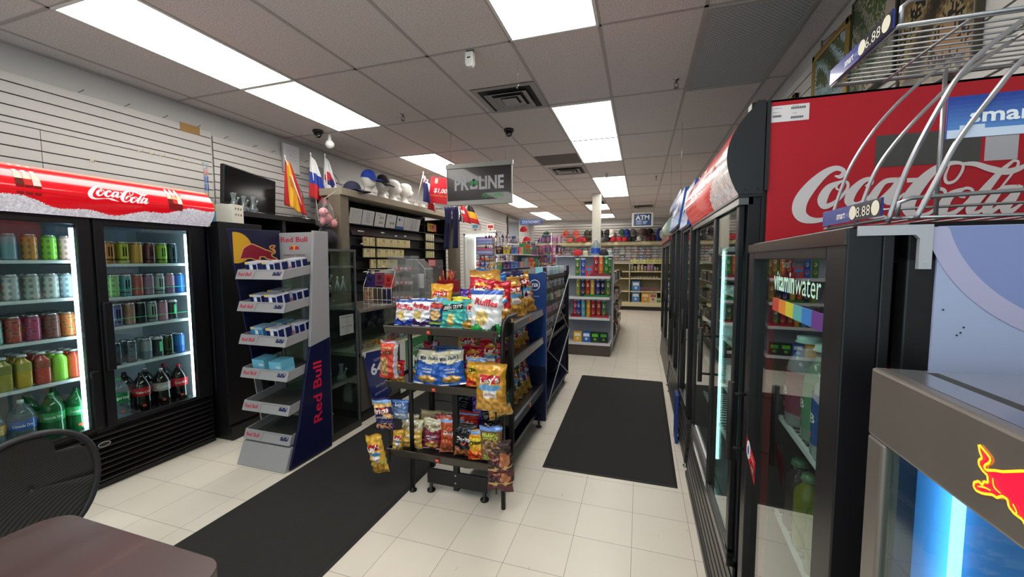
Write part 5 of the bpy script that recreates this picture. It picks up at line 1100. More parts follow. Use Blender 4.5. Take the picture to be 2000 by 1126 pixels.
BG = {
 'ruf_b': ruf('#2444b0', 1), 'ruf_p': ruf('#4a2a6a', 2, .16, .18), 'ruf_g': ruf('#2f9a4a', 3, .17, .235),
 'dip': bag(.10, .15, .05, '#24457a', [('band', .8, 1, '#c83a2a'), ('ell', .5, .5, .4, .22, '#d8b070'), ('band', .1, .22, '#8fae3a')], [('TOSTITOS', .5, .72, .012, .08, '#e8e0d0')], 4),
 'corn': bag(.18, .17, .06, '#4fb8ae', [('slant', .66, .88, .12, '#1a1c20'), ('chips', .42, .28, .16, .22, '#e8d08a', '#d8b860')], [('CORN CRISPS', .48, .76, .022, .13, '#e2e4e0', 8)], 5),
 'lays_t': lays('#3f9a98', '#8ac0d8', None, 1.0, 6, .16, .185), 'lays_g': lays('#d8a030', None, None, 1.1, 7), 'lays_r': lays('#b82030', None, '#c8a060', 1.1, 8), 'lays_b': lays('#2f74c0', None, '#d8b060', 1.15, 9), 'lays_n': lays('#2a2a58', None, '#d8a858', 1.2, 10), 'lays_w': lays('#c89a4a', None, '#d8b878', 1.2, 11), 'lays_gr': lays('#1f5a3a', None, '#c8b080', 1.1, 12), 'lays_p': lays('#6a3a6a', None, '#c89a58', 1.2, 13), 'lays_k': lays('#c8902a', None, '#b87a2a', 1.25, 14, .135, .20),
 'yel': bag(.16, .13, .05, '#b8b83a', [('band', .5, 1, '#d8d048'), ('band', 0, .2, '#5a7a3a')], [('FUNYUNS', .5, .5, .02, .1, '#3a6a2a')], 15), 'pur': bag(.12, .2, .05, '#4a2a90', [('ell', .5, .5, .3, .2, '#6a4ab8')], [('TAKIS', .5, .5, .03, .09, '#c8b8e8')], 16),
 'mv_b': vick('#2d62b8', 17), 'mv_t': vick('#4a8a84', 18, .15, .18), 'mv_c': bag(.16, .20, .06, '#c8bf9a', [('band', .5, 1, '#b8ac84'), ('chips', .5, .3, .3, .2, '#8a7a54', '#a89a70')], [("Miss Vickie's", .5, .75, .02, .11, '#6a5a3a', 4)], 19), 'mv_y': vick('#d8b458', 20, .16, .19), 'mv_r': vick('#7a2038', 21, .14, .20), 'mv_v': vick('#5a3080', 22, .13, .19),
 'chee': cheet(23), 'dor_k': dor('#17151a', '#b8704a', seed=24, w_=.16), 'dor_r': dor('#b8502a', '#b8603a', seed=25, w_=.16, h_=.22), 'dor_b': dor('#c83024', '#a8582a', seed=26, w_=.18, h_=.16), 'red': bag(.12, .22, .05, '#9a1c30', [('side', .6, .9, '#b8b8c8')], [('KETTLE', .4, .5, .014, .06, '#e8c8c0')], 27),
 'dor_l': bag(.105, .165, .04, '#1f1f58', [('band', .72, .93, '#e0b878'), ('band', .84, .92, '#7aa8d8'), ('slant', .50, .62, -.3, '#d8a868'), ('ell', .5, .62, .4, .1, '#c83024'), ('chips', .5, .14, .5, .14, '#d8a070', '#3a2a5a')], [('Fritos', .48, .64, .028, .085, '#f0ece8', 6), ('ORIGINAL', .5, .43, .012, .07, '#d8d0e0')], 28),
 'tos_l': bag(.115, .22, .05, '#d2422a', [('band', .92, 1, '#c8c4d0'), ('chips', .3, .32, .26, .26, '#c8a06a', '#8a6a3a'), ('band', .66, .76, '#d85a3a'), ('side', .82, 1, '#b8b4bc')], [('HAWKINS', .42, .82, .014, .07, '#f0c890'), ('CHEEZIES', .42, .70, .017, .08, '#1a1210')], 29),
 'lay_l': lays('#d8a838', '#5a9ad0', '#b8b04a', .95, 30, .10, .21), 'hick': bag(.12, .185, .05, '#7a5a3c', [('band', .90, 1, '#5a86c8'), ('chips', .5, .50, .5, .24, '#a8845a', '#6a4a30')], [('HICKORY', .48, .80, .016, .085, '#b8d040'), ('STICKS', .48, .70, .016, .085, '#b8d040'), ('POULET ET', .48, .20, .013, .085, '#b8d040'), ('CHICKEN', .48, .12, .013, .085, '#b8d040')], 31),
 'jerk': bag(.13, .19, .04, '#3a2420', [('ell', .7, .5, .25, .2, '#b8724a'), ('ell', .35, .55, .2, .16, '#7a2030'), ('band', 0, .22, '#5a1c28'), ('slant', .22, .27, .1, '#c8a060')], [('JERKY', .35, .52, .014, .04, '#d8b8a0')], 32),
 'brite': bag(.17, .24, .06, '#2a1a3a', [('ell', .35, .6, .3, .22, '#6a3a90'), ('ell', .6, .35, .3, .2, '#b83a70'), ('slant', .38, .5, .3, '#c8b83a'), ('chips', .6, .12, .5, .14, '#a83040', '#5a1a38')], [('Takis', .4, .62, .036, .09, '#c8c0d8', 25), ('BLUE', .45, .42, .026, .08, '#d8c840', 25)], 33),
 'blk': bag(.14, .2, .05, '#15141a', [('ell', .5, .5, .3, .2, '#20202c')], [('DORITOS', .5, .5, .018, .09, '#44444c')], 34),
 'blu': bag(.16, .19, .05, '#7a98c8', [('band', .7, 1, '#4a74b8'), ('chips', .5, .2, .4, .15, '#c8ccd4', '#9ab0cc')], [("Lay's", .5, .8, .03, .09, '#dfe6f0')], 35)}
def bg(key, x, y, z, rz, tilt, lab, g, roll=0., s=1.):
    src = BG[key]
    o = copy_tree(USED[src.name]) if src.name in USED else src
    USED[src.name] = src
    o.rotation_euler = (radians(tilt), radians(roll), radians(rz)); o.location = (x, y, z + .007); o.scale = (s, s*.8, s); o['label'] = lab; o['category'] = 'chip bag'; o['group'] = g; return o
g1 = 'chip bags on the top shelf of the snack rack'; z = SZ[2] + .009
bg('ruf_b', -1.46, 2.245, z, 4, -12, 'white rippled-chip bag with blue bottom, leftmost on the top rack shelf', g1)
bg('ruf_p', -1.34, 2.25, z, 2, -10, 'white rippled-chip bag with purple bottom, second from left on top', g1)
bg('dip', -1.235, 2.25, z, 0, -8, 'narrow navy bag with round tan picture on the top rack shelf', g1)
bg('corn', -1.11, 2.25, z, 4, -10, 'teal corn crisps bag with black diagonal band, top rack shelf', g1)
bg('lays_t', -.97, 2.25, z, 8, -8, 'teal chip bag with red logo and cream panel, top rack shelf', g1)
bg('ruf_g', -.865, 2.19, z - .03, 10, -6, 'tall white rippled-chip bag with green bottom, right corner of top shelf', g1, 0, 1.2)
bg('lays_g', -1.27, 2.37, z + .04, 4, -14, 'gold chip bag with red logo standing behind the teal corn crisps', g1)
bg('yel', -1.12, 2.38, z + .06, 0, -20, 'yellow-green bag behind the teal bags on the top rack shelf', g1)
bg('pur', -1.12, 2.46, z + .03, -6, -8, 'purple bag mostly hidden at the back of the top rack shelf', g1)
bg('lays_r', -1.02, 2.42, z + .07, 14, -14, 'red and gold chip bag leaning at the back of the top rack shelf', g1, 8, 1.05)
g2 = 'chip bags on the middle shelf of the snack rack'; z = SZ[1] + .009
bg('mv_t', -1.40, 2.27, z, -20, -25, 'teal and cream kettle chip bag slumped at the left of the middle shelf', g2, 28)
bg('mv_b', -1.29, 2.215, z - .012, 4, -16, 'blue and cream kettle chip bag, left one on the middle shelf', g2, 5, 1.12)
bg('mv_b', -1.115, 2.23, z - .005, 12, -14, 'blue and cream kettle chip bag, right one on the middle shelf', g2, -7, 1.12)
bg('mv_c', -1.12, 2.37, z + .03, 14, -16, 'cream kettle chip bag with torn corner behind the blue ones', g2, 20)
bg('chee', -.955, 2.235, z, 6, -10, 'orange cheese-snack bag with black script on the middle shelf', g2)
bg('lays_r', -1.02, 2.33, z, 6, -12, 'dark red chip bag behind the orange cheese-snack bag', g2)
bg('lays_r', -.90, 2.36, z + .04, 10, -10, 'red chip bag at the right back of the middle rack shelf', g2)
bg('lays_w', -1.10, 2.45, z + .06, 6, -8, 'tan chip bag at the back of the middle rack shelf', g2)
for x, k, l in ((-1.38, 'red', 'wine red'), (-1.27, 'blu', 'pale blue')): bg(k, x, 2.44, z, 10, -6, '%s bag in the back row of the middle rack shelf' % l, g2)
g3 = 'chip bags on the bottom shelf of the snack rack'; z = SZ[0] + .009
bg('mv_v', -1.475, 2.30, z, 0, -8, 'purple and cream kettle chip bag at the left end of the bottom shelf', g3)
bg('mv_y', -1.415, 2.225, z, 4, -8, 'yellow and cream kettle chip bag at the front of the bottom shelf', g3)
bg('mv_c', -1.36, 2.36, z, 0, -10, 'beige kettle chip bag in the second row, left of the bottom shelf', g3)
bg('mv_c', -1.24, 2.38, z, 4, -10, 'beige kettle chip bag in the second row, middle of the bottom shelf', g3)
bg('mv_r', -1.275, 2.25, z, 4, -8, 'burgundy and cream kettle chip bag on the bottom shelf', g3)
bg('red', -1.205, 2.28, z, 16, -8, 'red bag with silver side next to the burgundy one, bottom shelf', g3)
bg('dor_r', -1.135, 2.25, z, 14, -10, 'orange-brown tortilla chip bag on the bottom rack shelf', g3)
bg('dor_b', -1.10, 2.40, z + .05, 4, -12, 'red and blue tortilla chip bag behind on the bottom rack shelf', g3)
bg('dor_k', -1.025, 2.225, z, 2, -8, 'black tortilla chip bag with white lettering on the bottom rack shelf', g3, -3)
bg('chee', -.935, 2.21, z, 4, -10, 'orange cheese-snack bag at the right of the bottom rack shelf', g3, -4)
bg('dor_k', -.90, 2.36, z + .04, 4, -10, 'black tortilla chip bag in the back row at the right of the bottom shelf', g3)
bg('blk', -1.16, 2.46, z + .1, 4, -6, 'black bag high at the back of the bottom rack shelf', g3); bg('pur', -1.03, 2.46, z + .1, 4, -6, 'purple bag high at the back of the bottom rack shelf', g3)
g4 = 'bags clipped to the front corners of the snack rack'
bg('tos_l', -1.505, 2.125, .757, 6, 2, 'orange-red cheese-snack bag hanging from the left clip strip', g4, 4, 1.12)
bg('lays_r', -1.50, 2.20, .70, 6, 2, 'red bag hidden behind the hanging orange-red bag, left strip', g4, 4, .7)
bg('dor_l', -1.53, 2.12, .42, 4, 2, 'navy and tan corn-chip bag hanging second on the left clip strip', g4, -6, 1.3)
bg('blu', -1.475, 2.19, .47, 20, 2, 'pale blue bag hanging behind the navy corn-chip bag', g4, 4, .7)
bg('lay_l', -1.57, 2.12, .13, 4, 2, 'gold chip bag hanging lowest on the left clip strip', g4, -12, 1.3)
bg('lay_l', -1.50, 2.19, .24, 24, 2, 'gold chip bag tucked behind the lowest hanging one, left strip', g4, 6, .8)
bg('lays_k', -.795, 2.085, .64, 6, 3, 'yellow-gold chip bag with red logo hanging on the right clip strip', g4, 0, 1.14)
bg('lays_gr', -.755, 2.15, .585, 30, 2, 'green chip bag hanging behind the yellow-gold one', g4, -14, .9)
bg('hick', -.79, 2.085, .345, 8, 3, 'brown hickory stick bag with lime lettering on the right clip strip', g4, -2, 1.15)
bg('jerk', -.745, 2.10, .255, 10, 6, 'dark brown bag with orange rounds below the hickory sticks', g4, -4, 1.2); bg('jerk', -.755, 2.12, .155, 8, 6, 'dark brown and maroon bag hanging lowest on the right clip strip', g4, 2, 1.2)

# ---- second unit with silver shelves facing the aisle, blue end panel
SU = empty('snack_shelving', (-1.05, 2.95, 0)); tag(SU, 'silver-edged snack shelving along the aisle with a blue end panel', 'shelving')
nv = mat('royal_blue_panel', '#163a78', .35, coat=.2); dn = mat('deep_navy_panel', '#0e1534', .4)
m = MB(SU, True); m.box((-1.19, 2.52, .10), (-1.17, 3.45, 1.18)); m.box((-1.19, 2.52, .10), (-.87, 3.44, .14)); m.build('back_panel', dn, SU)
SUZ = [1.055, .805, .375]
for k, z in enumerate(SUZ):
    m = MB(SU, True); m.box((-1.17, 2.52, z - .01), (-.825, 3.44, z)); s_ = m.build('shelf', mat('galv', '#8d9196', .3, .9), SU)
    m = MB(SU, True); m.prism([(-.825, z - .03), (-.803, z - .03), (-.808, z + .022), (-.825, z + .026)], 1, 2.49, 3.445); m.build('shelf_rail', mat('rail_silver', '#a4aab2', .22, .9), s_)
    for y in (2.95,): m = MB(SU, True); m.box((-.8045, y, z - .016), (-.8015, y + .03, z + .012), c=C('#c87a6a')); m.build('price_sticker', paint, s_)
m = MB(SU, True); pl = [(-1.20, .05), (-.79, .05), (-.79, 1.385), (-.80, 1.40), (-.82, 1.405), (-1.18, 1.30), (-1.20, 1.27)]; m.prism(pl, 1, 3.45, 3.485); EP = m.build('end_panel', nv, SU, bevel=.004)
m = MB(SU, True); m.box((-1.20, 3.446, .05), (-.792, 3.4495, .55)); m.build('lower_panel', dn, EP)
m = MB(SU, True); disc(m, (-.895, 3.4485, 1.285), .048, (1,0,0), (0,0,1), C('#d8dce4')); disc(m, (-.895, 3.448, 1.285), .042, (1,0,0), (0,0,1), C('#14306a')); m.text('TER', (-.893, 3.4472, 1.27), h=.03, w=.065, c=C('#e2e4ea'), bold=.02); m.text('SNACKS', (-.88, 3.4472, 1.18), h=.010, w=.05, c=C('#c8ccd8')); m.build('panel_lettering', paint, EP)
for x in (-1.06, -.848): MB(SU, True).lathe([(.024, 0), (.026, .012), (.010, .02), (.010, .1)], 16, o=(x, 3.42, 0)).build('levelling_foot', blk, SU)
g5 = 'chip bags on the top silver shelf'; z = 1.056
def sb(key, y, z, rz, tilt, lab, g, s=1., x=-.90, roll=0): bg(key, x - .05, y, z, rz, tilt, lab, g, roll, s*(1.08 if z < 1 else 1.12))
sb('lays_w', 2.58, z + .03, 50, -14, 'gold and red chip bag, nearest on the top silver shelf', g5, 1.25, -.93)
sb('lays_b', 2.78, z + .03, 56, -16, 'blue chip bag with red logo on the top silver shelf', g5, 1.2, -.93)
sb('lays_b', 2.93, z + .05, 40, -18, 'large blue bag leaning behind on the top silver shelf', g5, 1.25, -1.06)
sb('lays_w', 2.98, z, 60, -12, 'gold chip bag in the middle of the top silver shelf', g5, 1.1, -.88)
sb('lays_n', 3.10, z, 60, -14, 'navy chip bag with large pale chip on the top silver shelf', g5, 1.3, -.91)
sb('lays_n', 3.24, z, 62, -16, 'navy chip bag next to the blue end panel, top silver shelf', g5, 1.32, -.91)
sb('lays_k', 3.33, z, 62, -18, 'gold-bottomed chip bag touching the blue end panel', g5, 1.3, -.88)
sb('lays_r', 2.52, z + .01, 30, -12, 'red and yellow bag at the near corner of the top silver shelf', g5, 1.15, -.86)
g6 = 'chip bags on the middle silver shelf'; z = .806
sb('pur', 2.47, z, 60, -8, 'magenta-purple bag at the near end of the middle silver shelf', g6, .95, -.89)
sb('brite', 2.68, z, 58, -12, 'black bag with bright purple and yellow lettering, middle silver shelf', g6, .9, -.88)
sb('lays_r', 2.93, z, 60, -12, 'brown-red chip bag in the middle of the middle silver shelf', g6, .95, -.89)
sb('lays_w', 3.07, z, 60, -12, 'tan chip bag on the middle silver shelf', g6, .95, -.89)
sb('lays_r', 3.24, z, 62, -12, 'red chip bag near the end panel on the middle silver shelf', g6, .98, -.90)
g7 = 'chip bags on the lowest silver shelf'; z = .376
for y, k, l in ((2.58, 'lays_t', 'teal chip bag, nearest'), (2.72, 'lays_t', 'teal chip bag, second'), (2.86, 'lays_gr', 'dark green chip bag, third'), (2.99, 'lays_gr', 'green chip bag, fourth'), (3.12, 'lays_p', 'purple chip bag, fifth'), (3.25, 'lays_p', 'purple-brown chip bag, farthest')): sb(k, y, z, 58, -12, l + ' on the lowest silver shelf', g7, 1.15, -.90)
# ================================================================ GLASS TOWER, COUNTER AND TOBACCO WALL (left middle)
alu = mat('case_alu', '#6d706f', .35, .6); cream = mat('cream_laminate', '#cfc7ac', .5); gp_ = mat('counter_grey', '#4a4642', .4)
GT = empty('glass_display_tower', (-2.66, 2.8, 0)); tag(GT, 'tall glass display tower with glass pipes behind the energy drink stand', 'display case')
m = MB(GT, True)
for x in (-2.90, -2.425):
    for y in (2.625, 2.965): m.box((x - .008, y - .008, .05), (x + .008, y + .008, 1.60))
m.box((-2.91, 2.615, 1.585), (-2.415, 2.975, 1.605)); m.build('frame', alu, GT)
MB(GT, True).box((-2.91, 2.61, 0), (-2.41, 2.98, .06)).build('base', mat('case_base', '#2a2523', .5), GT)
for i, (a, b) in enumerate((((-2.424, 2.63, .06), (-2.419, 2.96, 1.585)), ((-2.90, 2.622, .06), (-2.43, 2.627, 1.585)), ((-2.90, 2.963, .06), (-2.43, 2.968, 1.585)))): MB(GT, True).box(a, b).build('glass_panel', glass, GT)
MB(GT, True).box((-2.905, 2.63, .06), (-2.90, 2.96, 1.585)).build('back_panel', mat('case_back', '#9a968c', .5), GT)
for z in (.44, .87, 1.10, 1.24): MB(GT, True).box((-2.89, 2.635, z - .006), (-2.435, 2.955, z)).build('glass_shelf', glassmat('shelf_glass', '#e4eeea', 1.5, .02, .06, '#8fa69e'), GT)
ns = MB(); ns.box((-.002, -.085, -.085), (0, .085, .085), c=C('#8d928f'))
ns.text('NO SMOKING', (.001, 0, .060), (0, 1, 0), (0, 0, 1), h=.013, w=.13, c=C('#20201e')); ns.text('NO VAPING', (.001, 0, -.020), (0, 1, 0), (0, 0, 1), h=.013, w=.12, c=C('#20201e'))
for z in (.028, -.052):
    for k in range(20):
        a0, a1 = 2*pi*k/20, 2*pi*(k+1)/20; ns.poly([(.001, .015*cos(a0), z + .015*sin(a0)), (.001, .015*cos(a1), z + .015*sin(a1)), (.001, .019*cos(a1), z + .019*sin(a1)), (.001, .019*cos(a0), z + .019*sin(a0))], C('#8a4a40'))
o = ns.build('notice_sign', paint); place(o, (-2.4175, 2.835, .955), 0, 'small grey no-smoking and no-vaping notice on the glass tower'); o['category'] = 'sign'
gp(P1, -2.60, 2.78, .442, 'large clear glass pipe with reddish tube, middle of the glass tower', .72); gp(P2, -2.62, 2.80, .062, 'dark glass pipe on the tower floor', .85); gp(P3, -2.55, 2.90, .442, 'small glass pipe beside the large one in the tower', .9)
gp(P3, -2.66, 2.72, 1.242, 'small glass pipe at the top of the tower, left', 1.1); gp(P3, -2.66, 2.86, 1.242, 'small glass pipe at the top of the tower, right', 1.2); gp(P3, -2.6, 2.74, .872, 'small glass pipe on the tower shelf behind the notice', .9); gp(P3, -2.55, 2.8, 1.102, 'small glass pipe on the narrow tower shelf', .55)
ce = MB(); ce.tube([(0, 0, .10), (-.025, 0, 0)], .004, 8); ce.tube([(0, 0, .10), (.025, 0, 0)], .004, 8); ce.tube([(0, 0, .10), (0, .02, 0)], .004, 8); ce.tube([(0, 0, .10), (0, 0, .13)], .008, 10)
c0 = ce.build('glass_stand', mat('white_ceramic', '#c8cccc', .3))
for i, (x, y) in enumerate(((-2.50, 2.70), (-2.50, 2.83), (-2.50, 2.90))):
    o = c0 if i == 0 else copy_tree(c0); place(o, (x, y, 1.242), .5*i, 'white tripod stand in the top of the glass tower, %s one' % ('left', 'middle', 'right')[i], 'white tripod stands in the tower'); o['category'] = 'stand'
# ---- counter
CT = empty('glass_counter', (-2.67, 4.6, 0)); tag(CT, 'long glass-fronted service counter with cream interior shelf', 'counter')
cy0, cy1 = 2.99, 6.05
MB(CT, True).box((-2.95, cy0, 1.035), (-2.405, cy1, 1.062)).build('countertop', mat('counter_top', '#6f6860', .12, coat=.4), CT, bevel=.003)
m = MB(CT, True); m.box((-2.94, cy0, .12), (-2.415, cy1, .63)); m.build('lower_body', gp_, CT)
m = MB(CT, True); m.box((-2.92, cy0, 0), (-2.45, cy1, .12)); m.build('plinth', blackmat, CT)
m = MB(CT, True); m.box((-2.94, cy0, .63), (-2.412, cy1, .665)); m.build('display_floor', cream, CT)
MB(CT, True).box((-2.94, cy0, .665), (-2.93, cy1, 1.035)).build('back_panel', mat('case_back2', '#8d8672', .5), CT)
for y in (cy0, 4.42, cy1 - .02): MB(CT, True).box((-2.43, y, .63), (-2.41, y + .02, 1.035)).build('post', alu, CT)
for a, b in ((cy0 + .02, 4.42), (4.44, cy1 - .02)): MB(CT, True).box((-2.418, a, .665), (-2.413, b, 1.035)).build('front_glass', glass, CT)
MB(CT, True).box((-2.90, cy0 + .02, .84), (-2.55, cy1 - .03, .846)).build('glass_shelf', glassmat('shelf_glass'), CT)
# small goods
def goods(name, w_, d_, h_, lettering=None):
    t = empty(name); m = MB(t); m.box((-w_/2, -d_/2, 0), (w_/2, d_/2, h_)); m.build('carton', gloss, t, bevel=min(.002, h_*.05))
    m = MB(t); m.box((-w_*.36, -d_/2 - .0012, h_*.55), (w_*.36, -d_/2, h_*.85), c=WHITE)
    disc(m, (0, -d_/2 - .0014, h_*.32), min(w_, h_)*.17, (1,0,0), (0,0,1), (.8,.8,.8,1), n=16); m.build('carton_label', gloss, t); return t
GB = {'s': goods('small_box', .07, .05, .05), 'm': goods('merchandise_box', .11, .07, .12), 'l': goods('merchandise_box', .19, .12, .24), 'p': goods('tobacco_pack', .056, .024, .125), 'g': goods('gum_pack', .035, .07, .075)}
def put(k, x, y, z, rz, c, lc, lab, g, cat='box', s=None): return putc(None, (x, y, z), lab, g, cat, {'carton': C(c), 'carton_label': C(lc)}, radians(rz), tmpl=GB[k], scale=s)
COLN = [('#c83a3a', 'red'), ('#2f5fb0', 'blue'), ('#d8b03a', 'yellow'), ('#3a8a4a', 'green'), ('#d8d4c8', 'white'), ('#2a2a30', 'black'), ('#c87a3a', 'orange'), ('#7a4a8a', 'purple'), ('#8a8a8a', 'grey'), ('#b88a6a', 'tan')]
rr = random.Random(11)
for i in range(16):
    y = 3.08 + .085*i; c, n = COLN[rr.randrange(10)]; put('s', -2.50 - .03*(i % 2), y, .666, rr.uniform(60, 110), c, COLN[rr.randrange(10)][0], '%s box, %s from the near end, on the cream floor inside the counter' % (n, ORD[i]), 'small boxes inside the counter', s=rr.uniform(.8, 1.2))
for i in range(10):
    y = 3.08 + .13*i; gp(P3, -2.62, y, .847, 'small clear glass pipe, %s from the near end, counter glass shelf' % ORD[i], .8)
for i, (y, l) in enumerate(((3.27, 'left'), (3.42, 'right'))):
    t = MB(); t.lathe([(.0, 0), (.035, .0), (.045, .05), (.02, .07), (.022, .10), (.04, .12), (.02, .15), (0, .155)], 14); o = t.build('figurine', mat('dark_figurine', '#23201f', .3)); place(o, (-2.52, y, .847), 0, 'dark glossy figurine on the counter glass shelf, %s one' % l, 'dark figurines'); o['category'] = 'figurine'
# posters on the counter front
p = MB(); q = [(-2.402, 3.03, .665), (-2.395, 3.39, .625), (-2.385, 3.44, .16), (-2.385, 3.17, .14)]
q = [Vector((-2.400, 3.02, .66)), Vector((-2.400, 3.385, .63)), Vector((-2.395, 3.43, .17)), Vector((-2.395, 3.12, .14))]
def pq(u, v, l=0.):
    a = q[0].lerp(q[1], u); b = q[3].lerp(q[2], u); r = b.lerp(a, v); return (r.x + l, r.y, r.z)
p.poly([pq(0,0), pq(1,0), pq(1,1), pq(0,1)], C('#1f2a6a')); p.poly([pq(1,0,-.002), pq(0,0,-.002), pq(0,1,-.002), pq(1,1,-.002)], C('#d8d8d8'))
p.poly([pq(0,.0,.001), pq(.09,.0,.001), pq(.06,.10,.001), pq(0,.12,.001)], C('#cfd2da')); p.poly([pq(0,.9,.001), pq(.05,.93,.001), pq(.09,1,.001), pq(0,1,.001)], C('#cfd2da'))
p.text('649', (0,0,0), h=.11, w=.29, c=C('#e8e8f0'), bold=.03, fn=lambda X, Y: pq(.56 + X/.36, .55 + Y/.5, .002)); p.text('LOTTO', (0,0,0), h=.028, w=.14, c=C('#d8d8e8'), fn=lambda X, Y: pq(.55 + X/.36, .80 + Y/.5, .002))
p.text('PLAY FOR $1', (0,0,0), h=.022, w=.16, c=C('#c8cce0'), fn=lambda X, Y: pq(.5 + X/.36, .28 + Y/.5, .002)); p.text('ADD FOR A QUICK PICK', (0,0,0), h=.02, w=.27, c=C('#c8cce0'), fn=lambda X, Y: pq(.55 + X/.36, .14 + Y/.5, .002))
tag(p.build('lottery_poster', gloss), 'tilted navy lottery poster with white 649 on the counter front', 'poster')
p = MB(); p.box((-2.404, 3.60, .10), (-2.400, 3.73, .645), c=C('#c9ccc6')); p.box((-2.404, 3.70, .10), (-2.398, 4.36, .645), c=C('#1f6a3c')); p.text('MAX', (-2.3965, 4.05, .33), (0, 1, 0), (0, 0, 1), h=.13, w=.42, c=C('#d8e8e0'), bold=.03); p.text('LOTTO', (-2.3965, 3.98, .50), (0, 1, 0), (0, 0, 1), h=.05, w=.25, c=C('#b8d8c8'))
tag(p.build('lottery_poster', gloss), 'green lottery poster with white MAX lettering on the counter front', 'poster')
# card rack on the counter
CK = empty('counter_card_rack', (-2.53, 3.45, 1.062)); tag(CK, 'white wire rack with six patterned packets on the counter', 'rack'); wwire = mat('white_wire', '#d8d8d4', .4)
m = MB(CK)
for z in (.005, .05, .17, .33): m.tube([(-.165, -.03, z), (.165, -.03, z)], .0025, 6); m.tube([(-.165, .05, z + .02), (.165, .05, z + .02)], .0025, 6)
for k in range(7): x = -.165 + .055*k; m.tube([(x, -.03, 0), (x, -.03, .17)], .002, 6)
for x in (-.165, .165): m.tube([(x, -.03, 0), (x, -.03, .18), (x, .05, .34), (x, .05, 0)], .0025, 6)
m.build('wire_frame', wwire, CK)
pk = empty('playing_card_box'); m = MB(pk); m.box((-.048, -.012, 0), (.048, .012, .135)); m.build('carton', gloss, pk); m = MB(pk); disc(m, (0, -.0128, .085), .026, (1,0,0), (0,0,1), C('#c8b47a')); disc(m, (0, -.0132, .085), .019, (1,0,0), (0,0,1), C('#5a4a38')); disc(m, (0, -.0136, .085), .012, (1,0,0), (0,0,1), C('#c8b89a')); m.box((-.035, -.0136, .02), (.035, -.0128, .045), c=C('#b8a8a8')); m.build('carton_print', paint, pk)
for i, (x, y, z, c, n) in enumerate(((-.11, .02, .17, '#2f2a6a', 'navy'), (0, .02, .185, '#7a3a5a', 'maroon'), (.11, .02, .165, '#b83a3a', 'red'), (-.11, -.012, .02, '#9a7a5a', 'tan'), (0, -.012, .02, '#4a4438', 'olive'), (.11, -.012, .015, '#2a2444', 'indigo'))):
    putc(None, (-2.53 + x, 3.45 + y, 1.066 + z), '%s playing card packet in the %s row of the white counter rack' % (n, 'back' if i < 3 else 'front'), 'packets in the white counter rack', 'packet', {'carton': C(c)}, 0, tmpl=pk)
# clear tiered dispenser, house-shaped case, grey terminal, red licorice tubs
AD = empty('acrylic_dispenser', (-2.60, 4.0, 1.062)); tag(AD, 'tall clear acrylic candy dispenser standing on the counter', 'dispenser')
m = MB(AD); w_ = .15
for a, b in (((-w_, -.08, 0), (-w_ + .004, .10, .50)), ((w_ - .004, -.08, 0), (w_, .10, .50)), ((-w_, .096, 0), (w_, .10, .50)), ((-w_, -.08, 0), (w_, -.076, .10)), ((-w_, -.08, .18), (w_, -.076, .26)), ((-w_, -.08, .34), (w_, -.076, .40))): m.box(a, b)
for z in (0, .17, .33): m.box((-w_, -.08, z), (w_, .10, z + .005))
m.build('clear_body', clearpl, AD)
for i, z in enumerate((.006, .176, .336)):
    for k in range(5): put('s', -2.71 + .055*k, 3.98, 1.062 + z, 10*k - 20, ['#b83a44', '#c87a7a', '#a8a8b0'][(i + k) % 3], '#d8c8c8', 'small red-and-grey sweet box, %s from left on the %s tier of the clear dispenser' % (ORD[k], ('bottom', 'middle', 'top')[i]), 'sweets in the clear dispenser', s=.62)
HC = empty('acrylic_case', (-2.70, 4.52, 1.062)); tag(HC, 'clear house-shaped acrylic case with a white slip inside, on the counter', 'case')
m = MB(HC); m.prism([(-.14, 0), (.14, 0), (.14, .34), (.02, .46), (-.14, .46)], 1, -.10, -.096); m.prism([(-.14, 0), (.14, 0), (.14, .34), (.02, .46), (-.14, .46)], 1, .096, .10); m.box((-.14, -.1, 0), (.14, .1, .004)); m.box((.136, -.1, 0), (.14, .1, .34)); m.box((-.14, -.1, 0), (-.136, .1, .46)); m.poly([(.14, -.1, .34), (.14, .1, .34), (.02, .1, .46), (.02, -.1, .46)]); m.build('clear_body', clearpl, HC)
m = MB(HC)
for pts in ([(.14, -.1, 0), (.14, -.1, .34), (.02, -.1, .46), (-.14, -.1, .46)], [(.14, .1, .34), (.14, -.1, .34)], [(.02, .1, .46), (.02, -.1, .46)]): m.tube(pts, .003, 6)
m.build('white_edges', mat('edge_white', '#c8caca', .3), HC); m = MB(HC); m.box((.03, -.094, .10), (.12, -.092, .28)); m.build('paper_slip', paper, HC)
TM = empty('lottery_terminal', (-2.82, 4.25, 1.062)); tag(TM, 'grey lottery terminal with a domed cover behind the clear dispenser', 'terminal'); m = MB(TM); m.prism([(-.12, 0), (.12, 0), (.12, .18), (.06, .30), (-.10, .34), (-.12, .30)], 0, -.16, .12); m.build('housing', mat('terminal_grey', '#77736d', .4), TM, bevel=.01)
MB(TM).box((-.1, -.122, .06), (.06, -.118, .14)).build('dark_slot', blackmat, TM)
LT = empty('candy_tub', (-2.66, 5.25, 1.062)); tag(LT, 'clear tub of red liquorice sticks with red base on the counter', 'tub'); m = MB(LT); m.box((-.14, -.08, 0), (.14, .08, .16)); m.build('red_base', mat('red_tray', '#9a1c22', .4), LT)
m = MB(LT)
for k in range(26): a = k*1.9; x, y = .11*sin(a)*(k/26)**.5, .06*cos(a*1.3); m.tube([(x, y, .12), (x*1.2 + .02*sin(k), y, .26 + .05*sin(k*2.2))], .008, 6, c=C(['#b8202a', '#7a1420', '#c8502a', '#d8a03a'][k % 4]))
m.build('liquorice_sticks', gloss, LT)
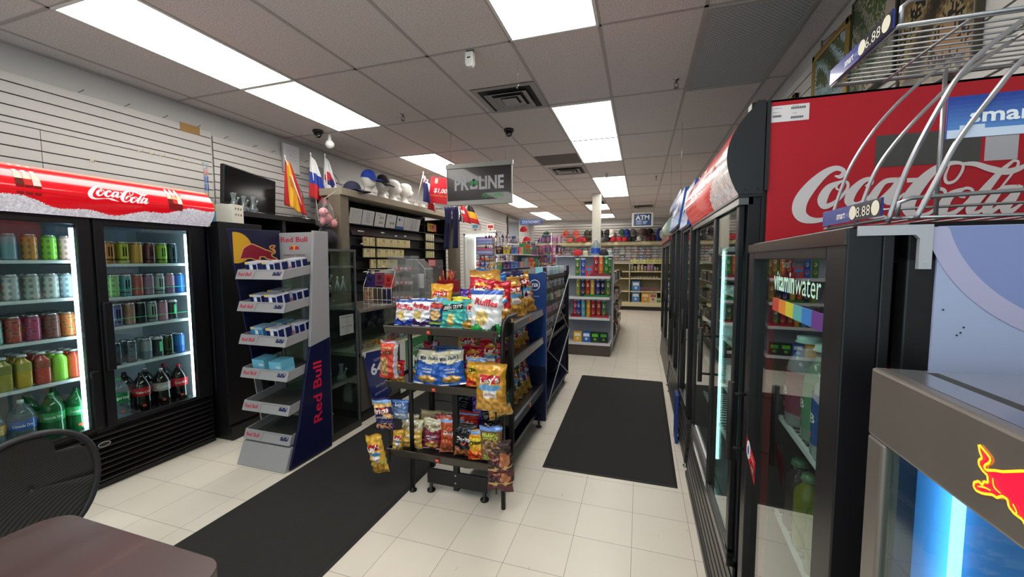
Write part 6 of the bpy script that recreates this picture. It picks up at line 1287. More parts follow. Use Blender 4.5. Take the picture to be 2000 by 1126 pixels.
CB = empty('clear_card_box', (-2.86, 5.1, 1.062)); tag(CB, 'clear stacked case with a red printed sheet on top, behind the liquorice tub', 'case'); m = MB(CB); m.box((-.10, .1, 0), (.06, .26, .46)); m.build('clear_body', clearpl, CB); m = MB(CB); m.box((-.09, .095, .36), (.03, .098, .46), c=C('#b8404a')); 
for k in range(5): m.box((-.08, .0945, .375 + .016*k), (.02, .0952, .381 + .016*k), c=C('#e0c8c8'))
m.build('printed_sheet', paint, CB)
for k in range(3): put('s', -2.50 + .0, 4.62 + .09*k, 1.063, 10, '#c8905a', '#d8b890', 'small orange-tan box on the counter edge, %s one' % ORD[k], 'tan boxes on the counter edge', s=.7)
# ---- tobacco wall
wd = mat('grey_brown_wood', '#6b6152', .6, noise=.15, nscale=14.)
TW = empty('tobacco_cabinet', (-3.8, 5.6, 0)); tag(TW, 'tall black tobacco wall cabinet framed by grey-brown wooden beams', 'cabinet')
m = MB(TW, True); m.box((-3.62, 3.99, 0), (-3.44, 4.13, 2.30)); m.build('left_post', wd, TW)
m = MB(TW, True); m.box((-3.62, 7.15, 0), (-3.44, 7.33, 2.30)); m.build('right_post', wd, TW)
m = MB(TW, True); m.box((-3.75, 3.99, 2.30), (-3.42, 7.40, 2.385)); m.build('top_beam', mat('pale_beam', '#8c8372', .6, noise=.1, nscale=14.), TW, bevel=.003)
m = MB(TW, True); m.box((-4.2, 4.41, .02), (-4.15, 7.14, 2.385)); m.box((-4.2, 4.30, 2.37), (-3.75, 7.14, 2.385)); m.box((-4.15, 4.14, .02), (-3.64, 4.18, 2.30)) if 0 else None; m.box((-4.2, 4.41, .02), (-3.68, 4.44, 2.3)); m.box((-4.2, 7.1, .02), (-3.66, 7.14, 2.3)); m.build('carcass', blackmat, TW)
m = MB(TW, True); 
for z in (2.24, 2.17): m.box((-3.9, 4.44, z - .012), (-3.85, 7.1, z + .012))
for y in (4.8, 5.4, 6.0, 6.6): m.box((-3.86, y, 2.0), (-3.82, y + .03, 2.30))
m.build('upper_slats', mat('dark_slat', '#34302c', .5), TW)
RZ = [1.99, 1.855, 1.70, 1.545, 1.39, 1.235]
for k, z in enumerate(RZ):
    m = MB(TW, True); m.prism([(-3.66, z - .135), (-3.655, z - .135), (-3.70, z), (-3.705, z)], 1, 4.44, 7.1) if k == 0 else m.box((-3.80, 4.44, z - .15), (-3.60, 7.1, z - .145))
    m.build('flap' if k == 0 else 'shelf', black, TW)
    if k:
        m = MB(TW, True); m.box((-3.62, 4.44, z - .03), (-3.61, 4.62 if k < 4 else 4.8, z + .0)) if 0 else None
        m.box((-3.72, 4.44, z - .145), (-3.715, 7.1, z)); m.build('shelf_back', blackmat, TW)
m = MB(TW, True); m.box((-3.72, 4.44, .1), (-3.62, 7.1, 1.08)); m.build('lower_doors', blackmat, TW)
for q_ in ((-3.70, 4.44, 1.99, -3.62, 7.1, 2.0), (-3.70, 6.3, 1.85, -3.61, 7.0, 1.86)): MB(TW, True).box(q_[:3], q_[3:]).build('ledge', black, TW)
for i, (a, b, z) in enumerate(((4.5, 4.62, 1.90), (4.55, 4.6, 1.73), (5.0, 5.08, 1.91), (5.35, 5.4, 1.88), (5.6, 5.66, 1.89), (4.6, 4.66, 1.35), (5.0, 5.06, 1.42))):
    MB(TW, True).box((-3.612, a, z), (-3.606, b, z + .014)).build('white_clip', whitepl, TW)
gk = 'beige tobacco packs in the black cabinet'
def packrow(z, ys, n):
    for i, y in enumerate(ys): put('p', -3.635, y, z, 90, '#cdbf8c', '#d8cc9c' if (i*7 + int(z*100)) % 3 else '#a89a70', 'plain beige tobacco pack, %s from left in the %s row' % (ORD[i], n), gk, 'pack')
packrow(1.711, [4.66, 4.72, 4.79, 4.85] + [4.96 + .062*k for k in range(14)], 'top')
packrow(1.556, [4.66, 4.72, 4.79, 4.85] + [4.96 + .062*k for k in range(11)], 'second')
packrow(1.401, [4.80, 4.86] + [4.96 + .062*k for k in range(8)], 'third')
packrow(1.246, [4.82, 5.02, 5.08, 5.14], 'lowest')
for i, z in enumerate((1.556, 1.711, 1.861)):
    for k in range(4): put('p', -3.635, 6.35 + .075*k, z, 90, '#cdc48c' if i < 2 else '#c8c49a', '#dcd4a4', 'beige tobacco pack at the right end of the cabinet, %s row, %s from left' % (('second', 'top', 'upper')[i], ORD[k]), gk, 'pack')
# white sheets leaning on the flap
sh = [(4.50, .24, ''), (4.76, .25, 'ab'), (5.03, .24, '13.25 22.50'), (5.30, .24, '14.00'), (5.55, .20, 'P'), (5.78, .24, ''), (5.95, .14, ''), (6.06, .14, '')]
for i, (y, w_, t) in enumerate(sh):
    m = MB(); m.x = Matrix.Rotation(radians(12), 4, 'Y'); m.box((-.0015, -w_/2, 0), (.0015, w_/2, .205), c=C('#e4e3e1'))
    if t == 'P': m.box((.0016, -w_/2, 0), (.002, w_/2, .045), c=C('#3a78c0')); disc(m, (.002, -.04, .15), .025, (0,1,0), (0,0,1), C('#3a78c0')); m.text('plus', (.0022, .03, .14), (0,1,0), (0,0,1), h=.02, w=.07, c=C('#6a9ad0'))
    elif t and t != 'ab':
        for j, s_ in enumerate(t.split()): m.text('$' + s_, (.002, .03, .12 - .07*j if len(t) > 6 else .06), (0,1,0), (0,0,1), h=.03 if len(t) > 6 else .038, w=.09 if len(t) > 6 else .12, c=C('#2a2a2a'), bold=.02)
        m.text('PRICES', (.002, -.03, .16), (0,1,0), (0,0,1), h=.014, w=.08, c=C('#444444'))
    elif t: 
        for j in range(6): m.box((.0016, -.05 + .01*(j % 2), .04 + .024*j), (.002, .05 - .012*(j % 3), .046 + .024*j), c=C('#8a8a8a'))
    else:
        for j in range(9): m.box((.0016, -w_*.35, .03 + .018*j), (.002, w_*.35, .033 + .018*j), c=C('#a8a8a8'))
    o = m.build('price_sheet', paint); place(o, (-3.66, y, 2.003), 0, ['blank grey-white sheet, leftmost above the tobacco packs', 'white sheet with handwritten lines above the tobacco packs', 'white price sheet with two large prices', 'white price sheet with one large price', 'white and blue brand sheet among the price sheets', 'ruled white sheet right of the blue one', 'narrow ruled sheet, left of two', 'narrow ruled sheet, rightmost of the white sheets'][i], 'sheets above the tobacco packs'); o['category'] = 'sheet'
m = MB(); m.box((0, -.16, 0), (.004, .16, .14), c=C('#d8a828')); m.box((.0041, .05, 0), (.0046, .16, .14), c=C('#c8402c')); m.text('19', (.0048, .0, .03), (0,1,0), (0,0,1), h=.09, w=.11, c=C('#1c1814'), bold=.03)
for j in range(4): m.box((.0046, -.14, .03 + .025*j), (.005, -.07, .036 + .025*j), c=C('#8a6a20')); m.box((.0048, .07, .03 + .025*j), (.0052, .15, .036 + .025*j), c=C('#e8c0b0'))
o = m.build('age_sign', paint); place(o, (-3.62, 6.52, 2.03), 0, 'yellow and red age sign with a big black 19'); o['category'] = 'sign'
# ---- mannequin heads and caps on the beam
def headmesh():
    m = MB(); m.smooth = True; NA, NB = 28, 26; ids = []
    def s(v):                       # v 0 (neck base) .. 1 (crown): (radius x, radius y, centre x shift, z)
        pass
    prof = [(0, .078, .085, -.01), (.02, .072, .08, -.01), (.05, .052, .055, -.012), (.09, .047, .052, -.010), (.105, .060, .056, .004), (.125, .078, .062, .008), (.15, .086, .070, .004), (.18, .092, .074, 0), (.21, .096, .076, -.002), (.24, .095, .075, -.004), (.265, .084, .066, -.006), (.285, .060, .048, -.008), (.295, .032, .026, -.01), (.298, .004, .004, -.01)]
    P_ = crom([(z, a, b, c) for z, a, b, c in prof], 3)
    for z, a, b, c in P_:
        rg = []
        for k in range(NA):
            t = 2*pi*k/NA; x = a*cos(t); y = b*sin(t); f = max(0, cos(t))
            nose = .026 * math.exp(-((z - .168)/.022)**2) * math.exp(-(t if t < pi else t - 2*pi)**2/.02) + .012*math.exp(-((z - .14)/.008)**2)*math.exp(-(t if t < pi else t - 2*pi)**2/.10) + .010*math.exp(-((z - .112)/.014)**2)*math.exp(-(t if t < pi else t - 2*pi)**2/.14)
            eye = -.010 * math.exp(-((z - .192)/.014)**2) * (math.exp(-((t if t < pi else t - 2*pi) - .42)**2/.03) + math.exp(-((t if t < pi else t - 2*pi) + .42)**2/.03))
            ear = .010 * math.exp(-((z - .175)/.022)**2) * (math.exp(-((t) - 1.65)**2/.02) + math.exp(-((2*pi - t) - 1.65)**2/.02))
            d = nose + eye; rg.append(m.P((x + c + d, y + (ear if t < pi else -ear), z)))
        ids.append(rg)
    for i in range(len(ids)-1):
        for k in range(NA): m.F([ids[i][k], ids[i][(k+1) % NA], ids[i+1][(k+1) % NA], ids[i+1][k]], None, 0, True)
    m.F(ids[0][::-1], None, 0, False); return m
h0_ = headmesh().build('mannequin_head', mat('white_head', '#d2cfc8', .35))
def cap(name, c1, c2, logo=None):
    t = empty(name); m = MB(t); m.smooth = True; NA, NB = 24, 8; ids = []
    for j in range(NB + 1):
        a = j/NB*pi/2; ids.append([m.P((.104*cos(a)*cos(2*pi*k/NA)*(1.06), .088*cos(a)*sin(2*pi*k/NA), .115*sin(a)**.9)) for k in range(NA)])
    for j in range(NB):
        for k in range(NA): m.F([ids[j][k], ids[j][(k+1) % NA], ids[j+1][(k+1) % NA], ids[j+1][k]], C(c1) if (6 > (k % 24) or k > 18) or c2 is None else C(c2), 0, True)
    m.build('crown', mat('cap_cloth', rough=.8, vcol=True), t)
    m = MB(t); m.smooth = True; P1_ = []; P2_ = []
    for k in range(13):
        a = radians(-58 + 116*k/12); P1_.append(m.P((.105*cos(a), .086*sin(a), .006))); r = .095 + .085*cos(a*1.45); P2_.append(m.P((.105*cos(a)*.5 + .045 + r*.75*cos(a*.6), (.086 + .006)*sin(a)*(1.0), -.012 - .016*abs(sin(a)))))
    for k in range(12): m.F([P1_[k], P2_[k], P2_[k+1], P1_[k+1]], None, 0, True)
    b = m.build('visor', mat('cap_cloth'), t); b.color = C(c1); so = b.modifiers.new('solid', 'SOLIDIFY'); so.thickness = .004
    return t
hx_ = [(-3.54, 4.66, -5, 'blue cap'), (-3.53, 4.95, -10, 'dark cap'), (-3.56, 5.26, 40, 'bare, left'), (-3.56, 5.58, 40, 'bare, right')]
for i, (x, y, rz, l) in enumerate(hx_):
    o = h0_ if i == 0 else copy_tree(h0_); place(o, (x, y, 2.386), radians(rz), ['white mannequin head wearing a blue cap on the wooden beam', 'white mannequin head wearing a black cap on the beam', 'bare white mannequin head, left one on the beam', 'bare white mannequin head, right one beside the flags'][i], 'mannequin heads on the beam', scale=1.12); o['category'] = 'mannequin head'
CAPB = cap('baseball_cap', '#ffffff', None)
def pc(x, y, z, rz, c, lab, g, s=1., rx=0., ry=0., cat='cap'):
    o = putc(None, (x, y, z), lab, g, cat, {'crown': C(c), 'visor': C(c)}, None, tmpl=CAPB, scale=s); o.rotation_euler = (radians(rx), radians(ry), radians(rz)); return o
pc(-3.54, 4.66, 2.625, -5, '#1f3fa0', 'bright blue baseball cap on a mannequin head', None, 1.02, 0, 8); pc(-3.53, 4.95, 2.615, -10, '#1d1a1c', 'black trucker cap on a mannequin head', None, 1.02, 0, 14)
pc(-3.50, 4.28, 2.40, 30, '#20223a', 'navy cap lying flat at the left end of the beam', None, 1., 0, 0)
# ---- flags
def flag(name, w_, h_, col, pole=.55, lean=0., drop=.0):
    t = empty(name); m = MB(t); m.tube([(0, 0, 0), (lean*pole, 0, pole)], .006, 8); m.lathe([(.008, 0), (.010, .01), (.006, .024), (0, .026)], 10, o=(lean*pole, 0, pole)); m.build('pole', whitepl, t)
    m = MB(t); m.smooth = True; NU, NV = 14, 22; ids = []
    for j in range(NV + 1):
        v = j/NV; rg = []
        for i in range(NU + 1):
            u = i/NU; sp = .35 + .65*v**.7
            rg.append(m.P((lean*(pole - .02) + (u - .12)*w_*(.22 + .78*v**.8), .03*sin(u*9 + 2*v)*(.3 + v), pole - .02 - v*h_*(.86 + .14*u) - u*.03)))
        ids.append(rg)
    for j in range(NV):
        for i in range(NU): m.F([ids[j][i], ids[j+1][i], ids[j+1][i+1], ids[j][i+1]], C(col((i+.5)/NU, (j+.5)/NV)), 0, True)
    b = m.build('cloth', mat('flag_cloth', rough=.75, vcol=True), t); so = b.modifiers.new('solid', 'SOLIDIFY'); so.thickness = .002; return t
R_, Wt, Bl = '#b8242c', '#d8d8d8', '#2a3f9a'
def spain(u, v): return R_ if u < .25 or u > .78 else ('#a8602a' if (u-.45)**2*6 + (v-.45)**2*3 < .06 else '#d8a42a')
def russia(u, v): return Wt if v < .36 else (Bl if v < .62 else R_)
def korea(u, v):
    d = ((u-.5)/.45)**2 + ((v-.48)/.17)**2
    if d < 1: return '#c0303c' if v < .48 + .05*sin(u*6) else '#26306a'
    if (.08 < v < .26 or .70 < v < .84) and int(v*40) % 2 and .2 < u < .8: return '#1c1c20'
    return Wt
def ausn(u, v): return ('#b83040' if (int(u*14) + int(v*22)) % 4 == 0 else Wt) if v < .28 and (int(u*12) + int(v*20)) % 3 else ('#d8d8e0' if (u*7 % 1 < .22 and v*6 % 1 < .25) else '#1f2460')
def redwhite(u, v): return R_ if v > .72 or u < .06 else ('#b83040' if (u-.5)**2*3 + (v-.42)**2*4 < .05 else '#d6d2d0')
fl_ = [(spain, -3.80, 3.84, .12, -.30, .22, .60, .70, 'red and yellow flag on a leaning white pole, left of the three'), (russia, -3.80, 4.02, -.05, -.08, .22, .56, .80, 'white, blue and red flag, middle of the three behind the display stand'), (korea, -3.80, 4.21, .0, -.04, .20, .58, .84, 'white flag with red and blue circle, right of the three')]
for f, x, y, rz, ln, w_, h_, pl, l in fl_:
    t = flag('flag', w_, h_, f, pl, ln); t.location = (x, y, 1.992); t.rotation_euler = (0, 0, radians(60)); tag(t, l, 'flag', 'flags on poles')
    bs_ = MB(t); bs_.lathe([(.03, 0), (.03, .012), (.01, .02)], 14); bs_.build('pole_base', whitepl, t)
for f, x, y, ln, w_, h_, pl, rz, l in ((ausn, -3.50, 5.78, .42, .22, .46, .50, -20, 'navy flag with stars on a leaning pole beside the mannequin heads'), (redwhite, -3.46, 5.95, .30, .24, .48, .42, -20, 'white and red flag beside the red jackpot sign'), (lambda u, v: '#1c1c24' if int(u*5 + v*3) % 2 else Wt, -3.42, 6.95, .35, .22, .35, .22, 0, 'black and white striped flag under the hanging black sign'), (lambda u, v: Wt if .3 < v < .5 and u < .6 else R_, -3.42, 7.12, .55, .26, .36, .22, 0, 'red and white flag under the hanging black sign'), (lambda u, v: '#1a1a1c' if v < .38 else ('#d8a42a' if v < .74 else R_), -3.42, 7.33, .75, .30, .38, .24, 0, 'black, yellow and red flag under the hanging black sign')):
    t = flag('flag', w_, h_, f, pl, ln); t.location = (x, y, 2.386); t.rotation_euler = (0, 0, radians(rz)); tag(t, l, 'flag', 'flags on poles'); bs_ = MB(t); bs_.box((-.02, -.03, 0), (.02, .03, .05)); bs_.build('pole_base', whitepl, t)
# red jackpot sign
t = empty('hanging_sign', (-2.98, 5.82, 2.60)); tag(t, 'red hanging jackpot sign with white figures, partly behind the black sign', 'sign')
m = MB(t); m.x = Matrix.Rotation(radians(9), 4, 'Y'); m.box((-.28, -.004, -.20), (.30, .004, .21), c=C('#c8303a')); m.text('$1,000,000', (-.20, -.006, -.03), h=.07, w=.46, c=C('#f0e8e4'), al='L', bold=.02, it=.15); m.text('GUARANTEED MUST BE WON', (-.25, -.006, -.09), h=.025, w=.50, c=C('#e0a040'), al='L'); m.box((-.20, -.006, .11), (-.15, -.004, .19), c=C('#b8a89c')); m.build('sign_panel', gloss, t)
m = MB(t); m.tube([(-.2, 0, .25), (-.22, 0, .43)], .0015, 5); m.tube([(.25, 0, .16), (.25, 0, .43)], .0015, 5); m.build('hanging_wire', chrome, t)
# black framed hanging sign
PS = empty('hanging_sign', (-1.835, 4.45, 2.41)); tag(PS, 'black hanging sign in a grey frame with silver and green lettering', 'sign')
fgm = mat('sign_frame_grey', '#95958f', .4, .3)
m = MB(PS); m.box((-.425, -.02, .19), (.425, .02, .245)); m.box((-.415, -.018, -.245), (.415, .018, -.19)); m.box((-.415, -.015, -.19), (-.405, .015, .19)); m.box((.405, -.015, -.19), (.415, .015, .19)); m.cbox((-.37, 0, .25), (.05, .03, .02)); m.build('frame', fgm, PS, bevel=.003)
m = MB(PS); m.box((-.405, -.008, -.19), (.405, .008, .19)); pnl = m.build('sign_panel', mat('sign_black', '#201c20', .25, coat=.4), PS)
m = MB(PS); zl, hl = -.062, .150; m.text('PR', (-.218, -.010, zl), h=hl, w=.19, c=C('#b4b4b8'), bold=.035); m.text('LINE', (.160, -.010, zl), h=hl, w=.31, c=C('#b4b4b8'), bold=.035)
for a, b, c in (((-.110, zl), (-.012, zl + .045), '#b4b4b8'), ((-.110, zl + hl - .045), (-.012, zl + hl), '#b4b4b8'), ((-.110, zl + .05), (-.012, zl + hl - .05), '#3f9a5a')): m.box((a[0], -.0104, a[1]), (b[0], -.009, b[1]), c=C(c))
m.box((-.080, -.0110, zl + .03), (-.042, -.0095, zl + hl - .03), c=C('#201c20')); m.box((-.080, -.0114, zl + .055), (-.042, -.0098, zl + hl - .055), c=C('#3f9a5a')); m.box((-.065, -.0118, zl + .045), (-.057, -.0099, zl + hl - .045), c=C('#201c20'))
m.text('PLAY HERE!', (.31, -.010, -.165), h=.047, w=.26, c=C('#4fae68'), al='R', bold=.01); m.build('sign_lettering', paint, pnl)
for x in (-.36, .335): MB(PS).tube([(x, 0, .245), (x, 0, .628)], .002, 6).build('hanging_wire', steel, PS)
# plush in a bag, dark hat, navy garment
t = empty('plush_toy', (-3.53, 3.83, 1.98)); tag(t, 'pink plush pig in a clear plastic bag hanging below the flags', 'plush toy'); m = MB(t); m.smooth = True
def blob(m, c, r, col, n=12):
    c = Vector(c); pf = [(r[0]*sin(pi*k/n), c.z - r[2]*cos(pi*k/n)) for k in range(n+1)]; rings = []
    for a, z in pf: rings.append([m.P((c.x + a*cos(2*pi*q/16), c.y + a*r[1]/r[0]*sin(2*pi*q/16), z)) for q in range(16)])
    for i in range(n):
        for q in range(16): m.F([rings[i][q], rings[i][(q+1)%16], rings[i+1][(q+1)%16], rings[i+1][q]], C(col), 0, True)
blob(m, (0, .02, .02), (.06, .085, .065), '#d89098'); blob(m, (.03, -.05, .09), (.05, .055, .05), '#e0a0a4'); blob(m, (.05, .09, -.03), (.035, .04, .05), '#d89098'); blob(m, (.03, -.07, -.02), (.03, .03, .045), '#d89098'); blob(m, (.082, -.05, .085), (.012, .022, .016), '#c87880'); m.build('plush_body', mat('plush', rough=.9, vcol=True), t)
m = MB(t); blob(m, (.078, -.075, .105), (.005, .005, .006), '#1a1414'); blob(m, (.078, -.028, .105), (.005, .005, .006), '#1a1414'); m.build('eyes', gloss, t)
MB(t).tube([(0, 0, .25), (.02, .165, .36)], .002, 5).build('hanging_string', whitepl, t)
m = MB(t); m.smooth = True; m.lathe([(.02, .26), (.035, .24), (.09, .15), (.11, .05), (.10, -.06), (.02, -.10)], 16, caps=False); m.build('plastic_bag', glassmat('bag_film_clear', '#f4f4f4', 1.25, .06, .05, '#ffffff'), t)
t = empty('dark_hat', (-3.50, 3.83, 1.77)); tag(t, 'dark navy round hat with a pale rim hanging beside the black cabinet', 'hat'); m = MB(t); m.x = Matrix.Rotation(radians(80), 4, 'Y'); m.lathe([(.145, 0), (.145, .006), (.105, .01), (.10, .05), (.07, .085), (0, .095)], 28, cols=[C('#6a6e78')] + [C('#16171f')]*4); m.build('felt', mat('felt_hat', rough=.8, vcol=True), t)
MB(t).tube([(0, .0, .14), (.0, .165, .25)], .002, 5).build('hanging_string', whitepl, t)
t = empty('navy_garment', (-3.12, 6.25, 2.40)); tag(t, 'long navy strap-like garment hanging right of the tobacco packs', 'garment'); m = MB(t)
m.smooth = True
for (x0, x1, z1, y) in ((-.14, -.01, -.72, 0), (-.02, .10, -.70, .03)):
    ids = []
    for j in range(16):
        v = j/15; ids.append([m.P((lerp(x0 + .05, x1 + .03, u/6) + (.0 - .05*v if x0 < -.1 else -.0), y + .025*sin(u*1.4 + v*3), .02 + z1*v)) for u in range(7)])
    for j in range(15):
        for u in range(6): m.F([ids[j][u], ids[j+1][u], ids[j+1][u+1], ids[j][u+1]], C('#18204a'), 0, True)
b = m.build('cloth', mat('flag_cloth'), t); so = b.modifiers.new('solid', 'SOLIDIFY'); so.thickness = .02
m = MB(t); m.box((-.05, -.02, -.34), (-.01, -.004, -.26)); m.build('buckle', black, t)
m = MB(t); m.tube([(-.35, .1, .0), (.0, .01, .02)], .006, 6); m.build('hook', steel, t)
# ================================================================ CENTRE AND BACK OF THE SHOP
# ---- mobile sweets rack (navy, slanted tiers, chrome cross braces, castors)
CR = empty('sweets_rack', (-1.07, 4.25, 0)); tag(CR, 'tall navy sweets rack on castors with crossed chrome braces beyond the snack shelving', 'rack')
m = MB(CR, True); m.box((-1.34, 3.62, .12), (-1.32, 4.86, 1.42)); m.build('back_panel', dn, CR)
for q_ in ((4.83, 4.86), (3.62, 3.64)): MB(CR, True).box((-1.33, q_[0], .12), (-.86, q_[1], 1.38)).build('side_panel', mat('side_grey_navy', '#2a3048', .4), CR)
m = MB(CR, True); m.box((-1.33, 3.62, .10), (-.84, 4.87, .13)); m.build('bottom_tray', dn, CR)
for y in (3.63, 4.86): MB(CR, True).box((-.86, y - .012, .10), (-.83, y + .012, 1.44)).build('front_post', blk, CR)
TZ = [1.38, 1.25, 1.12, 1.00, .88, .76]
for k, z in enumerate(TZ):
    m = MB(CR, True); m.prism([(-1.20, z + .02), (-.86, z - .055), (-.86, z - .047), (-1.20, z + .028)], 1, 3.65, 4.83); m.box((-.86, 3.65, z - .06), (-.855, 4.83, z - .02)); m.build('tier', blk, CR)
m = MB(CR, True)
for z in (.60, .45, .30): m.tube([(-1.25, 3.66, z), (-.90, 4.3, z - .02), (-.88, 4.82, z + .02)], .003, 6)
m.build('inner_wire', blk, CR)
for (z0, z1) in ((1.34, .66), (.66, .12)):
    m = MB(CR, True); m.tube([(-.822, 3.66, z1), (-.818, 4.84, z0)], .007, 8); m.tube([(-.828, 3.66, z0), (-.826, 4.84, z1)], .006, 8); m.build('cross_brace', mat('brace_steel', '#9a9c9e', .42, .6), CR)
for x, y in ((-.88, 3.68), (-.88, 4.80)):
    m = MB(CR, True); m.tube([(x - .012, y, .03), (x + .012, y, .03)], .03, 14); m.box((x - .018, y - .01, .05), (x + .018, y + .01, .10)); m.build('castor', mat('castor_dark', '#1a1a1c', .3), CR)
rg_ = random.Random(21); pal = [['#d8dce0', '#8fd0e0', '#e8e8e8', '#a8b8d8', '#d0e8e8'], ['#5a8aa0', '#a8c8b0', '#c8a8c8', '#6a6a72', '#b8c8d8'], ['#4a9a5a', '#d8e0d8', '#d86a6a', '#e0a8a0', '#3a7a4a'], ['#c87aa8', '#d88ab8', '#8a5a9a', '#b8b8d0', '#c86a9a'], ['#2a4a6a', '#1f2a4a', '#8ab0c0', '#2f3f5a'], ['#7a8a8a', '#4a5a5a']]
for k, z in enumerate(TZ):
    n = 16 if k < 4 else (13 if k == 4 else 6)
    for i in range(n):
        y = 3.69 + (1.10 / 16) * i; c = pal[k][rg_.randrange(len(pal[k]))]
        put('g', -.905, y, z - .024, 90, c, '#e8e8e8', 'gum or sweets packet, %s from the near end, %s tier of the navy sweets rack' % (ORD[i], ORD[k]), 'packets on the navy sweets rack', 'sweets', s=1.12)

# ---- gondola with crisp tubes on its end
lm = mat('gondola_grey', '#a9aeb6', .45); lw = mat('gondola_white', '#c9ccd0', .4); gbr = mat('gondola_base', '#4b423c', .5)
GD = empty('gondola_shelving', (-.9, 6.6, 0)); tag(GD, 'pale grey gondola end shelving with tall crisp tubes', 'shelving')
def perf_mat():
    m = bpy.data.materials.new('pegboard'); m.use_nodes = True; N = m.node_tree.nodes; L = m.node_tree.links; b = N['Principled BSDF']; g = N.new('ShaderNodeTexCoord'); v = N.new('ShaderNodeTexVoronoi'); v.inputs['Scale'].default_value = 40; v.inputs['Randomness'].default_value = 0
    r = N.new('ShaderNodeValToRGB'); r.color_ramp.elements[0].position = .16; r.color_ramp.elements[0].color = C('#4a4f5c'); r.color_ramp.elements[1].position = .2; r.color_ramp.elements[1].color = C('#9ba1ae')
    L.new(g.outputs['Object'], v.inputs['Vector']); L.new(v.outputs['Distance'], r.inputs[0]); L.new(r.outputs[0], b.inputs['Base Color']); return m
peg = perf_mat()
MB(GD, True).box((-1.34, 6.68, .1), (-.43, 6.70, 1.58)).build('pegboard_back', peg, GD)
for x in (-1.35, -.43):
    m = MB(GD, True); m.box((x - .012, 6.66, 0), (x + .012, 6.70, 1.60)); u = m.build('upright', lw, GD)
    m = MB(GD, True); 
    for k in range(50): m.box((x - .004, 6.658, .06 + .03*k), (x + .004, 6.6605, .075 + .03*k))
    m.build('slots', mat('slot_dark', '#2f3238', .6), u)
m = MB(GD, True); m.box((-1.35, 6.30, 0), (-.43, 6.68, .17)); m.build('base', gbr, GD, bevel=.004)
MB(GD, True).box((-1.35, 6.285, .17), (-.425, 6.68, .20)).build('shelf', lw, GD)
for z in (.60, .925, 1.25):
    m = MB(GD, True); m.box((-1.34, 6.33, z - .02), (-.44, 6.68, z)); m.box((-1.34, 6.315, z - .035), (-.44, 6.33, z + .005)); m.build('shelf', lw, GD)
def tubecan():
    t = empty('crisp_tube'); m = MB(t); m.lathe([(.037, 0), (.038, .004), (.038, .235)], 20, caps=False); m.build('tube_body', gloss, t)
    m = MB(t); m.lathe([(.0385, .235), (.0385, .25), (0, .25)], 20, caps=False); m.build('tube_lid', mat('clear_lid', '#c8c8c0', .3), t)
    m = MB(t); R_ = .0388
    def f(x, y): a = -pi/2 + x/R_; return (R_*cos(a), R_*sin(a), y)
    m.poly([f(-.022 + .022*(1-cos(k*pi/8))*1.0, .165 + .022*sin(k*pi/8)) for k in range(9)][::-1] + [f(.022 - .022*(1-cos(k*pi/8)), .165 - .022*sin(k*pi/8)) for k in range(9)], C('#e8e0d4')) if 0 else None
    pts = [f(.020*cos(k*pi/10), .165 + .024*sin(k*pi/10)) for k in range(20)]; m.poly(pts, C('#e8dcc8')); pts = [f(.018*cos(k*pi/6), .168 + .007*sin(k*pi/6)) for k in range(12)]; m.poly([(p[0]*1.01, p[1]*1.01, p[2]) for p in pts], C('#2a1c18'))
    m.poly([f(-.02, .05), f(0, .048), f(.02, .05), f(.02, .095), f(0, .10), f(-.02, .095)], C('#d8b060')); m.build('tube_print', paint, t); return t
TC = tubecan(); gT = 'crisp tubes on the gondola end'
def tube_(x, y, z, c, lab): return putc(None, (x, y, z + .004), lab, gT, 'tube', {'tube_body': C(c)}, .25, tmpl=TC, scale=(.90, .90, 1.10))
for i, (x, c, n) in enumerate(((-.955, '#4a7a3a', 'olive green'), (-.865, '#2a5ab0', 'blue'), (-.665, '#a01f3a', 'crimson'), (-.585, '#d8702a', 'orange'), (-.505, '#2a7a3a', 'green'))): tube_(x, 6.39, 1.252 + (.04 if i > 1 else 0), c, '%s crisp tube, %s from left, top shelf of the gondola end' % (n, ORD[i]))
tube_(-.468, 6.49, 1.252, '#2f8a3f', 'dark green crisp tube at the right end of the top gondola shelf')
for i, (x, c, n) in enumerate(((-.945, '#7a8a3a', 'olive'), (-.865, '#2a3550', 'navy'), (-.79, '#a82a2a', 'red'), (-.715, '#b8a04a', 'yellow'), (-.63, '#3a2f8a', 'violet'), (-.56, '#1a2440', 'dark blue'), (-.475, '#4a7a3a', 'green'))): tube_(x, 6.39, .927, c, '%s crisp tube, %s from left, middle shelf of the gondola end' % (n, ORD[i]))
for i, (x, c, n) in enumerate(((-.985, '#8a2a4a', 'wine red'), (-.93, '#2a4a9a', 'blue'), (-.855, '#4a9ab0', 'teal'), (-.775, '#c8902a', 'amber'), (-.70, '#a02a3a', 'red'), (-.615, '#a82438', 'scarlet'), (-.535, '#3a6a4a', 'green'))): tube_(x, 6.39, .602, c, '%s crisp tube, %s from left, lower shelf of the gondola end' % (n, ORD[i]))
tr = MB(); tr.box((-.16, -.06, 0), (.16, .06, .004)); tr.box((-.16, -.06, 0), (.16, -.056, .06)); tr.box((-.16, .056, 0), (.16, .06, .06)); tr.box((-.16, -.06, 0), (-.156, .06, .06)); tr.box((.156, -.06, 0), (.16, .06, .06)); t0 = tr.build('cardboard_tray', gloss)
